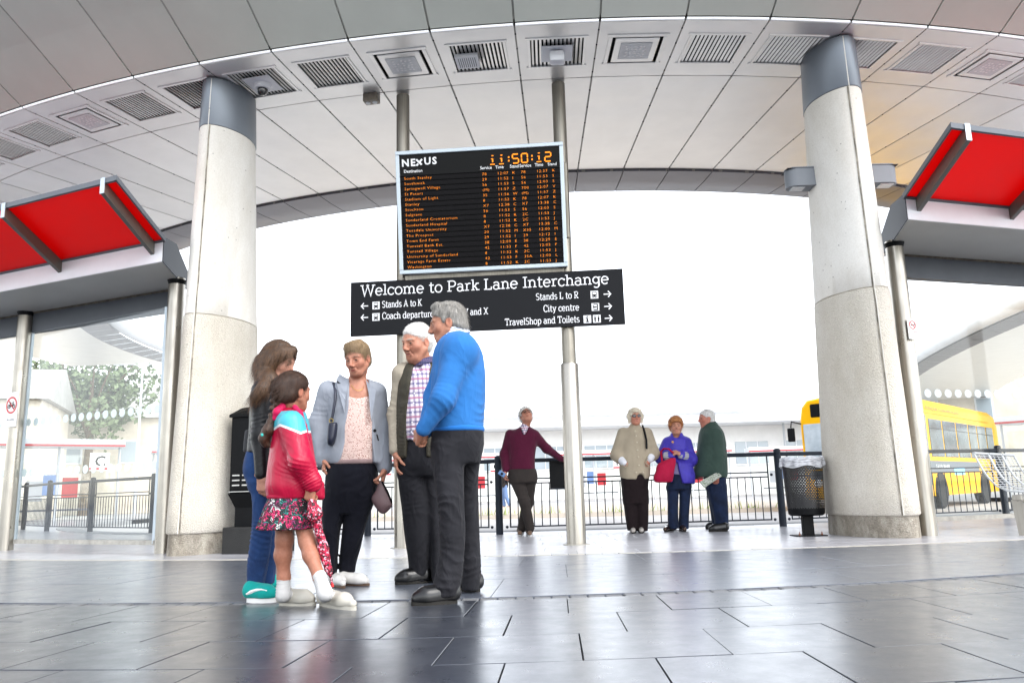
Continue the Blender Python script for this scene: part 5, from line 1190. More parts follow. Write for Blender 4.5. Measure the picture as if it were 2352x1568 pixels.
def shoe(root, heel, toe, mtl, solem, h=.075, w=.046, name='shoe', sole_t=.022, ankle=None, toe_r=.03, vox=.006, extra=None):
    """heel, toe: ground points"""
    heel, toe = V3(heel), V3(toe); z = V3(0, 0, 1); d = unit((toe-heel)*V3(1, 1, 0)); L_ = np.linalg.norm((toe-heel)[:2]); F = Fld(); z0 = heel[2]+sole_t; zt = toe[2]+sole_t
    P = lambda t, hh: heel+(toe-heel)*t+z*(sole_t+hh)
    F.cone(P(.13, .034), P(.13, h*.75), w*.74, w*.66, .05); F.cone(P(.13, .03), P(.45, .026), w*.74, w*.76, .05); F.cone(P(.16, h*.72), P(.62, h*.22), w*.60, w*.62, .05)
    F.cone(P(.45, .026), P(.70, .022), w*.76, w*.84, .05); F.cone(P(.70, .022), P(1-.032/L_, .014), w*.84, toe_r, .05)
    if extra: extra(F, P, d)
    F.plane(heel+z*(sole_t-.004), unit(np.cross(np.cross(d, z), toe-heel)) if abs(toe[2]-heel[2]) > .002 else -z, .004)
    o, V, N = skin_obj(name, F, mtl, root, vox)
    # sole slab from an outline
    n_ = 26; s_ = np.cross(d, z); pts = []
    for i in range(n_):
        a = 2*math.pi*i/n_; t = .5+.5*math.cos(a); wd_ = (w*.98*(t if t < .7 else .7)**.5/.7**.5 if False else w*(.86+.12*math.sin(math.pi*min(1, t*1.2)-.6)))*abs(math.sin(a))**.80*math.copysign(1, math.sin(a))*.95; pts.append(heel+(toe-heel)*(.02+t*.97)+s_*wd_)
    m = MB(); off = np.array(o.parent.location) if o.parent else np.zeros(3)
    m.ring([[p-off for p in pts], [p-off+z*sole_t for p in pts]], True, True); so = m.build('sole', solem, o, smooth=True, angle=50)
    return o
def strands(root, name, V, N, mtl, n, flow, length=(.02, .04), width=.0022, lift=.004, seed=1, sel=None, curl=.3, seg=3):
    rs = np.random.RandomState(seed); idx = np.arange(len(V)) if sel is None else np.where(sel(V))[0]
    if len(idx) == 0: return None
    pk = rs.choice(idx, n); P0 = V[pk]+rs.normal(0, .001, (n, 3)); Nn = N[pk]; D = flow(P0, Nn); D = D+rs.normal(0, curl, D.shape); D -= Nn*(D*Nn).sum(1)[:, None]*.85; D /= np.linalg.norm(D, axis=1)[:, None]+1e-9
    Ln = rs.uniform(length[0], length[1], n); W_ = np.cross(D, Nn); W_ /= np.linalg.norm(W_, axis=1)[:, None]+1e-9; pts = []; lf = rs.uniform(.2, 1.4, n)*lift
    for k in range(seg+1):
        t = k/seg; c = P0+D*(Ln*t)[:, None]+Nn*(lf*(np.sin(min(1, t*1.3)*1.57)))[:, None]+V3(0, 0, -1)*(Ln*.25*t*t)[:, None]; w = width*(1-t*.85)*.5; pts += [c-W_*w, c+W_*w]
    A = np.stack(pts, 1).reshape(-1, 3); m2 = 2*(seg+1); Fc = []
    for k in range(seg): Fc.append(np.stack([np.arange(n)*m2+2*k, np.arange(n)*m2+2*k+1, np.arange(n)*m2+2*k+3, np.arange(n)*m2+2*k+2], 1))
    o = world_child(name, A, np.concatenate(Fc), mtl, root, True); o['kind'] = 'stuff'; return o
def hair_cap(root, T, Mx, s, mtl, grow=.012, front=.0, vol=(1, 1, 1), nape=-.07, extra=None, noise=.004, nstr=900, slen=(.02, .045), seed=1, back=0.0, flowdir=(0, -.4, -1), vox=.006, bald=0.0, smtl=None, ear=True, lift=.005, outward=.45, curl=.25, wflow=None):
    F = Fld(); S = lambda *r_: np.array(r_)*s
    F.ell(T(0, -.014-back*.5, .046), S((.0775+grow)*vol[0], (.098+grow+back)*vol[1], (.083+grow)*vol[2]), .02*s, Mx)
    F.ell(T(0, -.05, -.02), S(.068+grow*.6, .055+grow, .06), .03*s, Mx)
    F.ell(T(0, .135, -.035-bald*0), S(.105, .098-front, .118+bald), .012*s, Mx, -1)
    F.ell(T(0, .06, -.10), S(.095, .085, .075), .012*s, Mx, -1)
    F.ell(T(0, -.03, nape-.075), S(.2, .2, .07), .012*s, Mx, -1)
    if ear:
        F.ell(T(0, .092+front*.3, -.026), S(.14, .082, .092), .010*s, Mx, -1)
        for q in (-1, 1): F.ell(T(q*.085, .0, -.018), S(.03, .026, .036), .010*s, Mx, -1)
    if extra: extra(F, T, S, Mx)
    wr = wrinkle(noise, 95/s, seed, (1, 1, 1), 1.2)
    o, V, N = skin_obj('hair', F, mtl, root, vox, wr)
    up = Mx[:, 2]; fl = Mx @ unit(flowdir) if wflow is None else unit(wflow)
    st = strands(root, 'hair_strands', V, N, smtl or mtl, int(nstr*1.8), lambda P, n_: np.tile(fl, (len(P), 1))+outward*(P-T(0, 0, .1))/(.1*s), slen, .0015*s, lift, seed, None, curl)
    if st: st.parent = o
    return o, V, N
def tube_obj(name, pts, r_, mtl, root, n=10):
    off = Vector(root.location); m = MB(); m.tube([Vector(p)-off for p in pts], r_, n); return m.build(name, mtl, root, smooth=True)
def person(loc, label, group=None): return empty('person', tuple(loc), 0, label, 'person', group)
# ------------------------------------------------------------------ people: the group in front
def GN(zx, zy, z=0.0): return np.array(atz(533+.4806*zx, 680+.4805*zy, z))
def GF(zx, zy, z=0.0): return np.array(atz(1120.9+.25*zx, 900.4+.25*zy, z))
def core(F, pel, chest, neck, arms, legs, lk=1.0):
    F.cone(pel, chest, .085, .095, .06); F.cone(chest, neck, .08, .05, .05)
    for a in arms: F.cone(chest, a[0], .06, .045, .05); F.chain(a, [.04, .032, .024], .03)
    for l in legs: F.cone(pel, l[0], .08, .07, .05); F.chain(l, [.06*lk, .042*lk, .030*lk], .03)
def collar(root, c, r_, mtl, tilt=(0, 0, 1), gap_dir=None, h=.035, name='collar', gap=.55, thick=.008, vox=.005):
    F = Fld(); n_ = 22; t = unit(tilt); gx = unit(np.cross(t, [.1, 1, 0])) if gap_dir is None else unit(V3(gap_dir)-t*(V3(gap_dir) @ t)); gy = np.cross(t, gx); P = []
    for i in range(n_+1):
        a = gap*.5+(2*math.pi-gap)*i/n_; d = gx*math.cos(a)+gy*math.sin(a); dr = .006*math.cos(a); P.append((c+d*r_, c+d*(r_+.012)-t*h))
    for i in range(n_): F.cone(P[i][0], P[i+1][0], thick, thick, .012); F.cone(P[i][1], P[i+1][1], thick*.9, thick*.9, .012); F.cone((P[i][0]+P[i][1])/2, (P[i+1][0]+P[i+1][1])/2, thick*1.05, thick*1.05, .016)
    o, V, N = skin_obj(name, F, mtl, root, vox); return o
def buttons(root, pts, mtl, r_=.008, nrm=(0, -1, 0)):
    q = Vector(nrm).to_track_quat('Z', 'Y'); m = MB(); m.lathe([(0, .003), (r_*.8, .003), (r_, .001), (r_, -.002)], n=12); me = m.mesh('button', True); me.materials.append(mtl)
    for p in pts: o = place('button', me, root, tuple(V3(p)-np.array(root.location))); o.rotation_euler = q.to_euler()
def stripes_mat(name, c1, c2, f, axis=0):
    q = Mat(name); sp = q.n('SeparateXYZ'); q.l(q.coord('Object'), sp.inputs[0]); st = q.math('GREATER_THAN', q.math('FRACT', q.math('MULTIPLY', sp.outputs[axis], f)), .5); q.l(q.mix(st, lin(c1), lin(c2)), q.b.inputs['Base Color']); q.b.inputs['Roughness'].default_value = .85; return q.m
def check_mat(name, base, ca, cb, f, rot=0.0):
    q = Mat(name); sp = q.n('SeparateXYZ'); q.l(q.coord('Object', (1, 1, 1), (0, rot, 0)), sp.inputs[0]); u = q.math('ADD', sp.outputs[0], q.math('MULTIPLY', sp.outputs[1], .5))
    a = q.math('GREATER_THAN', q.math('FRACT', q.math('MULTIPLY', u, f)), .55); b_ = q.math('GREATER_THAN', q.math('FRACT', q.math('MULTIPLY', sp.outputs[2], f)), .55); p_ = q.math('GREATER_THAN', q.math('FRACT', q.math('MULTIPLY', sp.outputs[2], f*.5)), .8)
    c = q.mix(q.math('MULTIPLY', a, .55), lin(base), lin(ca)); c = q.mix(q.math('MULTIPLY', b_, .6), c, lin(ca)); c = q.mix(q.math('MULTIPLY', p_, .5), c, lin(cb)); q.l(c, q.b.inputs['Base Color']); q.b.inputs['Roughness'].default_value = .85; q.b.inputs['Specular IOR Level'].default_value = .2
    n = q.n('TexNoise', Scale=18.0, Detail=3.0); q.l(q.coord('Object', (1, 1, .7)), n.inputs['Vector']); bp = q.n('Bump', Strength=.5, Distance=.015); q.l(n.outputs[0], bp.inputs['Height']); q.l(bp.outputs[0], q.b.inputs['Normal']); return q.m
VB, VG, VS = .0048, .0070, .0037

# ---- man in the bright blue jumper
r = person((-.38, 4.9, 0), 'grey-haired man in bright blue jumper and charcoal trousers, back half turned')
F = Fld(); hc = NP(1034, 137, 4.86); hd = (-.985, .03, -.15); T, Mx = head(F, hc, hd, 1.06, jaw=1.05, nose=1.15, aged=1.5)
neck = NP(1062, 205, 4.88); chest = NP(1085, 330, 4.88); pel = NP(1085, 690, 4.88)
la = [NP(1092, 262, 4.70), NP(1008, 490, 4.62), NP(915, 632, 4.67)]; ra = [NP(1040, 262, 5.07), NP(968, 480, 5.08), NP(922, 645, 4.86)]
core(F, pel, chest, neck, [la, ra], [[NP(1050, 740, 4.80), NP(1050, 1010, 4.72), NP(1035, 1390, 4.68)], [NP(1130, 740, 5.0), NP(1125, 1010, 5.08), NP(1140, 1370, 5.15)]])
F.cone(T(0, -.02, -.07), neck, .058, .064, .03)
hand(F, NP(908, 645, 4.68), NP(876, 694, 4.76)-NP(908, 645, 4.68), (.8, .55, -.1), -1, 1.05, (.5, .6, .4))
hand(F, NP(920, 655, 4.85), NP(890, 705, 4.78)-NP(920, 655, 4.85), (.3, -.8, .1), 1, 1.0, (.5, .6, .4))
skin_obj('body', F, M['skin'], r, VS, None, face_colour(T, Mx, 1.06, '#c08a70', '#8d8378', '#9a5a50', .55))
eyes(r, T, Mx, 1.06, (0, 1, -.2))
hm = hair_mat('grey_hair', '#4d4a45', '#a8a49d'); 
hair_cap(r, T, Mx, 1.06, hm, .010, .004, (.97, .97, 1.02), -.055, lambda F, T, S, Mx: F.ell(T(0, .050, .120), S(.05, .035, .022), .03, Mx), .005, 2200, (.014, .030), 3, 0.0, (0, -1, -.55), VB, lift=.005, outward=.05, curl=.18)
F = Fld(); F.loft(rows(NP, [(186, 1030, 1130, 4.88, .10), (202, 1005, 1150, 4.88, .15), (225, 985, 1172, 4.88, .190), (265, 966, 1194, 4.88, .212), (340, 958, 1207, 4.88, .212), (430, 952, 1212, 4.88, .205), (520, 950, 1208, 4.88, .20), (600, 952, 1203, 4.88, .195), (646, 957, 1203, 4.88, .19)]), .03, p=2.2)
F.chain(la, [.088, .066, .046], .05); F.chain(ra, [.085, .064, .046], .05); F.cone(NP(1085, 245, 4.75), la[0], .09, .09, .06)
F.cone(T(0, -.02, -.08), NP(1052, 188, 4.88), .066, .074, .008, -1)
dz = both(folds((la[1], la[1]-la[0], .10, .006, .06), (NP(1150, 590, 4.75), (0, .1, 1), .14, .008, .085), (NP(1060, 300, 4.66), (1, 0, 1), .12, .004, .07)), wrinkle(.0022, 16, 4, (1, 1, .8)))
M['blue_knit'] = cloth('blue_wool', '#2c69a8', .9, 260, .25, .12, .25, crs=.35)
jm_, V, N = skin_obj('jumper', F, M['blue_knit'], r, VG, dz)
F = Fld(); F.loft(rows(NP, [(622, 954, 1205, 4.88, .194), (648, 957, 1205, 4.88, .193), (655, 960, 1200, 4.88, .188)]), .01, p=2.2); skin_obj('hem', F, knit('blue_rib', '#2c76c6', 420, axis='X'), r, VG)
M['pinstripe'] = stripes_mat('striped_shirt', '#e6e9ee', '#8f9fc4', 75, 2)
collar(r, NP(1052, 168, 4.87), .080, M['pinstripe'], (-.45, 0, 1), (-1, .2, -.3), .05, gap=.5)
F = Fld()
F.loft(rows(NP, [(640, 956, 1203, 4.88, .185), (700, 954, 1203, 4.88, .19), (760, 955, 1195, 4.88, .18), (800, 958, 1185, 4.88, .16)]), .04, p=2.3)
F.loft(rows(NP, [(700, 955, 1110, 4.80, .11), (850, 962, 1108, 4.77, .108), (1000, 985, 1110, 4.72, .10), (1120, 990, 1116, 4.71, .095), (1240, 990, 1110, 4.70, .092), (1310, 972, 1105, 4.69, .095), (1390, 962, 1092, 4.67, .098), (1432, 972, 1090, 4.67, .092)]), .04, p=2.1)
F.loft(rows(NP, [(700, 1070, 1203, 4.98, .105), (850, 1070, 1180, 5.03, .105), (1000, 1075, 1180, 5.07, .098), (1200, 1092, 1184, 5.12, .092), (1320, 1098, 1188, 5.13, .095), (1402, 1100, 1182, 5.14, .088)]), .03, p=2.1)
M['charcoal'] = cloth('charcoal_wool', '#212125', .85, 320, .2, .22, .12, None, .15, crs=.95)
dz = both(folds((NP(1045, 1010, 4.65), (.3, 0, 1), .14, .010, .085), (NP(1030, 1330, 4.6), (.2, 0, 1), .13, .013, .075), (NP(1000, 800, 4.7), (.8, 0, 1), .12, .007, .07), (NP(1140, 1300, 5.1), (.2, 0, 1), .12, .010, .07)), wrinkle(.003, 13, 8, (1, 1, .35)))
skin_obj('trousers', F, M['charcoal'], r, VG, dz)
tr_pocket = tube_obj('pocket_seam', [NP(1040, 662, 4.69), NP(1046, 690, 4.69), NP(1056, 725, 4.69)], .002, M['black'], r, 6)
def lace_extra(F, P, d):
    for t in (.36, .42, .48): s_ = np.cross(d, [0, 0, 1]); F.cone(P(t, .068-(t-.36)*.2)+s_*.02, P(t, .068-(t-.36)*.2)-s_*.02, .0045, .0045, .003)
shoe(r, GN(1082, 1464), GN(853, 1478), M['leather_black'], M['sole'], .085, .052, extra=lace_extra)
shoe(r, GN(1186, 1412), GN(1075, 1405)+V3(-.05, .06, 0), M['leather_black'], M['sole'], .08, .05)

# ---- white-haired man with checked shirt
r = person((-.72, 5.66, 0), 'white-haired smiling man in checked shirt and open olive jacket')
F = Fld(); hd = (-.62, -.74, -.26); T, Mx = head(F, NP(884, 224, 5.58), hd, 1.10, tilt=-.06, jaw=1.1, nose=1.1, mouth_open=.0015, aged=1.5)
neck = NP(905, 305, 5.64); chest = NP(900, 440, 5.66); pel = NP(900, 740, 5.68)
ra = [NP(815, 372, 5.63), NP(786, 565, 5.67), NP(785, 735, 5.60)]; la = [NP(985, 372, 5.75), NP(1005, 560, 5.8), NP(985, 720, 5.7)]
core(F, pel, chest, neck, [ra, la], [[NP(860, 800, 5.66), NP(880, 1050, 5.68), NP(895, 1330, 5.78)], [NP(950, 800, 5.72), NP(970, 1050, 5.72), NP(985, 1330, 5.74)]])
F.cone(T(0, -.02, -.07), neck, .060, .066, .03); F.ell(T(0, .035, -.105), (.045, .04, .03), .04, Mx)
hand(F, NP(784, 748, 5.59), (0.0, -.1, -1), (.9, .2, 0), 1, 1.05, (.3, .4, .3)); hand(F, NP(985, 735, 5.69), (0, 0, -1), (-1, 0, 0), -1)
skin_obj('body', F, M['skin'], r, VS, None, face_colour(T, Mx, 1.10, '#c78f76', '#b9aea3', '#a8625a', .6))
eyes(r, T, Mx, 1.10, (.1, 1, -.35))
hm = hair_mat('white_hair', '#b5b2ad', '#e4e2de')
hair_cap(r, T, Mx, 1.10, hm, .007, .018, (.97, 1, .98), -.075, None, .004, 1800, (.012, .034), 5, 0, (0, -.8, -.3), VB, bald=.012, lift=.006, outward=.2)
M['check'] = check_mat('checked_shirt', '#d9cfd6', '#1d1f66', '#c4788a', 30, .03)
F = Fld(); F.loft(rows(NP, [(318, 865, 950, 5.64, .075), (345, 830, 975, 5.65, .11), (390, 806, 985, 5.66, .138), (480, 803, 985, 5.66, .150), (600, 800, 988, 5.66, .165), (670, 803, 990, 5.66, .160), (695, 806, 990, 5.66, .150)]), .03, p=2.2)
F.cone(NP(880, 270, 5.58), NP(888, 345, 5.52), .05, .035, .01, -1)
skin_obj('shirt', F, M['check'], r, VG, both(wrinkle(.003, 18, 2, (1, 1, .6)), folds((NP(880, 660, 5.5), (0, 0, 1), .12, .008, .05))))
buttons(r, [NP(878-k*3.5, 372+k*46, 5.50-.012*k) for k in range(7)], M['print_white'], .005)
collar(r, NP(902, 302, 5.63), .078, check_mat('collar_check', '#5a5670', '#1d1f46', '#6a5570', 60), (-.22, -.26, 1), (-.65, -.7, -.2), .030, gap=.8, thick=.006)
F = Fld(); F.loft(rows(NP, [(318, 850, 965, 5.66, .085), (345, 808, 985, 5.67, .13), (400, 793, 998, 5.68, .17), (500, 787, 1004, 5.68, .18), (620, 784, 1008, 5.68, .19), (720, 781, 1008, 5.68, .19), (776, 780, 1006, 5.68, .185)]), .03, p=2.3)
F.loft(rows(NP, [(290, 862, 930, 5.46, .20), (345, 852, 935, 5.42, .20), (420, 836, 932, 5.40, .20), (560, 818, 926, 5.38, .21), (700, 815, 922, 5.38, .21), (800, 812, 922, 5.38, .21)]), .008, -1, p=3.5)
F.cone(NP(900, 250, 5.63), NP(903, 330, 5.64), .075, .072, .01, -1)
M['olive'] = cloth('olive_lining', '#332f22', .6, 120, .4, .35, .1, None, .35, 22)
M['stone'] = cloth('stone_jacket', '#a39a8a', .75, 200, .25, .14, .15)
skin_obj('jacket', F, M['olive'], r, VG, both(wrinkle(.0035, 20, 12, (1, 1, .5)), folds((NP(795, 650, 5.6), (0, 0, 1), .15, .006, .05))))
F = Fld(); F.chain(ra, [.074, .060, .050], .05); F.cone(NP(850, 352, 5.68), ra[0], .06, .072, .04)
skin_obj('sleeve', F, M['stone'], r, VG, both(folds((ra[1], (0, 0, 1), .13, .008, .05)), wrinkle(.004, 20, 3)))
F = Fld(); F.chain(la, [.074, .060, .050], .05); F.cone(NP(940, 352, 5.70), la[0], .06, .072, .04); skin_obj('sleeve', F, M['stone'], r, VG, wrinkle(.004, 20, 5))
F = Fld()
F.loft(rows(NP, [(690, 803, 996, 5.68, .150), (740, 797, 1003, 5.68, .16), (810, 793, 1006, 5.68, .16), (860, 796, 1005, 5.69, .14)]), .04, p=2.3)
F.loft(rows(NP, [(780, 793, 905, 5.67, .115), (900, 799, 925, 5.67, .11), (1000, 812, 943, 5.68, .105), (1150, 827, 946, 5.70, .098), (1290, 845, 945, 5.74, .092), (1340, 847, 945, 5.76, .092), (1362, 850, 943, 5.77, .088)]), .03, p=2.1)
F.loft(rows(NP, [(780, 890, 1005, 5.72, .115), (950, 922, 1008, 5.72, .11), (1150, 948, 1012, 5.72, .098), (1360, 955, 1014, 5.74, .088)]), .03, p=2.1)
dz = both(folds((NP(870, 830, 5.58), (.5, 0, 1), .12, .008, .06), (NP(890, 1040, 5.6), (.3, 0, 1), .12, .007, .08), (NP(900, 1310, 5.68), (.3, 0, 1), .11, .010, .07)), wrinkle(.003, 13, 9, (1, 1, .35)))
skin_obj('trousers', F, M['charcoal'], r, VG, dz)
F = Fld(); F.loft(rows(NP, [(683, 804, 994, 5.68, .156), (699, 802, 996, 5.68, .157)]), .008); skin_obj('belt', F, M['leather_black'], r, VG)
shoe(r, GN(942, 1366), GN(776, 1378), M['leather_black'], M['sole'], .08, .05); shoe(r, GN(1012, 1352), GN(905, 1362), M['leather_black'], M['sole'], .08, .05)

# ---- woman in the grey blazer
r = person((-1.17, 5.74, 0), 'short-haired woman in pale grey blazer over a pink lace top')
F = Fld(); hd = (-.27, -.90, -.30); T, Mx = head(F, NP(601, 303, 5.66), hd, 1.03, tilt=.03, jaw=.98)
neck = NP(597, 405, 5.72); chest = NP(592, 500, 5.74); pel = NP(575, 850, 5.74)
ra = [NP(458, 448, 5.74), NP(412, 610, 5.76), NP(436, 765, 5.70)]; la = [NP(694, 460, 5.76), NP(722, 630, 5.80), NP(729, 818, 5.72)]
core(F, pel, chest, neck, [ra, la], [[NP(510, 900, 5.74), NP(480, 1080, 5.73), NP(480, 1300, 5.74)], [NP(640, 900, 5.75), NP(580, 1080, 5.76), NP(552, 1310, 5.80)]], .7)
F.cone(T(0, -.02, -.07), neck, .052, .056, .03); F.loft(rows(NP, [(395, 562, 635, 5.73, .055), (430, 520, 672, 5.73, .085), (470, 505, 690, 5.735, .112), (530, 505, 690, 5.74, .12)]), .03)
hand(F, NP(438, 775, 5.69), (.05, -.1, -1), (.9, .3, 0), 1, .98, (.5, .5, .3)); hand(F, NP(727, 828, 5.70), (-.1, -.1, -1), (-.9, -.1, 0), -1, .98, (.9, .9, .5))
skin_obj('body', F, M['skin'], r, VS, None, face_colour(T, Mx, 1.03, '#c99078', '#6b5140', '#a34f4a', .5))
eyes(r, T, Mx, 1.03, (-.2, 1, -.5))
hm = hair_mat('mousy_hair', '#5f4a33', '#a58d6c')
hair_cap(r, T, Mx, 1.03, hm, .009, .002, (.97, 1, 1.03), -.07, lambda F, T, S, Mx: F.ell(T(0, .055, .105), S(.060, .035, .030), .03, Mx), .004, 2800, (.014, .038), 7, 0, (.25, .35, -.45), VB, lift=.006, outward=.3)
def lace_mat():
    q = Mat('pink_lace'); b = q.b; v = q.coord('Object', (1, .3, 1)); vo = q.n('TexVoronoi', Scale=15.0); q.l(v, vo.inputs['Vector']); vo.inputs['Randomness'].default_value = .35
    d = vo.outputs['Distance']; rg = q.math('ABSOLUTE', q.math('SINE', q.math('MULTIPLY', d, 30.0))); ho = q.n('TexVoronoi', Scale=70.0); q.l(v, ho.inputs['Vector']); h2 = q.math('GREATER_THAN', ho.outputs['Distance'], .34)
    fac = q.math('MINIMUM', q.math('POWER', rg, .7), q.math('ADD', q.math('MULTIPLY', h2, .75), .35)); rp = q.n('ValToRGB'); ramp(rp, [(.12, lin('#8a5a50')), (.5, lin('#cdaaa0')), (.85, lin('#dfc9c0'))]); q.l(fac, rp.inputs[0]); q.l(rp.outputs[0], b.inputs['Base Color']); b.inputs['Roughness'].default_value = .85
    bp = q.n('Bump', Strength=.6, Distance=.004); q.l(fac, bp.inputs['Height']); q.l(bp.outputs[0], b.inputs['Normal']); return q.m
F = Fld(); F.loft(rows(NP, [(438, 535, 662, 5.735, .092), (470, 505, 690, 5.74, .120), (530, 497, 694, 5.74, .135), (610, 495, 694, 5.74, .150), (700, 488, 694, 5.74, .156), (770, 480, 692, 5.74, .160), (796, 476, 692, 5.74, .158)]), .02, p=2.2)
F.ell(NP(600, 425, 5.60), (.11, .10, .09), .012, None, -1)
skin_obj('lace_top', F, lace_mat(), r, VG, wrinkle(.003, 15, 6))
F = Fld(); F.loft(rows(NP, [(780, 474, 694, 5.74, .163), (806, 474, 692, 5.74, .158)]), .01); skin_obj('top_lining', F, cloth('mauve_hem', '#8f7a78', .8), r, VG)
F = Fld(); F.loft(rows(NP, [(392, 550, 648, 5.76, .070), (415, 500, 690, 5.76, .100), (440, 455, 708, 5.76, .128), (500, 455, 712, 5.76, .150), (600, 462, 712, 5.76, .165), (690, 456, 716, 5.76, .172), (775, 458, 726, 5.76, .185), (802, 464, 728, 5.76, .185)]), .03, p=2.3)
F.loft(rows(NP, [(370, 562, 636, 5.60, .18), (420, 552, 646, 5.58, .17), (470, 548, 656, 5.54, .17), (560, 543, 662, 5.52, .18), (640, 535, 664, 5.50, .18), (710, 520, 668, 5.50, .18), (770, 500, 678, 5.49, .19), (830, 470, 686, 5.49, .19)]), .008, -1, p=3.0)
F.cone(NP(598, 330, 5.72), NP(597, 420, 5.74), .072, .066, .01, -1)
F.chain(ra, [.070, .066, .056], .05); F.chain(la, [.068, .062, .054], .05); F.cone(ra[2], ra[2]+V3(0, 0, -.03), .056, .055, .01); 
M['blazer'] = cloth('pale_grey_suiting', '#8d929b', .8, 330, .15, .06, .15)
dz = both(folds((ra[1], (.4, 0, 1), .12, .008, .07), (la[1], (-.3, 0, 1), .12, .006, .06), (NP(690, 700, 5.6), (1, 0, .3), .12, .005, .06)), wrinkle(.0022, 13, 11, (1, 1, .5)))
skin_obj('blazer', F, M['blazer'], r, VG, dz)
# lapels
off = Vector(r.location)
for nm, pts in (('lapel', [(560, 398, 5.66), (515, 372, 5.70), (498, 400, 5.66), (506, 440, 5.63), (540, 560, 5.585), (546, 500, 5.60)]), ('lapel', [(640, 398, 5.67), (662, 430, 5.64), (690, 450, 5.63), (668, 600, 5.60), (662, 560, 5.60), (655, 470, 5.62)])):
    P = [Vector(NP(*p))-off+Vector((0, -.012, 0)) for p in pts]; m = MB(); m.ring([P, [p+Vector((0, .009, 0)) for p in P]], True, True); m.build(nm, M['blazer'], r)
m = MB(); P = [Vector(NP(*p))-off+Vector((0, -.014, 0)) for p in ((500, 402, 5.66), (522, 418, 5.65), (506, 416, 5.65))]; m.add(P, [(0, 1, 2)]); m.build('lapel_notch', M['black'], r)
buttons(r, [NP(682, 642, 5.56)], M['black'], .012)
tube_obj('pocket_flap', [NP(692, 660, 5.60), NP(700, 690, 5.595)], .005, M['black'], r, 6)
tube_obj('necklace', [NP(570, 425, 5.64), NP(585, 445, 5.62), NP(603, 452, 5.61), NP(620, 446, 5.62), NP(632, 428, 5.65)], .0018, mat('gold', '#c9a050', .3, metal=1), r, 6)
F = Fld(); F.loft(rows(NP, [(786, 466, 694, 5.74, .150), (850, 450, 694, 5.74, .160), (930, 445, 690, 5.74, .150), (990, 442, 674, 5.74, .125), (1040, 446, 650, 5.74, .100)]), .05, p=2.2)
F.loft(rows(NP, [(930, 556, 690, 5.75, .115), (1010, 545, 668, 5.75, .105), (1100, 530, 638, 5.76, .092), (1200, 519, 616, 5.77, .080), (1300, 512, 590, 5.79, .068), (1322, 513, 588, 5.79, .066)]), .015)
F.loft(rows(NP, [(930, 444, 560, 5.74, .115), (1010, 436, 548, 5.73, .105), (1100, 436, 520, 5.73, .092), (1200, 448, 508, 5.73, .078), (1310, 460, 500, 5.74, .066), (1330, 462, 500, 5.74, .064)]), .015)
M['navy'] = cloth('navy_trouser', '#10111a', .85, 300, .15, .25, .1, None, .15, crs=.9)
skin_obj('trousers', F, M['navy'], r, VG, both(wrinkle(.0035, 14, 21, (1, 1, .4)), folds((NP(580, 1080, 5.66), (.3, 0, 1), .12, .006, .07))))
M['white_leather'] = mat('white_leather', '#cfccc7', .4, var=.1, vscale=15)
M['tan_sole'] = mat('tan_sole', '#5b4636', .7)
shoe(r, GN(512, 1378), GN(658, 1382), M['white_leather'], M['tan_sole'], .042, .036, toe_r=.020, sole_t=.015, vox=.0045); shoe(r, GN(470, 1368), GN(535, 1396), M['white_leather'], M['tan_sole'], .042, .036, toe_r=.020, sole_t=.015)
# her navy shoulder bag
b_ = empty('handbag', tuple(NP(484, 660, 5.6)), 0, 'small navy handbag under the arm of the woman in the grey blazer', 'handbag'); bo = np.array(b_.location)
F = Fld(); F.loft(rows(NP, [(604, 466, 506, 5.62, .05), (650, 462, 504, 5.62, .065), (700, 462, 492, 5.62, .065), (716, 464, 482, 5.62, .05)]), .02, p=4); M['navy_leather'] = mat('navy_leather', '#12182c', .4, var=.2, vscale=12); skin_obj('pouch', F, M['navy_leather'], b_, .006)
tube_obj('strap', [NP(474, 600, 5.60), NP(482, 560, 5.60), NP(492, 500, 5.61), NP(494, 450, 5.63), NP(484, 415, 5.69)], .010, M['navy_leather'], b_); tube_obj('ring', [NP(474+10*math.cos(a), 594+10*math.sin(a), 5.59) for a in [i*.7 for i in range(10)]], .0035, mat('brass', '#b09a60', .3, metal=1), b_, 6)
# the mauve clutch in her hand
b_ = empty('clutch_bag', tuple(NP(716, 980, 5.66)), 0, 'mauve zip pouch dangling from the hand of the woman in the blazer', 'pouch')
F = Fld(); F.loft(rows(NP, [(878, 704, 722, 5.66, .012), (925, 688, 742, 5.66, .022), (970, 668, 762, 5.66, .032), (1000, 684, 766, 5.66, .032), (1038, 712, 732, 5.66, .016)]), .01, p=2.0); skin_obj('pouch', F, mat('mauve_leather', '#5b4547', .5, var=.15, vscale=10), b_, .006, wrinkle(.004, 30, 4)); tube_obj('zip', [NP(716, 884, 5.645), NP(742, 930, 5.64), NP(764, 985, 5.645)], .006, M['black'], b_)

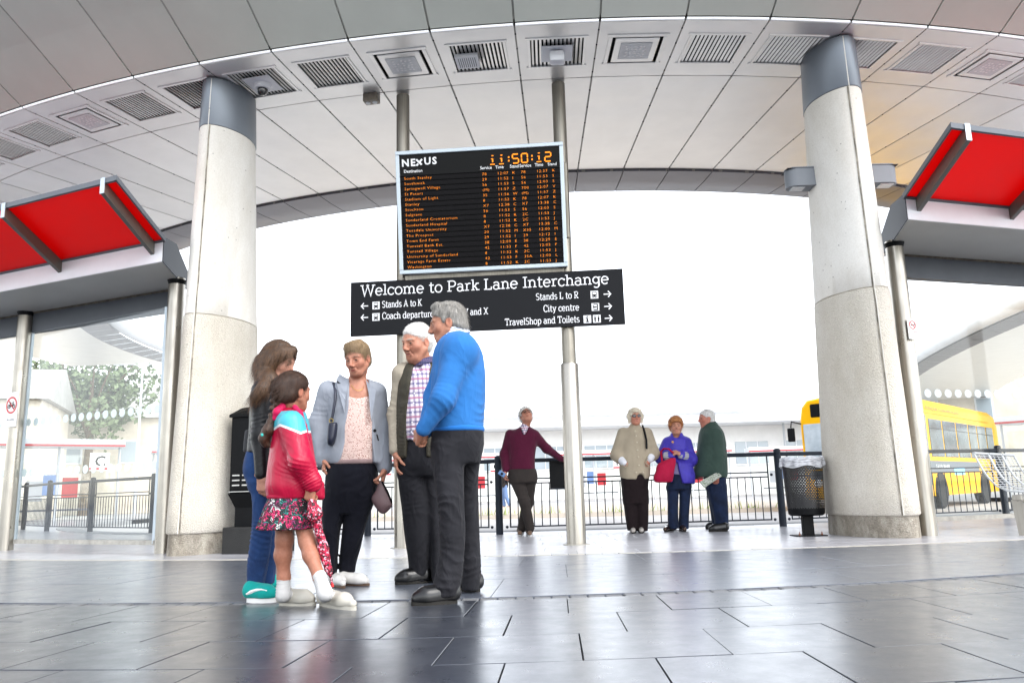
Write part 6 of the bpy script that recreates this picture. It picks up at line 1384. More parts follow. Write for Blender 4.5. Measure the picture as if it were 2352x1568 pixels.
# ---- teenage girl with long hair
r = person((-1.52, 5.03, 0), 'teenage girl with long brown hair, black leather jacket and jeans')
F = Fld(); hd = (.90, -.20, -.40); T, Mx = head(F, NP(224, 316, 5.02), hd, .98, tilt=0, jaw=.92, nose=.85, aged=0)
neck = NP(205, 400, 5.05); chest = NP(165, 520, 5.05); pel = NP(135, 800, 5.05)
ra = [NP(152, 450, 4.91), NP(137, 660, 4.88), NP(140, 850, 4.86)]; la = [NP(190, 450, 5.2), NP(210, 640, 5.25), NP(230, 800, 5.2)]
core(F, pel, chest, neck, [ra, la], [[NP(140, 850, 4.98), NP(145, 1100, 4.97), NP(115, 1370, 4.97)], [NP(160, 850, 5.12), NP(180, 1100, 5.15), NP(168, 1370, 5.2)]])
F.cone(T(0, -.02, -.07), neck, .045, .05, .03); hand(F, NP(141, 862, 4.86), (.1, 0, -1), (.3, .9, 0), 1, .9)
skin_obj('body', F, M['skin'], r, VS, None, face_colour(T, Mx, .98, '#cf9c86', '#4a3325', '#a8605a', .3))
eyes(r, T, Mx, .98, (0, 1, -.6))
hm = hair_mat('brown_hair', '#20150d', '#4f3824', (40, 40, 6)); hm2 = hair_mat('brown_hair_tips', '#2b1c11', '#75553a', (40, 40, 6))
def long_hair(F, T, S, Mx):
    F.chain([T(0, -.04, .05), T(.03, -.06, -.04), T(.05, -.05, -.085), NP(182, 398, 4.87), NP(148, 442, 4.82), NP(112, 476, 4.83), NP(84, 494, 4.87)], [.080, .070, .058, .044, .034, .022, .006], .04)
    F.chain([T(.06, .0, .09), T(.082, -.015, .0), T(.075, -.03, -.09), NP(185, 420, 4.97)], [.035, .034, .034, .025], .04); F.chain([T(.02, .075, .11), T(.07, .045, .07), T(.088, .0, .02)], [.026, .026, .026], .03)
hair_cap(r, T, Mx, .98, hm, .014, .0, (1, 1, 1), -.12, long_hair, .003, 2400, (.04, .10), 9, .0, (.0, -.62, -1), VB, smtl=hm2, ear=False, lift=.0035, outward=.05, curl=.07, wflow=(-.42, 0, -1))
F = Fld(); F.loft(rows(NP, [(392, 168, 238, 5.05, .060), (415, 135, 245, 5.05, .120), (455, 112, 240, 5.05, .160), (540, 98, 236, 5.05, .165), (640, 92, 230, 5.05, .150), (730, 84, 226, 5.05, .155), (752, 84, 224, 5.05, .155)]), .03); F.chain(ra, [.072, .054, .042], .04); F.chain(la, [.07, .054, .042], .04)
M['leather_jacket'] = mat('black_leather', '#101013', .4, var=.3, vscale=16, bump=.35, bscale=45, spec=.25)
skin_obj('leather_jacket', F, M['leather_jacket'], r, VG, both(folds((ra[1], (0, 0, 1), .14, .010, .045), (ra[0], (0, .2, 1), .12, .006, .05)), wrinkle(.003, 24, 14)))
F = Fld(); F.loft(rows(NP, [(640, 74, 130, 5.12, .10), (700, 68, 130, 5.12, .11), (748, 64, 130, 5.12, .11)]), .02); skin_obj('shirt_tail', F, cloth('grey_denim', '#3a3b3d', .8, 150, .3), r, VG)
F = Fld(); F.loft(rows(NP, [(735, 80, 205, 5.05, .13), (790, 67, 205, 5.05, .145), (840, 63, 200, 5.05, .145), (890, 80, 203, 5.05, .13), (930, 90, 205, 5.05, .12)]), .04)
F.loft(rows(NP, [(880, 84, 190, 5.0, .095), (960, 100, 190, 4.99, .085), (1080, 100, 195, 4.98, .078), (1180, 90, 188, 4.97, .075), (1280, 78, 172, 4.97, .068), (1385, 77, 150, 4.97, .058)]), .03)
F.loft(rows(NP, [(880, 110, 205, 5.12, .095), (1080, 135, 212, 5.15, .075), (1200, 138, 210, 5.17, .068), (1375, 142, 198, 5.2, .055)]), .03)
M['denim'] = cloth('blue_denim', '#1b3966', .8, 340, .3, .35, .15, '#14294d', .25, 6)
skin_obj('jeans', F, M['denim'], r, VG, both(folds((NP(140, 1110, 4.9), (.2, 0, 1), .13, .009, .05), (NP(115, 1330, 4.9), (.2, 0, 1), .12, .011, .045), (NP(120, 900, 4.9), (.6, 0, 1), .1, .007, .05)), wrinkle(.003, 18, 31, (1, 1, .5))))
M['teal'] = cloth('teal_suede', '#0f8f88', .85, 200, .2, .12, .4); M['white_rubber'] = mat('white_rubber', '#d8d8d6', .5)
for (h_, t_) in ((GN(68, 1462), GN(212, 1462)), (GN(142, 1404), GN(218, 1410))):
    s_ = shoe(r, h_, t_, M['teal'], M['white_rubber'], .075, .044, name='trainer', sole_t=.03)
    side = unit(np.cross(unit(t_-h_), [0, 0, 1])); pts = [h_+(t_-h_)*t+side*(.043+.003*math.sin(t*3))+V3(0, 0, .05+.028*math.sin((t-.1)*3.2)) for t in (.12, .28, .45, .62, .8)]
    tube_obj('side_stripe', [p-np.array(s_.parent.location)*0 for p in pts], [.006, .011, .010, .007, .003], M['white_rubber'], r, 6)

# ---- little girl in the pink jacket
r = person((-1.2, 4.62, 0), 'young girl with plaited hair in pink and turquoise jacket and floral skirt')
F = Fld(); hd = (.58, .81, -.05); T, Mx = head(F, NP(297, 462, 4.62), hd, .94, jaw=.98, nose=.8, aged=0)
neck = NP(275, 548, 4.63); chest = NP(280, 640, 4.63); pel = NP(275, 960, 4.63)
ra = [NP(283, 612, 4.52), NP(328, 790, 4.47), NP(383, 890, 4.50)]; la = [NP(270, 612, 4.76), NP(320, 770, 4.82), NP(395, 880, 4.76)]
ll = [NP(245, 1000, 4.66), NP(250, 1165, 4.66), NP(247, 1400, 4.68)]; rl = [NP(312, 1000, 4.63), NP(360, 1175, 4.58), NP(440, 1410, 4.47)]
F.cone(pel, chest, .08, .085, .05); F.cone(chest, neck, .07, .045, .05)
for a in (ra, la): F.cone(chest, a[0], .05, .04, .04); F.chain(a, [.035, .030, .022], .03)
F.cone(pel, ll[0], .08, .06, .05); F.cone(pel, rl[0], .08, .06, .05)
F.chain([ll[0], ll[1], NP(243, 1235, 4.67), NP(247, 1345, 4.68), ll[2]], [.056, .046, .045, .033, .028], .03); F.chain([rl[0], rl[1], NP(376, 1235, 4.55), NP(418, 1345, 4.50), rl[2]], [.054, .043, .041, .031, .028], .03)
F.cone(T(0, -.02, -.07), neck, .042, .046, .03)
hand(F, NP(384, 905, 4.50), (-.25, .1, -1), (.35, .9, -.2), -1, .86, (.9, 1.0, .6)); hand(F, NP(395, 895, 4.76), (0, 0, -1), (0, -1, 0), 1, .85, (.9, 1, .6))
skin_obj('body', F, M['skin'], r, VS, None, face_colour(T, Mx, .94, '#b98068', '#3a2518', '#a8605a', .25))
eyes(r, T, Mx, .94)
hm = hair_mat('dark_brown_hair', '#1c110b', '#4a3020', (50, 50, 10))
hair_cap(r, T, Mx, .94, hm, .010, .006, (1, 1, 1), -.08, lambda F, T, S, Mx: F.cone(T(-.02, -.09, .03), NP(228, 425, 4.6), .05, .03, .04), .0018, 1300, (.03, .06), 11, 0, (.0, -1, -.15), VB, lift=.0035, ear=True)
F = Fld(); bp_ = [NP(x, y, 4.55) for x, y in ((228, 398), (212, 430), (205, 465), (203, 500), (202, 535), (196, 570), (190, 598))]
for i in range(13):
    t = i/12*6; k = min(int(t), 5); p = bp_[k]+(bp_[k+1]-bp_[k])*(t-k); sgn = 1 if i % 2 else -1; F.ell(p+V3(sgn*.010, -.004, 0), (.019-.0004*i, .018, .016), .006, frame((sgn*.5, 0, 1)))
F.chain([bp_[-1], NP(172, 640, 4.55), NP(152, 680, 4.56), NP(162, 706, 4.57), NP(188, 718, 4.57)], [.016, .030, .030, .018, .006], .02)
o, V, N = skin_obj('plait', F, hm, r, .0042, wrinkle(.002, 90, 3)); st = strands(o, 'hair_strands', V+np.array(r.location)*0, N, hm, 400, lambda P, n_: np.tile(V3(-.3, 0, -1), (len(P), 1)), (.03, .07), .002, .004, 5) if False else None
m = MB(); m.lathe([(0, -.011), (.009, -.008), (.011, 0), (.009, .008), (0, .011)], n=10); mb_ = m.mesh('hair_bobble', True); mb_.materials.append(mat('teal_bobble', '#1aa39b', .2)); place('hair_bobble', mb_, r, tuple(NP(146, 662, 4.53)-np.array(r.location)))
F = Fld(); F.loft(rows(NP, [(528, 232, 322, 4.63, .050), (548, 214, 342, 4.63, .085), (590, 204, 358, 4.63, .115), (650, 200, 370, 4.63, .125), (750, 184, 386, 4.63, .130), (850, 170, 404, 4.63, .135), (920, 164, 416, 4.63, .135), (950, 170, 414, 4.63, .125), (968, 174, 410, 4.63, .118)]), .03, p=2.2)
F.chain(ra, [.074, .064, .048], .04); F.chain(la, [.066, .060, .045], .04); F.cone(ra[2], NP(388, 905, 4.5), .05, .036, .02)
F.cone(NP(425, 900, 4.66), NP(430, 958, 4.66), .018, .016, .04)
cy = NP(280, 640, 4.5)[2]; xc = NP(280, 640, 4.5)[0]
pink, cyan, whit = np.array(lin('#a30d33')), np.array(lin('#3f9dab')), np.array(lin('#cfd2d2'))
def nylon():
    q = Mat('nylon_shell'); b = q.b; sp = q.n('SeparateXYZ'); q.l(q.coord('Object'), sp.inputs[0]); ox, oy = -1.2, 4.62
    u = q.math('ADD', q.math('MULTIPLY_ADD', sp.outputs[0], 8.5, (ox-xc)*8.5+.5), q.math('MULTIPLY_ADD', sp.outputs[1], 2.0, (oy-4.5)*2)); tri = q.math('ABSOLUTE', q.math('SUBTRACT', q.math('FLOORED_MODULO', u, 2.0), 1.0))
    d = q.math('SUBTRACT', sp.outputs[2], q.math('MULTIPLY_ADD', tri, .048, cy-.014)); c = q.mix(q.math('GREATER_THAN', d, -.014), tuple(pink), tuple(whit)); c = q.mix(q.math('GREATER_THAN', d, .0), c, tuple(cyan)); c = q.mix(q.math('GREATER_THAN', sp.outputs[2], float(NP(280, 556, 4.63)[2])), c, tuple(pink*.9)); q.l(c, b.inputs['Base Color']); b.inputs['Roughness'].default_value = .36; b.inputs['Specular IOR Level'].default_value = .3
    n2 = q.n('TexNoise', Scale=8.0, Detail=2.0, Distortion=.6); q.l(q.coord('Object', (1.5, 1.5, .6)), n2.inputs['Vector']); bp2 = q.n('Bump', Strength=.40, Distance=.03); q.l(n2.outputs[0], bp2.inputs['Height']); q.l(bp2.outputs[0], b.inputs['Normal']); return q.m
skin_obj('jacket', F, nylon(), r, .0045, both(wrinkle(.005, 22, 17, (1.4, 1.4, .35), 1.2), folds((NP(300, 780, 4.47), (.6, 0, 1), .11, .008, .05), (ra[2], ra[2]-ra[1], .07, .007, .028))))
F = Fld(); F.loft(rows(NP, [(944, 168, 412, 4.63, .127), (968, 172, 408, 4.63, .122)]), .008, p=2.2); skin_obj('hem_band', F, knit('pink_rib', '#b81440', 380, .7, .8, 'X'), r, .006)
F = Fld(); F.chain([NP(240, 528, 4.56), NP(215, 552, 4.54), NP(203, 585, 4.54)], [.022, .020, .014], .02); F.chain([NP(300, 530, 4.56), NP(330, 560, 4.53), NP(352, 620, 4.54), NP(372, 690, 4.56)], [.016, .011, .008, .006], .01); skin_obj('collar', F, cloth('pink_collar', '#b5164a', .5, 100), r, .006)
def floral():
    q = Mat('floral_cotton'); b = q.b; v = q.coord('Object', (1, .8, 1)); n = q.n('TexNoise', Scale=24.0, Detail=2.0); q.l(v, n.inputs['Vector']); vv = q.mix(.10, v, n.outputs[1], 'LINEAR_LIGHT'); vo = q.n('TexVoronoi', Scale=30.0); q.l(vv, vo.inputs['Vector'])
    sp = q.n('SeparateXYZ'); q.l(vo.outputs['Color'], sp.inputs[0]); rp = q.n('ValToRGB'); rp.color_ramp.interpolation = 'CONSTANT'; ramp(rp, [(0, lin('#0b0a0d')), (.22, lin('#c2185b')), (.48, lin('#1d7f7a')), (.66, lin('#d8d6d4')), (.76, lin('#7d1d58')), (.88, lin('#e0396f'))]); q.l(sp.outputs[0], rp.inputs[0])
    v2 = q.n('TexVoronoi', Scale=75.0); q.l(vv, v2.inputs['Vector']); dk = q.math('GREATER_THAN', v2.outputs['Distance'], .48); q.l(q.mix(dk, rp.outputs[0], lin('#0d0b10')), b.inputs['Base Color']); b.inputs['Roughness'].default_value = .8; return q.m
F = Fld(); F.loft(rows(NP, [(955, 178, 388, 4.63, .115), (1000, 162, 388, 4.63, .135), (1050, 146, 394, 4.63, .150), (1112, 128, 400, 4.63, .168)]), .01, p=2.1, rnd_=.003)
def pleat(V, N): a = np.arctan2(V[:, 1]-4.63, V[:, 0]-NP(255, 1050, 4.63)[0]); t = np.clip((NP(255, 960, 4.63)[2]-V[:, 2])/.15, 0, 1); return t*(1-np.abs(N[:, 2]))**2*(.012*np.sin(a*11+.6*np.sin(a*3))+.006*np.sin(a*23))
skin_obj('skirt', F, floral(), r, .006, pleat)
M['sock'] = knit('white_sock', '#c8c7c6', 420, .9, .12); M['sandal'] = mat('white_sandal', '#b3afa4', .45, var=.1)
for (h_, t_, top, an) in ((GN(222, 1474), GN(402, 1478), NP(247, 1352, 4.68), NP(245, 1425, 4.68)), (GN(418, 1474), GN(592, 1502), NP(418, 1340, 4.50), NP(444, 1418, 4.47))):
    F = Fld(); F.chain([top, top*.5+an*.5, an], [.040, .037, .036], .01); d = unit(t_-h_); F.cone(an, h_+(t_-h_)*.18+V3(0, 0, .05), .036, .036, .03); F.chain([h_+(t_-h_)*.15+V3(0, 0, .05), h_+(t_-h_)*.5+V3(0, 0, .05), h_+(t_-h_)*.72+V3(0, 0, .042), h_+(t_-h_)*.88+V3(0, 0, .035)], [.031, .030, .028, .020], .03)
    skin_obj('sock', F, M['sock'], r, .0055, folds((top*.4+an*.6, an-top, .06, .006, .022)))
    sd_ = shoe(r, h_, t_, M['sandal'], M['sandal'], .026, .040, name='sandal', sole_t=.020, toe_r=.022, vox=.0045)
    s_ = np.cross(d, [0, 0, 1]); pts = [h_+(t_-h_)*.30+s_*.040*math.cos(a)+V3(0, 0, .040+.052*math.sin(a)) for a in [math.pi*k/10 for k in range(11)]]; tube_obj('strap', pts, .006, M['sandal'], r, 6)
# her folded umbrella
b_ = empty('umbrella', tuple(NP(430, 1200, 4.55)), 0, 'folded red and black umbrella hanging beside the girl in pink', 'umbrella')
F = Fld(); F.chain([NP(384, 985, 4.50), NP(394, 1040, 4.51), NP(406, 1085, 4.53), NP(434, 1200, 4.55), NP(463, 1310, 4.57), NP(479, 1375, 4.58)], [.022, .036, .026, .027, .020, .007], .02)
q = Mat('umbrella_cloth'); vo = q.n('TexVoronoi', Scale=120.0); q.l(q.coord('Object'), vo.inputs['Vector']); sp = q.n('SeparateXYZ'); q.l(vo.outputs['Color'], sp.inputs[0]); rp = q.n('ValToRGB'); rp.color_ramp.interpolation = 'CONSTANT'; ramp(rp, [(0, lin('#2a0612')), (.3, lin('#8f0f2d')), (.6, lin('#c21f49')), (.85, lin('#d9a7b4'))]); q.l(sp.outputs[0], rp.inputs[0]); q.l(rp.outputs[0], q.b.inputs['Base Color']); q.b.inputs['Roughness'].default_value = .6
skin_obj('cover', F, q.m, b_, .006, both(wrinkle(.005, 45, 8, (1.5, 1.5, .3)), folds((NP(400, 1050, 4.5), (1, 0, 0), .08, .006, .02))))
tube_obj('ferrule', [NP(478, 1372, 4.58), NP(481, 1388, 4.58)], .008, M['signred'], b_); tube_obj('shaft', [NP(374, 930, 4.53), NP(378, 1000, 4.535)], .006, M['black'], b_)
F = Fld(); F.loft(rows(NP, [(1072, 392, 416, 4.53, .027), (1088, 395, 419, 4.53, .027)]), .006); skin_obj('tie_band', F, M['signred'], b_, .005)
# ------------------------------------------------------------------ people: the four by the fence
VF, VFG = .0075, .010
GRP = 'people waiting by the fence'
def glasses(root, T, Mx, s, mtl, tint=None):
    for q in (-1, 1):
        c = [T(q*.033+.024*math.cos(a), .104-.004*abs(math.cos(a)), .009+.018*math.sin(a)) for a in [2*math.pi*i/14 for i in range(15)]]; tube_obj('glasses_rim', c, .0032*s, mtl, root, 6)
        if tint:
            m = MB(); off = np.array(root.location); m.add([p-off for p in c[:-1]], [tuple(range(14))]); m.build('lens', tint, root)
        tube_obj('glasses_arm', [T(q*.058, .10, .014), T(q*.078, .05, .014), T(q*.082, -.01, .008)], .0028*s, mtl, root, 6)
    tube_obj('glasses_bridge', [T(-.01, .108, .013), T(.01, .108, .013)], .003*s, mtl, root, 6)

# ---- man in burgundy leaning on the rail, looking up
Y = 11.22; r = person((.10, Y, 0), 'man in burgundy jumper and glasses looking up, one arm along the rail', GRP)
F = Fld(); hd = (.08, -.83, .55); T, Mx = head(F, FP(352, 222, Y-.02), hd, 1.04, tilt=.10, jaw=1.0)
neck = FP(338, 335, Y+.02); chest = FP(315, 440, Y); pel = FP(315, 740, Y-.02)
ra = [FP(205, 392, Y), FP(150, 570, Y+.03), FP(160, 712, Y-.06)]; la = [FP(430, 400, Y), FP(540, 520, Y+.12), FP(675, 612, Y+.30)]
l1 = [FP(255, 780, Y-.02), FP(335, 1000, Y-.10), FP(385, 1235, Y-.02)]; l2 = [FP(385, 780, Y), FP(365, 1010, Y+.10), FP(312, 1235, Y+.10)]
core(F, pel, chest, neck, [ra, la], [l1, l2]); F.cone(T(0, -.01, -.07), neck, .056, .062, .03)
hand(F, FP(160, 728, Y-.06), (-.15, -.1, -1), (.8, -.2, 0), 1, 1.0, (.6, .7, .4)); hand(F, FP(688, 622, Y+.32), (.9, .2, -.25), (0, 0, -1), 1, 1.0, (.3, .5, .3))
skin_obj('body', F, M['skin'], r, VF, None, face_colour(T, Mx, 1.04, '#c58d76', '#6f6a64', '#a55d55', .5)); eyes(r, T, Mx, 1.04, (0, 1, .2))
hm = hair_mat('silver_hair', '#8f8d8a', '#dedcd8'); hair_cap(r, T, Mx, 1.04, hm, .014, .006, (1.02, 1, 1.04), -.07, None, .008, 900, (.02, .06), 13, 0, (0, -.6, .3), VF, lift=.015)
glasses(r, T, Mx, 1.04, M['black'])
M['burgundy'] = cloth('burgundy_knit', '#48122a', .9, 200, .25, .12, .35)
F = Fld(); F.loft(rows(FP, [(318, 292, 386, Y+.02, .085), (345, 240, 420, Y+.01, .12), (380, 200, 445, Y, .145), (450, 178, 450, Y, .155), (550, 188, 438, Y, .16), (650, 190, 432, Y-.01, .165), (712, 188, 434, Y-.02, .155)]), .03, p=2.3); F.chain(ra, [.076, .062, .046], .05); F.chain(la, [.076, .058, .046], .05)
F.cone(FP(338, 290, Y-.02), FP(333, 385, Y-.17), .068, .022, .01, -1)
skin_obj('jumper', F, M['burgundy'], r, VFG, both(wrinkle(.004, 14, 40, (1, 1, .8)), folds((FP(330, 680, Y-.15), (0, 0, 1), .16, .008, .06), (ra[1], (0, 0, 1), .12, .006, .06), (la[1], la[1]-la[0], .12, .006, .06))))
F = Fld(); F.cone(FP(337, 320, Y-.03), FP(333, 375, Y-.135), .062, .02, .02); skin_obj('shirt', F, M['check'], r, VFG)
collar(r, FP(337, 320, Y), .070, cloth('white_collar', '#c9c6cc', .8), (0, -.3, 1), (0, -1, -.5), .04, gap=.9, vox=.007)
F = Fld(); F.loft(rows(FP, [(705, 186, 440, Y-.02, .150), (760, 184, 448, Y-.02, .155), (830, 190, 446, Y-.02, .15)]), .04, p=2.3)
for l_, rr2 in ((l1, [.098, .076, .066]), (l2, [.098, .076, .066])): F.chain([l_[0], l_[1], l_[2]+V3(0, 0, -.01)], rr2, .04)
M['brown_wool'] = cloth('brown_grey_trouser', '#302b29', .85, 200, .2, .16, .12)
skin_obj('trousers', F, M['brown_wool'], r, VFG, both(wrinkle(.004, 15, 41, (1, 1, .4)), folds((l1[1], (0, 0, 1), .13, .008, .07), (l1[2], (0, 0, 1), .10, .010, .05), (l2[2], (0, 0, 1), .10, .010, .05))))
M['suede'] = mat('brown_suede', '#5b4738', .8, var=.3, vscale=20)
shoe(r, GF(375, 1255)+V3(0, .06, 0), GF(385, 1326), M['suede'], M['white_rubber'], .08, .05, vox=.008); shoe(r, GF(310, 1248)+V3(0, .12, 0), GF(292, 1322), M['suede'], M['white_rubber'], .08, .05, vox=.008)
b_ = empty('compact_camera', tuple(FP(128, 748, Y-.12)), 0, 'small blue camera in the hand of the man in burgundy', 'camera'); m = MB(); m.bbox((0, 0, 0), (.10, .03, .062), .008, Matrix.Rotation(R(35), 3, 'Y')); m.build('case', mat('camera_blue', '#5a7fb0', .35), b_); m = MB(); m.lathe([(.018, 0), (.018, .014), (0, .015)], n=14); lm_ = m.mesh('camera_lens', True); lm_.materials.append(M['black']); o = place('camera_lens', lm_, b_, (0, -.015, 0)); o.rotation_euler = (R(90), 0, 0)

# ---- woman in the oatmeal cardigan
Y = 11.25; r = person((1.66, Y, 0), 'blonde woman in chunky oatmeal cardigan and dark wide trousers, hands in pockets', GRP)
F = Fld(); hd = (.06, -.99, .06); T, Mx = head(F, FP(1352, 232, Y-.02), hd, 1.0, jaw=.95)
neck = FP(1348, 320, Y); chest = FP(1345, 430, Y); pel = FP(1345, 780, Y)
ra = [FP(1243, 380, Y), FP(1185, 575, Y+.0), FP(1255, 660, Y-.12)]; la = [FP(1455, 380, Y), FP(1515, 560, Y), FP(1478, 640, Y-.12)]
core(F, pel, chest, neck, [ra, la], [[FP(1300, 800, Y), FP(1315, 1020, Y), FP(1335, 1250, Y)], [FP(1400, 800, Y), FP(1405, 1020, Y), FP(1408, 1250, Y)]]); F.cone(T(0, -.02, -.07), neck, .05, .054, .03)
hand(F, FP(1252, 648, Y-.13), (.5, 0, -1), (.6, .6, 0), 1, .92); hand(F, FP(1480, 630, Y-.13), (-.5, 0, -1), (-.6, .6, 0), -1, .92)
skin_obj('body', F, M['skin'], r, VF, None, face_colour(T, Mx, 1.0, '#cf9079', '#9a8470', '#b5524d', .55)); eyes(r, T, Mx, 1.0)
hm = hair_mat('blonde_white_hair', '#b5a68c', '#e6dfcf')
def bob(F, T, S, Mx):
    for q in (-1, 1): F.chain([T(q*.06, .01, .09), T(q*.088, .005, .02), T(q*.086, .0, -.06)], [.03, .026, .020], .03)
    F.ell(T(0, .065, .095), S(.065, .035, .03), .03, Mx)
hair_cap(r, T, Mx, 1.0, hm, .016, .0, (1, 1, 1.02), -.10, bob, .004, 800, (.03, .07), 15, 0, (0, .1, -1), VF, ear=False)
glasses(r, T, Mx, 1.0, mat('tortoise', '#33201f', .3), mat('tinted_lens', '#20181c', .1))
M['oat'] = knit('oatmeal_knit', '#a89c88', 170, .95, .45)
F = Fld(); F.loft(rows(FP, [(288, 1312, 1394, Y, .065), (318, 1295, 1405, Y, .085), (345, 1262, 1440, Y, .115), (400, 1228, 1478, Y, .15), (480, 1216, 1488, Y, .165), (600, 1206, 1486, Y, .175), (700, 1206, 1490, Y, .18), (760, 1212, 1490, Y, .18), (800, 1225, 1480, Y, .175)]), .03, p=2.3)
F.cone(ra[0], ra[1], .088, .088, .05); F.cone(la[0], la[1], .088, .085, .05); F.cone(ra[1], FP(1205, 600, Y-.05), .088, .085, .04); F.cone(la[1], FP(1510, 575, Y-.05), .085, .082, .04)
F.ell(FP(1405, 815, Y-.18), (.062, .14, .10), .01, None, -1); F.ell(FP(1255, 830, Y-.15), (.05, .3, .045), .02, None, -1)
skin_obj('cardigan', F, M['oat'], r, VFG, wrinkle(.005, 12, 50, (1, 1, .5)))
F = Fld(); F.cone(FP(1210, 600, Y-.07), FP(1245, 645, Y-.13), .056, .048, .02); skin_obj('shirt_cuff', F, cloth('white_cotton', '#cfd0d6', .8), r, .008, wrinkle(.004, 40, 3)); F = Fld(); F.cone(FP(1512, 575, Y-.07), FP(1486, 618, Y-.13), .054, .046, .02); skin_obj('shirt_cuff', F, cloth('white_cotton', '#cfd0d6', .8), r, .008, wrinkle(.004, 40, 4))
buttons(r, [FP(x, y, Y-.01-d) for x, y, d in ((1352, 356, .13), (1362, 400, .155), (1369, 460, .17), (1373, 530, .178), (1382, 594, .182), (1387, 670, .186), (1428, 736, .18), (1362, 735, .188))], mat('shell_button', '#b3a892', .4), .012)
tube_obj('bag_strap', [FP(1420, 306, Y-.02), FP(1432, 340, Y-.10), FP(1445, 390, Y-.155), FP(1455, 440, Y-.17), FP(1458, 520, Y-.175)], [.014]*5, M['black'], r, 8)
tube_obj('pocket_edge', [FP(1230, 668, Y-.17), FP(1262, 690, Y-.185), FP(1278, 660, Y-.187)], .009, M['oat'], r, 6); tube_obj('pocket_edge', [FP(1465, 600, Y-.165), FP(1448, 650, Y-.183), FP(1478, 680, Y-.175)], .009, M['oat'], r, 6)
F = Fld(); F.loft(rows(FP, [(760, 1220, 1478, Y, .15), (830, 1224, 1470, Y, .155), (930, 1238, 1466, Y, .14), (1020, 1246, 1468, Y, .125)]), .05, p=2.4); F.loft(rows(FP, [(900, 1236, 1350, Y, .12), (1050, 1250, 1365, Y, .11), (1180, 1266, 1372, Y, .105), (1272, 1280, 1372, Y, .10)]), .03); F.loft(rows(FP, [(900, 1355, 1466, Y, .12), (1050, 1362, 1470, Y, .11), (1180, 1372, 1470, Y, .105), (1275, 1376, 1466, Y, .10)]), .03)
skin_obj('trousers', F, cloth('dark_brown_crepe', '#1c1416', .9, 200, .15, .2, .1, None, .15), r, VFG, wrinkle(.006, 11, 51, (1.4, 1.4, .15)))
M['grey_shoe'] = mat('pale_grey_suede', '#9a958f', .8)
shoe(r, GF(1340, 1240)+V3(0, .05, 0), GF(1335, 1300), M['grey_shoe'], M['sole'], .06, .05, vox=.008); shoe(r, GF(1405, 1240)+V3(0, .05, 0), GF(1412, 1298), M['grey_shoe'], M['sole'], .06, .05, vox=.008)

# ---- woman in the purple jacket with a red bag
Y = 11.33; r = person((2.25, Y, 0), 'ginger-haired woman in purple jacket and jeans clutching a red bag', GRP)
F = Fld(); hd = (-.10, -.99, .0); T, Mx = head(F, FP(1727, 318, Y-.02), hd, .98, tilt=.04, jaw=.98)
neck = FP(1730, 405, Y); chest = FP(1740, 500, Y); pel = FP(1752, 800, Y)
ra = [FP(1652, 462, Y), FP(1590, 605, Y-.02), FP(1672, 585, Y-.20)]; la = [FP(1822, 465, Y), FP(1868, 615, Y-.02), FP(1782, 580, Y-.20)]
core(F, pel, chest, neck, [ra, la], [[FP(1700, 850, Y), FP(1697, 1040, Y), FP(1700, 1240, Y)], [FP(1805, 850, Y), FP(1803, 1040, Y), FP(1798, 1240, Y)]]); F.cone(T(0, -.02, -.07), neck, .05, .054, .03)
hand(F, FP(1680, 582, Y-.22), (1, -.1, .5), (0, .3, -1), 1, .95, (.5, .8, .5)); hand(F, FP(1772, 572, Y-.22), (-1, -.1, .55), (0, .6, -.8), -1, .95, (.5, .8, .5))
skin_obj('body', F, M['skin'], r, VF, None, face_colour(T, Mx, .98, '#cf9880', '#8a5f3f', '#b5564f', .5)); eyes(r, T, Mx, .98)
hm = hair_mat('ginger_hair', '#7a4420', '#c58a55'); hair_cap(r, T, Mx, .98, hm, .024, .004, (1.03, 1.02, 1.02), -.06, lambda F, T, S, Mx: F.ell(T(0, .055, .105), S(.07, .04, .035), .03, Mx), .010, 1100, (.015, .04), 17, 0, (0, .3, .2), VF, lift=.012)
M['purple'] = cloth('purple_quilt', '#3a2fa0', .55, 120, .35, .18, .2, None, .35)
F = Fld(); F.loft(rows(FP, [(372, 1680, 1782, Y, .075), (400, 1670, 1795, Y, .09), (430, 1642, 1830, Y, .125), (480, 1632, 1838, Y, .155), (580, 1635, 1850, Y, .17), (680, 1642, 1875, Y, .18), (780, 1645, 1900, Y, .19), (822, 1650, 1898, Y, .185), (850, 1660, 1895, Y, .18)]), .03, p=2.3); F.chain(ra, [.080, .082, .062], .05); F.chain(la, [.080, .082, .062], .05)
F.loft(rows(FP, [(640, 1735, 1752, Y-.24, .14), (720, 1722, 1765, Y-.24, .14), (790, 1708, 1785, Y-.24, .15), (880, 1685, 1815, Y-.24, .15)]), .01, -1, p=3); F.cone(FP(1728, 330, Y-.04), FP(1730, 420, Y-.06), .058, .045, .01, -1); F.ell(FP(1770, 885, Y-.1), (.30, .3, .075), .02, None, -1)
skin_obj('jacket', F, M['purple'], r, VFG, both(wrinkle(.005, 22, 60, (1, 1, .7)), folds((FP(1740, 520, Y-.15), (0, 0, 1), .3, .004, .10))))
for a, b in ((ra, FP(1648, 588, Y-.17)), (la, FP(1806, 585, Y-.17))): F = Fld(); F.cone(b, a[2], .064, .058, .01); skin_obj('fleece_cuff', F, knit('grey_fleece', '#a5a5ae', 60, 1.0, .9), r, .008, wrinkle(.004, 60, 5))
F = Fld(); F.loft(rows(FP, [(640, 1660, 1850, Y, .13), (700, 1665, 1855, Y, .14), (765, 1670, 1860, Y, .14)]), .02); skin_obj('lilac_top', F, cloth('lilac_cotton', '#8f86a8', .85), r, VFG)
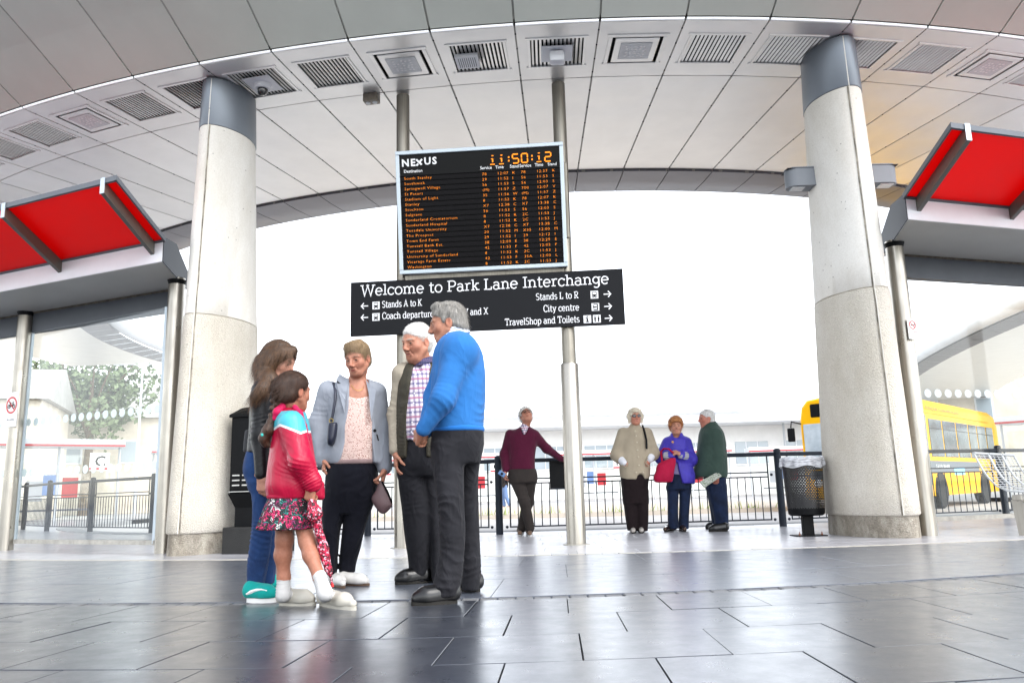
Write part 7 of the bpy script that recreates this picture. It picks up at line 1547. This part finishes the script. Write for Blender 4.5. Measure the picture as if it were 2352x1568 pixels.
F = Fld(); F.loft(rows(FP, [(750, 1652, 1868, Y, .14), (820, 1645, 1870, Y, .15), (890, 1642, 1864, Y, .14)]), .04, p=2.3); F.loft(rows(FP, [(860, 1642, 1752, Y, .11), (1000, 1652, 1746, Y, .095), (1120, 1652, 1744, Y, .09), (1252, 1655, 1746, Y, .092)]), .03); F.loft(rows(FP, [(860, 1758, 1864, Y, .11), (1000, 1760, 1854, Y, .095), (1120, 1756, 1844, Y, .09), (1255, 1754, 1842, Y, .092)]), .03)
M['dark_denim'] = cloth('dark_denim', '#15233f', .8, 300, .25, .3, .15, '#0d1526', .2); skin_obj('jeans', F, M['dark_denim'], r, VFG, wrinkle(.004, 15, 61, (1, 1, .4)))
M['bronze'] = mat('bronze_patent', '#3b2a22', .15, var=.4, vscale=20, metal=.4)
shoe(r, GF(1720, 1255)+V3(.02, .06, 0), GF(1625, 1285), M['bronze'], M['sole'], .05, .045, vox=.008); shoe(r, GF(1775, 1255)+V3(0, .06, 0), GF(1808, 1284), M['bronze'], M['sole'], .05, .045, vox=.008)
m = MB(); me = MB()
for k in range(6): a = k*math.pi/3; me.add([(0, 0, 0), (.012*math.cos(a-.3), 0, .012*math.sin(a-.3)), (.024*math.cos(a), -.002, .024*math.sin(a)), (.012*math.cos(a+.3), 0, .012*math.sin(a+.3))], [(0, 1, 2, 3)])
me.lathe([(.008, 0), (.007, .01), (0, .011)], n=8); fo = me.build('flower_brooch', mat('daffodil', '#e0a80c', .6), r); fo.location = Vector(FP(1697, 457, Y-.145))-r.location
b_ = empty('tote_bag', tuple(FP(1620, 720, Y-.25)), 0, 'crimson cloth bag held in front of the woman in purple', 'bag')
F = Fld(); F.loft(rows(FP, [(605, 1672, 1722, Y-.25, .03), (650, 1575, 1722, Y-.25, .055), (720, 1542, 1712, Y-.25, .075), (790, 1522, 1700, Y-.25, .085), (826, 1535, 1690, Y-.25, .07)]), .03, p=2.6); M['crimson'] = cloth('crimson_cloth', '#9c0f36', .7, 150, .25, .15, .2); skin_obj('sack', F, M['crimson'], b_, .009, wrinkle(.008, 16, 70, (1, 1, .5)))
tube_obj('handle', [FP(1600, 640, Y-.20), FP(1590, 545, Y-.12), FP(1615, 518, Y-.16), FP(1660, 520, Y-.24), FP(1705, 560, Y-.27)], [.016, .015, .014, .013, .012], M['crimson'], b_)

# ---- man in the green jacket
Y = 11.38; r = person((2.83, Y, 0), 'white-haired man in green jacket and jeans, in profile holding a newspaper', GRP)
F = Fld(); hd = (-.99, -.12, -.04); T, Mx = head(F, FP(2008, 246, Y-.02), hd, 1.05, jaw=1.1, nose=1.15)
neck = FP(2035, 330, Y); chest = FP(2060, 430, Y); pel = FP(2085, 780, Y)
la = [FP(2085, 385, Y-.17), FP(2115, 580, Y-.18), FP(2085, 722, Y-.19)]; ra = [FP(2040, 385, Y+.17), FP(2020, 580, Y+.2), FP(1960, 690, Y+.1)]
core(F, pel, chest, neck, [la, ra], [[FP(2085, 830, Y-.09), FP(2125, 1030, Y-.09), FP(2150, 1240, Y-.08)], [FP(2070, 830, Y+.09), FP(2090, 1030, Y+.12), FP(2105, 1235, Y+.16)]]); F.cone(T(0, -.02, -.07), neck, .062, .07, .03); F.ell(T(0, .03, -.11), (.05, .045, .035), .04, Mx)
hand(F, FP(2085, 738, Y-.19), (.12, 0, -1), (-.2, 1, 0), 1, 1.05, (.25, .35, .25))
skin_obj('body', F, M['skin'], r, VF, None, face_colour(T, Mx, 1.05, '#c88672', '#a89c92', '#a8564f', .7)); eyes(r, T, Mx, 1.05)
hm = hair_mat('white_grey_hair', '#a5a3a0', '#dad8d5'); hair_cap(r, T, Mx, 1.05, hm, .008, .022, (1, 1, .98), -.075, None, .004, 600, (.012, .03), 19, 0, (0, -1, -.1), VF, bald=.014)
M['moss'] = cloth('green_jacket', '#35463f', .75, 180, .25, .14, .2)
F = Fld(); F.loft(rows(FP, [(275, 1995, 2092, Y, .10), (310, 1970, 2118, Y, .16), (360, 1950, 2150, Y, .22), (450, 1935, 2176, Y, .235), (560, 1916, 2188, Y, .24), (660, 1900, 2194, Y, .24), (760, 1896, 2194, Y, .235), (782, 1905, 2192, Y, .225)]), .03, p=2.2); F.chain(la, [.088, .072, .058], .05); F.chain(ra, [.085, .07, .055], .05); F.cone(T(0, -.02, -.06), FP(2030, 325, Y), .066, .072, .01, -1)
skin_obj('jacket', F, M['moss'], r, VFG, both(wrinkle(.006, 13, 80, (1, 1, .4)), folds((la[1], (0, 0, 1), .14, .008, .07))))
collar(r, FP(2038, 290, Y), .082, M['moss'], (-.35, 0, 1), (-1, 0, -.3), .05, gap=.6, vox=.008)
F = Fld(); F.loft(rows(FP, [(765, 1985, 2180, Y, .16), (830, 1992, 2182, Y, .165), (900, 2005, 2185, Y, .15)]), .04, p=2.3); F.loft(rows(FP, [(850, 2010, 2186, Y-.07, .11), (960, 2030, 2196, Y-.08, .10), (1100, 2065, 2204, Y-.09, .095), (1240, 2090, 2206, Y-.09, .092)]), .03); F.loft(rows(FP, [(850, 1995, 2120, Y+.10, .11), (1000, 2030, 2140, Y+.12, .10), (1120, 2050, 2145, Y+.14, .092), (1225, 2062, 2150, Y+.16, .09)]), .03)
skin_obj('jeans', F, M['dark_denim'], r, VFG, wrinkle(.004, 15, 81, (1, 1, .4)))
shoe(r, GF(2208, 1276), GF(2025, 1280), M['leather_black'], M['sole'], .07, .05, vox=.008); shoe(r, GF(2150, 1252), GF(1998, 1258), M['leather_black'], M['sole'], .07, .05, vox=.008)
b_ = empty('newspaper', tuple(FP(2045, 810, Y-.26)), 0, 'folded newspaper in the hand of the man in the green jacket', 'newspaper'); off = Vector(b_.location)
q = Mat('newsprint'); no = q.n('TexNoise', Scale=45.0, Detail=3.0); q.l(q.coord('Object', (1, 1, 3)), no.inputs['Vector']); rp = q.n('ValToRGB'); ramp(rp, [(.38, lin('#4b6a3a')), (.5, lin('#b9bab2'))]); q.l(no.outputs[0], rp.inputs[0]); q.l(rp.outputs[0], q.b.inputs['Base Color']); q.b.inputs['Roughness'].default_value = .8
P = [FP(1945, 826, Y-.24), FP(2108, 738, Y-.24), FP(2145, 772, Y-.22), FP(1990, 876, Y-.22)]
for k in range(3): m = MB(); d = Vector((0, -.008*k, .004*k)); pp = [Vector(p)-off+d for p in P]; m.ring([pp, [p_+Vector((0, .006, .002)) for p_ in pp]], True, True); m.build('sheet', q.m, b_)
tube_obj('fold', [FP(1950, 820, Y-.25), FP(1992, 874, Y-.25)], .014, q.m, b_, 10)

# ---- walker on the far side of the bus road (seen between the rails)
def G0(x, y): return np.array(atz(x, y, ROAD))
g0 = G0(1161, 1166); Yp = g0[1]; r = person((g0[0], Yp, ROAD), 'distant walker in pale jeans, glimpsed behind the man in burgundy', None); B_ = lambda dx, dz, dy=0.0: g0+V3(dx, dy, dz)
F = Fld(); T, Mx = head(F, B_(0, 1.60), (-1, -.2, 0), 1.0); core(F, B_(0, .95), B_(0, 1.3), B_(0, 1.46), [[B_(0, 1.38, -.17), B_(.06, 1.1, -.2), B_(-.06, .9, -.2)], [B_(0, 1.38, .17), B_(-.04, 1.1, .2), B_(.08, .9, .2)]], [[B_(0, .9, -.08), B_(.04, .5, -.08), B_(.20, .12, -.08)], [B_(0, .9, .08), B_(-.12, .5, .08), B_(-.05, .10, .08)]]); F.cone(T(0, -.02, -.07), B_(0, 1.46), .05, .055, .03); F.cone(B_(.20, .05, -.08), B_(.06, .04, -.08), .04, .035, .03); F.cone(B_(-.05, .05, .08), B_(-.22, .04, .08), .04, .035, .03)
skin_obj('body', F, M['skin'], r, .016, None, face_colour(T, Mx, 1, '#c99580', '#5a4030')); F = Fld(); F.chain([B_(0, .92, -.07), B_(.04, .5, -.08), B_(.18, .14, -.08)], [.11, .085, .07], .05); F.chain([B_(0, .92, .07), B_(-.12, .5, .08), B_(-.05, .12, .08)], [.11, .085, .07], .05); skin_obj('jeans', F, cloth('pale_denim', '#6d83a8', .8), r, .016)
F = Fld(); F.chain([B_(0, .95), B_(0, 1.25), B_(0, 1.42)], [.15, .16, .10], .05); F.chain([B_(0, 1.38, -.17), B_(.06, 1.1, -.2), B_(-.06, .92, -.2)], [.07, .06, .05], .04); F.chain([B_(0, 1.38, .17), B_(-.04, 1.1, .2), B_(.08, .92, .2)], [.07, .06, .05], .04); skin_obj('jacket', F, M['brown_wool'], r, .016)
hair_cap(r, T, Mx, 1.0, hair_mat('walker_hair', '#2b2018', '#5a4534'), .012, .0, vox=.012, nstr=100)
# ------------------------------------------------------------------ beyond the platform: other canopies, stands, buildings, trees
M['hazed_wall'] = mat('hazed_render', '#eeedea', .8, var=.08, vscale=.6); M['stone_wall'] = mat('sandstone', '#d3c8b8', .85, var=.18, vscale=1.2, bump=.3, bscale=12); M['slate_roof'] = mat('slate_roof', '#a5a29d', .7, var=.15, vscale=2)  # far walls paled, haze put into their colours
M['far_glass'] = mat('far_window', '#a9b4bc', .1, spec=.6); M['poster_red'] = mat('poster_red', '#c03038', .6); M['poster_blue'] = mat('poster_blue', '#6f8fc4', .6); M['pale_grey'] = mat('pale_grey_paint', '#b9bcc0', .5)  # far window tone lightened as painted haze
def sweep_canopy(label, path, side, width, name='curved_canopy'):
    """path: inner edge points (x, y); side: +1 roof lies to the right of the direction of travel"""
    root = empty(name, (path[0][0], path[0][1], 0), 0, label, 'canopy'); o0 = Vector((path[0][0], path[0][1], 0)); P = [Vector((*p, 0))-o0 for p in path]; n_ = len(P); Nn = []
    for i in range(n_): d = (P[min(i+1, n_-1)]-P[max(i-1, 0)]).normalized(); Nn.append(Vector((d.y, -d.x, 0))*side)
    def strip(nm, prof, mtl, sm=True): m = MB(); m.ring([[P[i]+Nn[i]*a+Vector((0, 0, z)) for i in range(n_)] for a, z in prof], False, False); return m.build(nm, mtl, root, smooth=sm)
    strip('ceiling', [(.85, ZC-.01), (2.6, ZC+.0), (width, ZC+.02)], M['panel'])
    strip('roof', [(.1, ZC+.62), (1.2, ZC+.9), (width*.6, ZC+1.2), (width, ZC+.9), (width, ZC+.02)], M['white_paint'])
    m = MB(); m.tube([p+q*.0+Vector((0, 0, ZC+.38)) for p, q in zip(P, Nn)], .30, 14); m.build('rim', M['white_paint'], root, smooth=True)
    for i in range(n_-1):
        m = MB(); a, b = P[i].lerp(P[i+1], .01), P[i].lerp(P[i+1], .99); m.add([a+Nn[i]*.12+Vector((0, 0, ZC+.08)), b+Nn[i+1]*.12+Vector((0, 0, ZC+.08)), b+Nn[i+1]*.86+Vector((0, 0, ZC-.03)), a+Nn[i]*.86+Vector((0, 0, ZC-.03))], [(0, 1, 2, 3)]); m.build('soffit_panel', M['soffit'], root)
    return root
sweep_canopy('curved canopy with round white rim, seen through the left shelter glass', [(RC.x+13.5*math.sin(t), RC.y-13.5*math.cos(t)) for t in [-.99-.05*i for i in range(16)]], -1, 4.6)
sweep_canopy('curved canopy with round white rim above the bus at the right edge', [(15.6+.0*i+(.02*i*i)*1.05+.42*i*.35, 22.0+1.75*i) for i in range(24)], 1, 6.0)
def stand(loc, rz, letter, label, L_=4.0, red=True):
    o = empty('bus_stand', (loc[0], loc[1], ROAD), rz, label, 'bus stand', 'distant bus stands')
    m = MB(); m.bbox((0, .6, 2.75), (L_, 1.6, .26), .03); m.build('roof', M['white_paint'], o)
    if red: m = MB(); m.box((0, -.215, 2.66), (L_-.02, .02, .07)); m.build('red_stripe', M['poster_red'], o)
    for x in (-L_/2+.1, 0, L_/2-.1): m = MB(); m.lathe([(.045, 0), (.045, 2.65)], (x, .3, 0), 10); m.build('post', M['pale_grey'], o, smooth=True)
    for x in (-L_/4, L_/4): m = MB(); m.box((x, 1.2, 1.3), (L_/2-.15, .02, 2.2)); m.build('pane', M['glass'], o)
    m = MB(); m.bbox((L_*.3, -.2, 2.10), (.62, .04, .62), .01); s_ = m.build('letter_plate', M['signwhite'], o)
    m = MB(); m.box((L_*.3, -.224, 1.86), (.62, .006, .09)); m.build('letter_bar', M['poster_red'], s_)
    text(letter, .5, M['black'], s_, (L_*.3-.16, -.226, 1.95), name='letter', bold=.01)
    for k, (x, mt) in enumerate(((-L_*.32, 'signwhite'), (-.1, 'poster_blue'), (.5, 'poster_red'), (-L_*.15, 'pale_grey'))):
        m = MB(); m.bbox((x, 1.15, 1.45-.1*k), (.5, .03, .7), .005); m.build('timetable', M[mt], o)
    m = MB(); m.bbox((0, .9, .48), (L_*.6, .35, .06), .01); m.build('bench', M['mgrey'], o)
    return o
stand((-15.6, 27.5), .62, 'C', 'distant bus stand with red stripe and letter C, through the left glass'); stand((-19.2, 26.0), .75, 'B', 'distant bus stand with red stripe and letter B, through the left glass')
stand((-13.0, 33.5), .45, 'D', 'distant bus stand behind the stand with letter C')
stand((19.0, 27.8), -.75, 'M', 'distant bus stand with letter M behind the bus at the right edge')
for i, (x, L_) in enumerate(((-9, 'F'), (-2.5, 'G'), (4.5, 'H'), (10.2, 'J'), (16.2, 'N'))):
    stand((x, 46+.010*(x-3)**2), -.02*(x-3)*.4, L_, ['far bus stand behind the shoulder of the woman in the blazer', 'far bus stand seen between the two board poles', 'far bus stand behind the blonde woman', 'far bus stand behind the man in the green jacket', 'far bus stand with letter N left of the yellow bus'][i], 4.6)
# far low terminal building with a long white roof
o = empty('terminal_building', (6, 56, ROAD), 0, 'long low white building across the bus road, with a flat roof and windows', 'building')
m = MB(); m.bbox((0, 3, 2.4), (46, 6, 4.8), .05); m.build('wall', M['hazed_wall'], o)
m = MB(); m.bbox((0, 1.8, 5.0), (50, 9, .42), .12); m.build('roof', M['white_paint'], o)
m = MB(); m.bbox((-3, 4.0, 6.1), (30, 5, .3), .1); m.build('upper_roof', M['white_paint'], o); m = MB(); m.bbox((-3, 4.5, 5.6), (28, 3.5, .9), .05); m.build('clerestory', M['hazed_wall'], o)
for i in range(13):
    x = -21+3.5*i; m = MB(); m.bbox((x, -.02, 2.9), (2.3, .06, 1.5), .02); w = m.build('window', M['far_glass'], o)
    for k in (-.4, .4): m = MB(); m.box((x+k, -.06, 2.9), (.06, .04, 1.5)); m.build('mullion', M['white_paint'], w)
    m = MB(); m.box((x, -.09, 2.08), (2.4, .1, .08)); m.build('sill', M['white_paint'], w)
# stone house with slate roof and a tower-like annex at the left
def house(loc, rz, w, d, h, rh, label, wins):
    o = empty('house', (loc[0], loc[1], ROAD), rz, label, 'building'); m = MB(); m.bbox((0, 0, h/2), (w, d, h), .03); m.build('wall', M['stone_wall'], o)
    m = MB(); m.ring([[(-w/2-.3, -d/2-.3, h), (-w/2-.3, d/2+.3, h), (-w/2-.3, 0, h+rh)], [(w/2+.3, -d/2-.3, h), (w/2+.3, d/2+.3, h), (w/2+.3, 0, h+rh)]], True, True); rf = m.build('roof', M['slate_roof'], o)
    m = MB(); m.bbox((w*.3, 0, h+rh), (.9, .7, 1.6), .03); m.build('chimney', M['stone_wall'], rf)
    for (x, z) in wins: m = MB(); m.bbox((x, -d/2-.02, z), (1.0, .08, 1.4), .02); q_ = m.build('window', M['white_paint'], o); m = MB(); m.box((x, -d/2-.07, z), (.8, .03, 1.2)); m.build('pane', M['far_glass'], q_)
    return o
house((-27, 38), .35, 9, 7, 5.4, 1.9, 'sandstone building with slate roof behind the left bus stands', [(-3, 3.4), (-.5, 3.4), (2.3, 3.4), (-2, 1.4), (1.5, 1.4)])
house((-22, 52), .25, 14, 8, 5.6, 2.4, 'long sandstone building with slate roof far behind the left canopy', [(-5, 3.6), (-2, 3.6), (1, 3.6), (4, 3.6)])
house((34, 52), -.5, 16, 8, 7.0, 2.0, 'brick-pink building far behind the bus', [(-6, 5), (-3, 5), (0, 5), (3, 5), (6, 5)])
def tree(loc, h, cr, label, seed):
    o = empty('tree', (loc[0], loc[1], ROAD), 0, label, 'tree'); rs = np.random.RandomState(seed); m = MB(); m.tube([(0, 0, 0), (.1, 0, h*.35), (-.05, .1, h*.7)], [.28, .2, .1], 10); m.build('trunk', M['bark'], o, smooth=True)
    P = []; 
    for k in range(26):
        d = rs.normal(size=3); d /= np.linalg.norm(d); c = np.array([0, 0, h*.66])+d*np.array([cr, cr, h*.28])*rs.uniform(.35, .95); rad = cr*rs.uniform(.22, .42); n_ = 170; q = rs.normal(size=(n_, 3)); q /= np.linalg.norm(q, axis=1)[:, None]; P.append(c+q*rad*rs.uniform(.5, 1.0, (n_, 1)))
    for k in range(9): a = rs.uniform(0, 6.28); m = MB(); m.tube([(0, 0, h*rs.uniform(.3, .55)), (cr*.4*math.cos(a), cr*.4*math.sin(a), h*.65), (cr*.8*math.cos(a), cr*.8*math.sin(a), h*.78)], [.09, .06, .02], 6); m.build('limb', M['bark'], o, smooth=True)
    P = np.concatenate(P); n_ = len(P); A = rs.normal(size=(n_, 3)); A /= np.linalg.norm(A, axis=1)[:, None]; B = np.cross(A, rs.normal(size=(n_, 3))); B /= np.linalg.norm(B, axis=1)[:, None]; s_ = rs.uniform(.10, .22, (n_, 1)); V = np.stack([P-A*s_, P+B*s_*.6, P+A*s_, P-B*s_*.6], 1).reshape(-1, 3); f = np.arange(n_*4).reshape(-1, 4)
    me = bpy.data.meshes.new('crown'); me.from_pydata(V.tolist(), [], f.tolist()); me.update(); mesh_obj('crown', me, M['leaf'], o); return o
M['bark'] = mat('bark', '#6a5a48', .9, var=.3); M['leaf'] = mat('leaf', '#6c7956', .7, var=.45, vscale=2.0)
tree((-23.5, 44), 10.5, 3.2, 'leafy tree above the roofs, seen through the left shelter glass', 3); tree((-33, 46), 9.5, 3.0, 'leafy tree at the far left edge behind the shelter post', 5)
def lamp(loc, h, label):
    o = empty('street_lamp', (loc[0], loc[1], ROAD), 0, label, 'street lamp'); m = MB(); m.tube([(0, 0, 0), (0, 0, h)], [.09, .05], 10); m.build('mast', M['pale_grey'], o, smooth=True)
    for s_ in (-1, 1): m = MB(); m.tube([(0, 0, h), (s_*.5, 0, h+.12), (s_*.95, 0, h+.14)], .035, 8); a = m.build('arm', M['pale_grey'], o, smooth=True); m = MB(); m.bbox((s_*1.2, 0, h+.13), (.6, .2, .09), .03); m.build('lamp_head', M['pale_grey'], a)
lamp((-19.3, 41), 7.6, 'tall twin-arm street lamp seen through the left shelter glass'); lamp((18.5, 55), 12.0, 'pale twin-arm street lamp left of the right column'); lamp((12.5, 78), 12.0, 'faint twin-arm street lamp far behind the departure board pole')
# traffic island with kerb and weeds in the middle of the bus road
isl = MB(); isl.ring([[Vector((2.5+11*math.cos(a)*s_, 26.5+5.0*math.sin(a)*s_, z)) for a in [2*math.pi*i/48 for i in range(48)]] for s_, z in ((1.0, ROAD-.01), (.995, ROAD+.11), (.97, ROAD+.12), (.0001, ROAD+.12))], True, False)
tag(isl.build('traffic_island', mat('island_paving', '#b8aea2', .85, var=.15, vscale=1.5)), kind='structure')
rs = np.random.RandomState(4); P = []; Fc = []
for k in range(900):
    a = rs.uniform(3.3, 6.1); c = V3(2.5+10.9*math.cos(a), 26.5+4.95*math.sin(a), ROAD+.10)+rs.normal(0, .06, 3)*V3(1, 1, 0); c = c if rs.rand() < .6 else V3(rs.uniform(-4, 10), ycirc(0, 14.25)+.0, .0) if False else c; d = V3(rs.normal(0, .05), rs.normal(0, .05), rs.uniform(.06, .28)); w = V3(rs.normal(), rs.normal(), 0)*.008; b = len(P); P += [c-w, c+w, c+d]; Fc.append((b, b+1, b+2))
o = world_child('weeds', P, Fc, mat('weed_green', '#8a9a4a', .8), tag(empty('weed_fringe', (0, 0, 0), 0, 'green weeds along the kerb of the traffic island', 'weeds', None, 'stuff')), False)
flush_text()
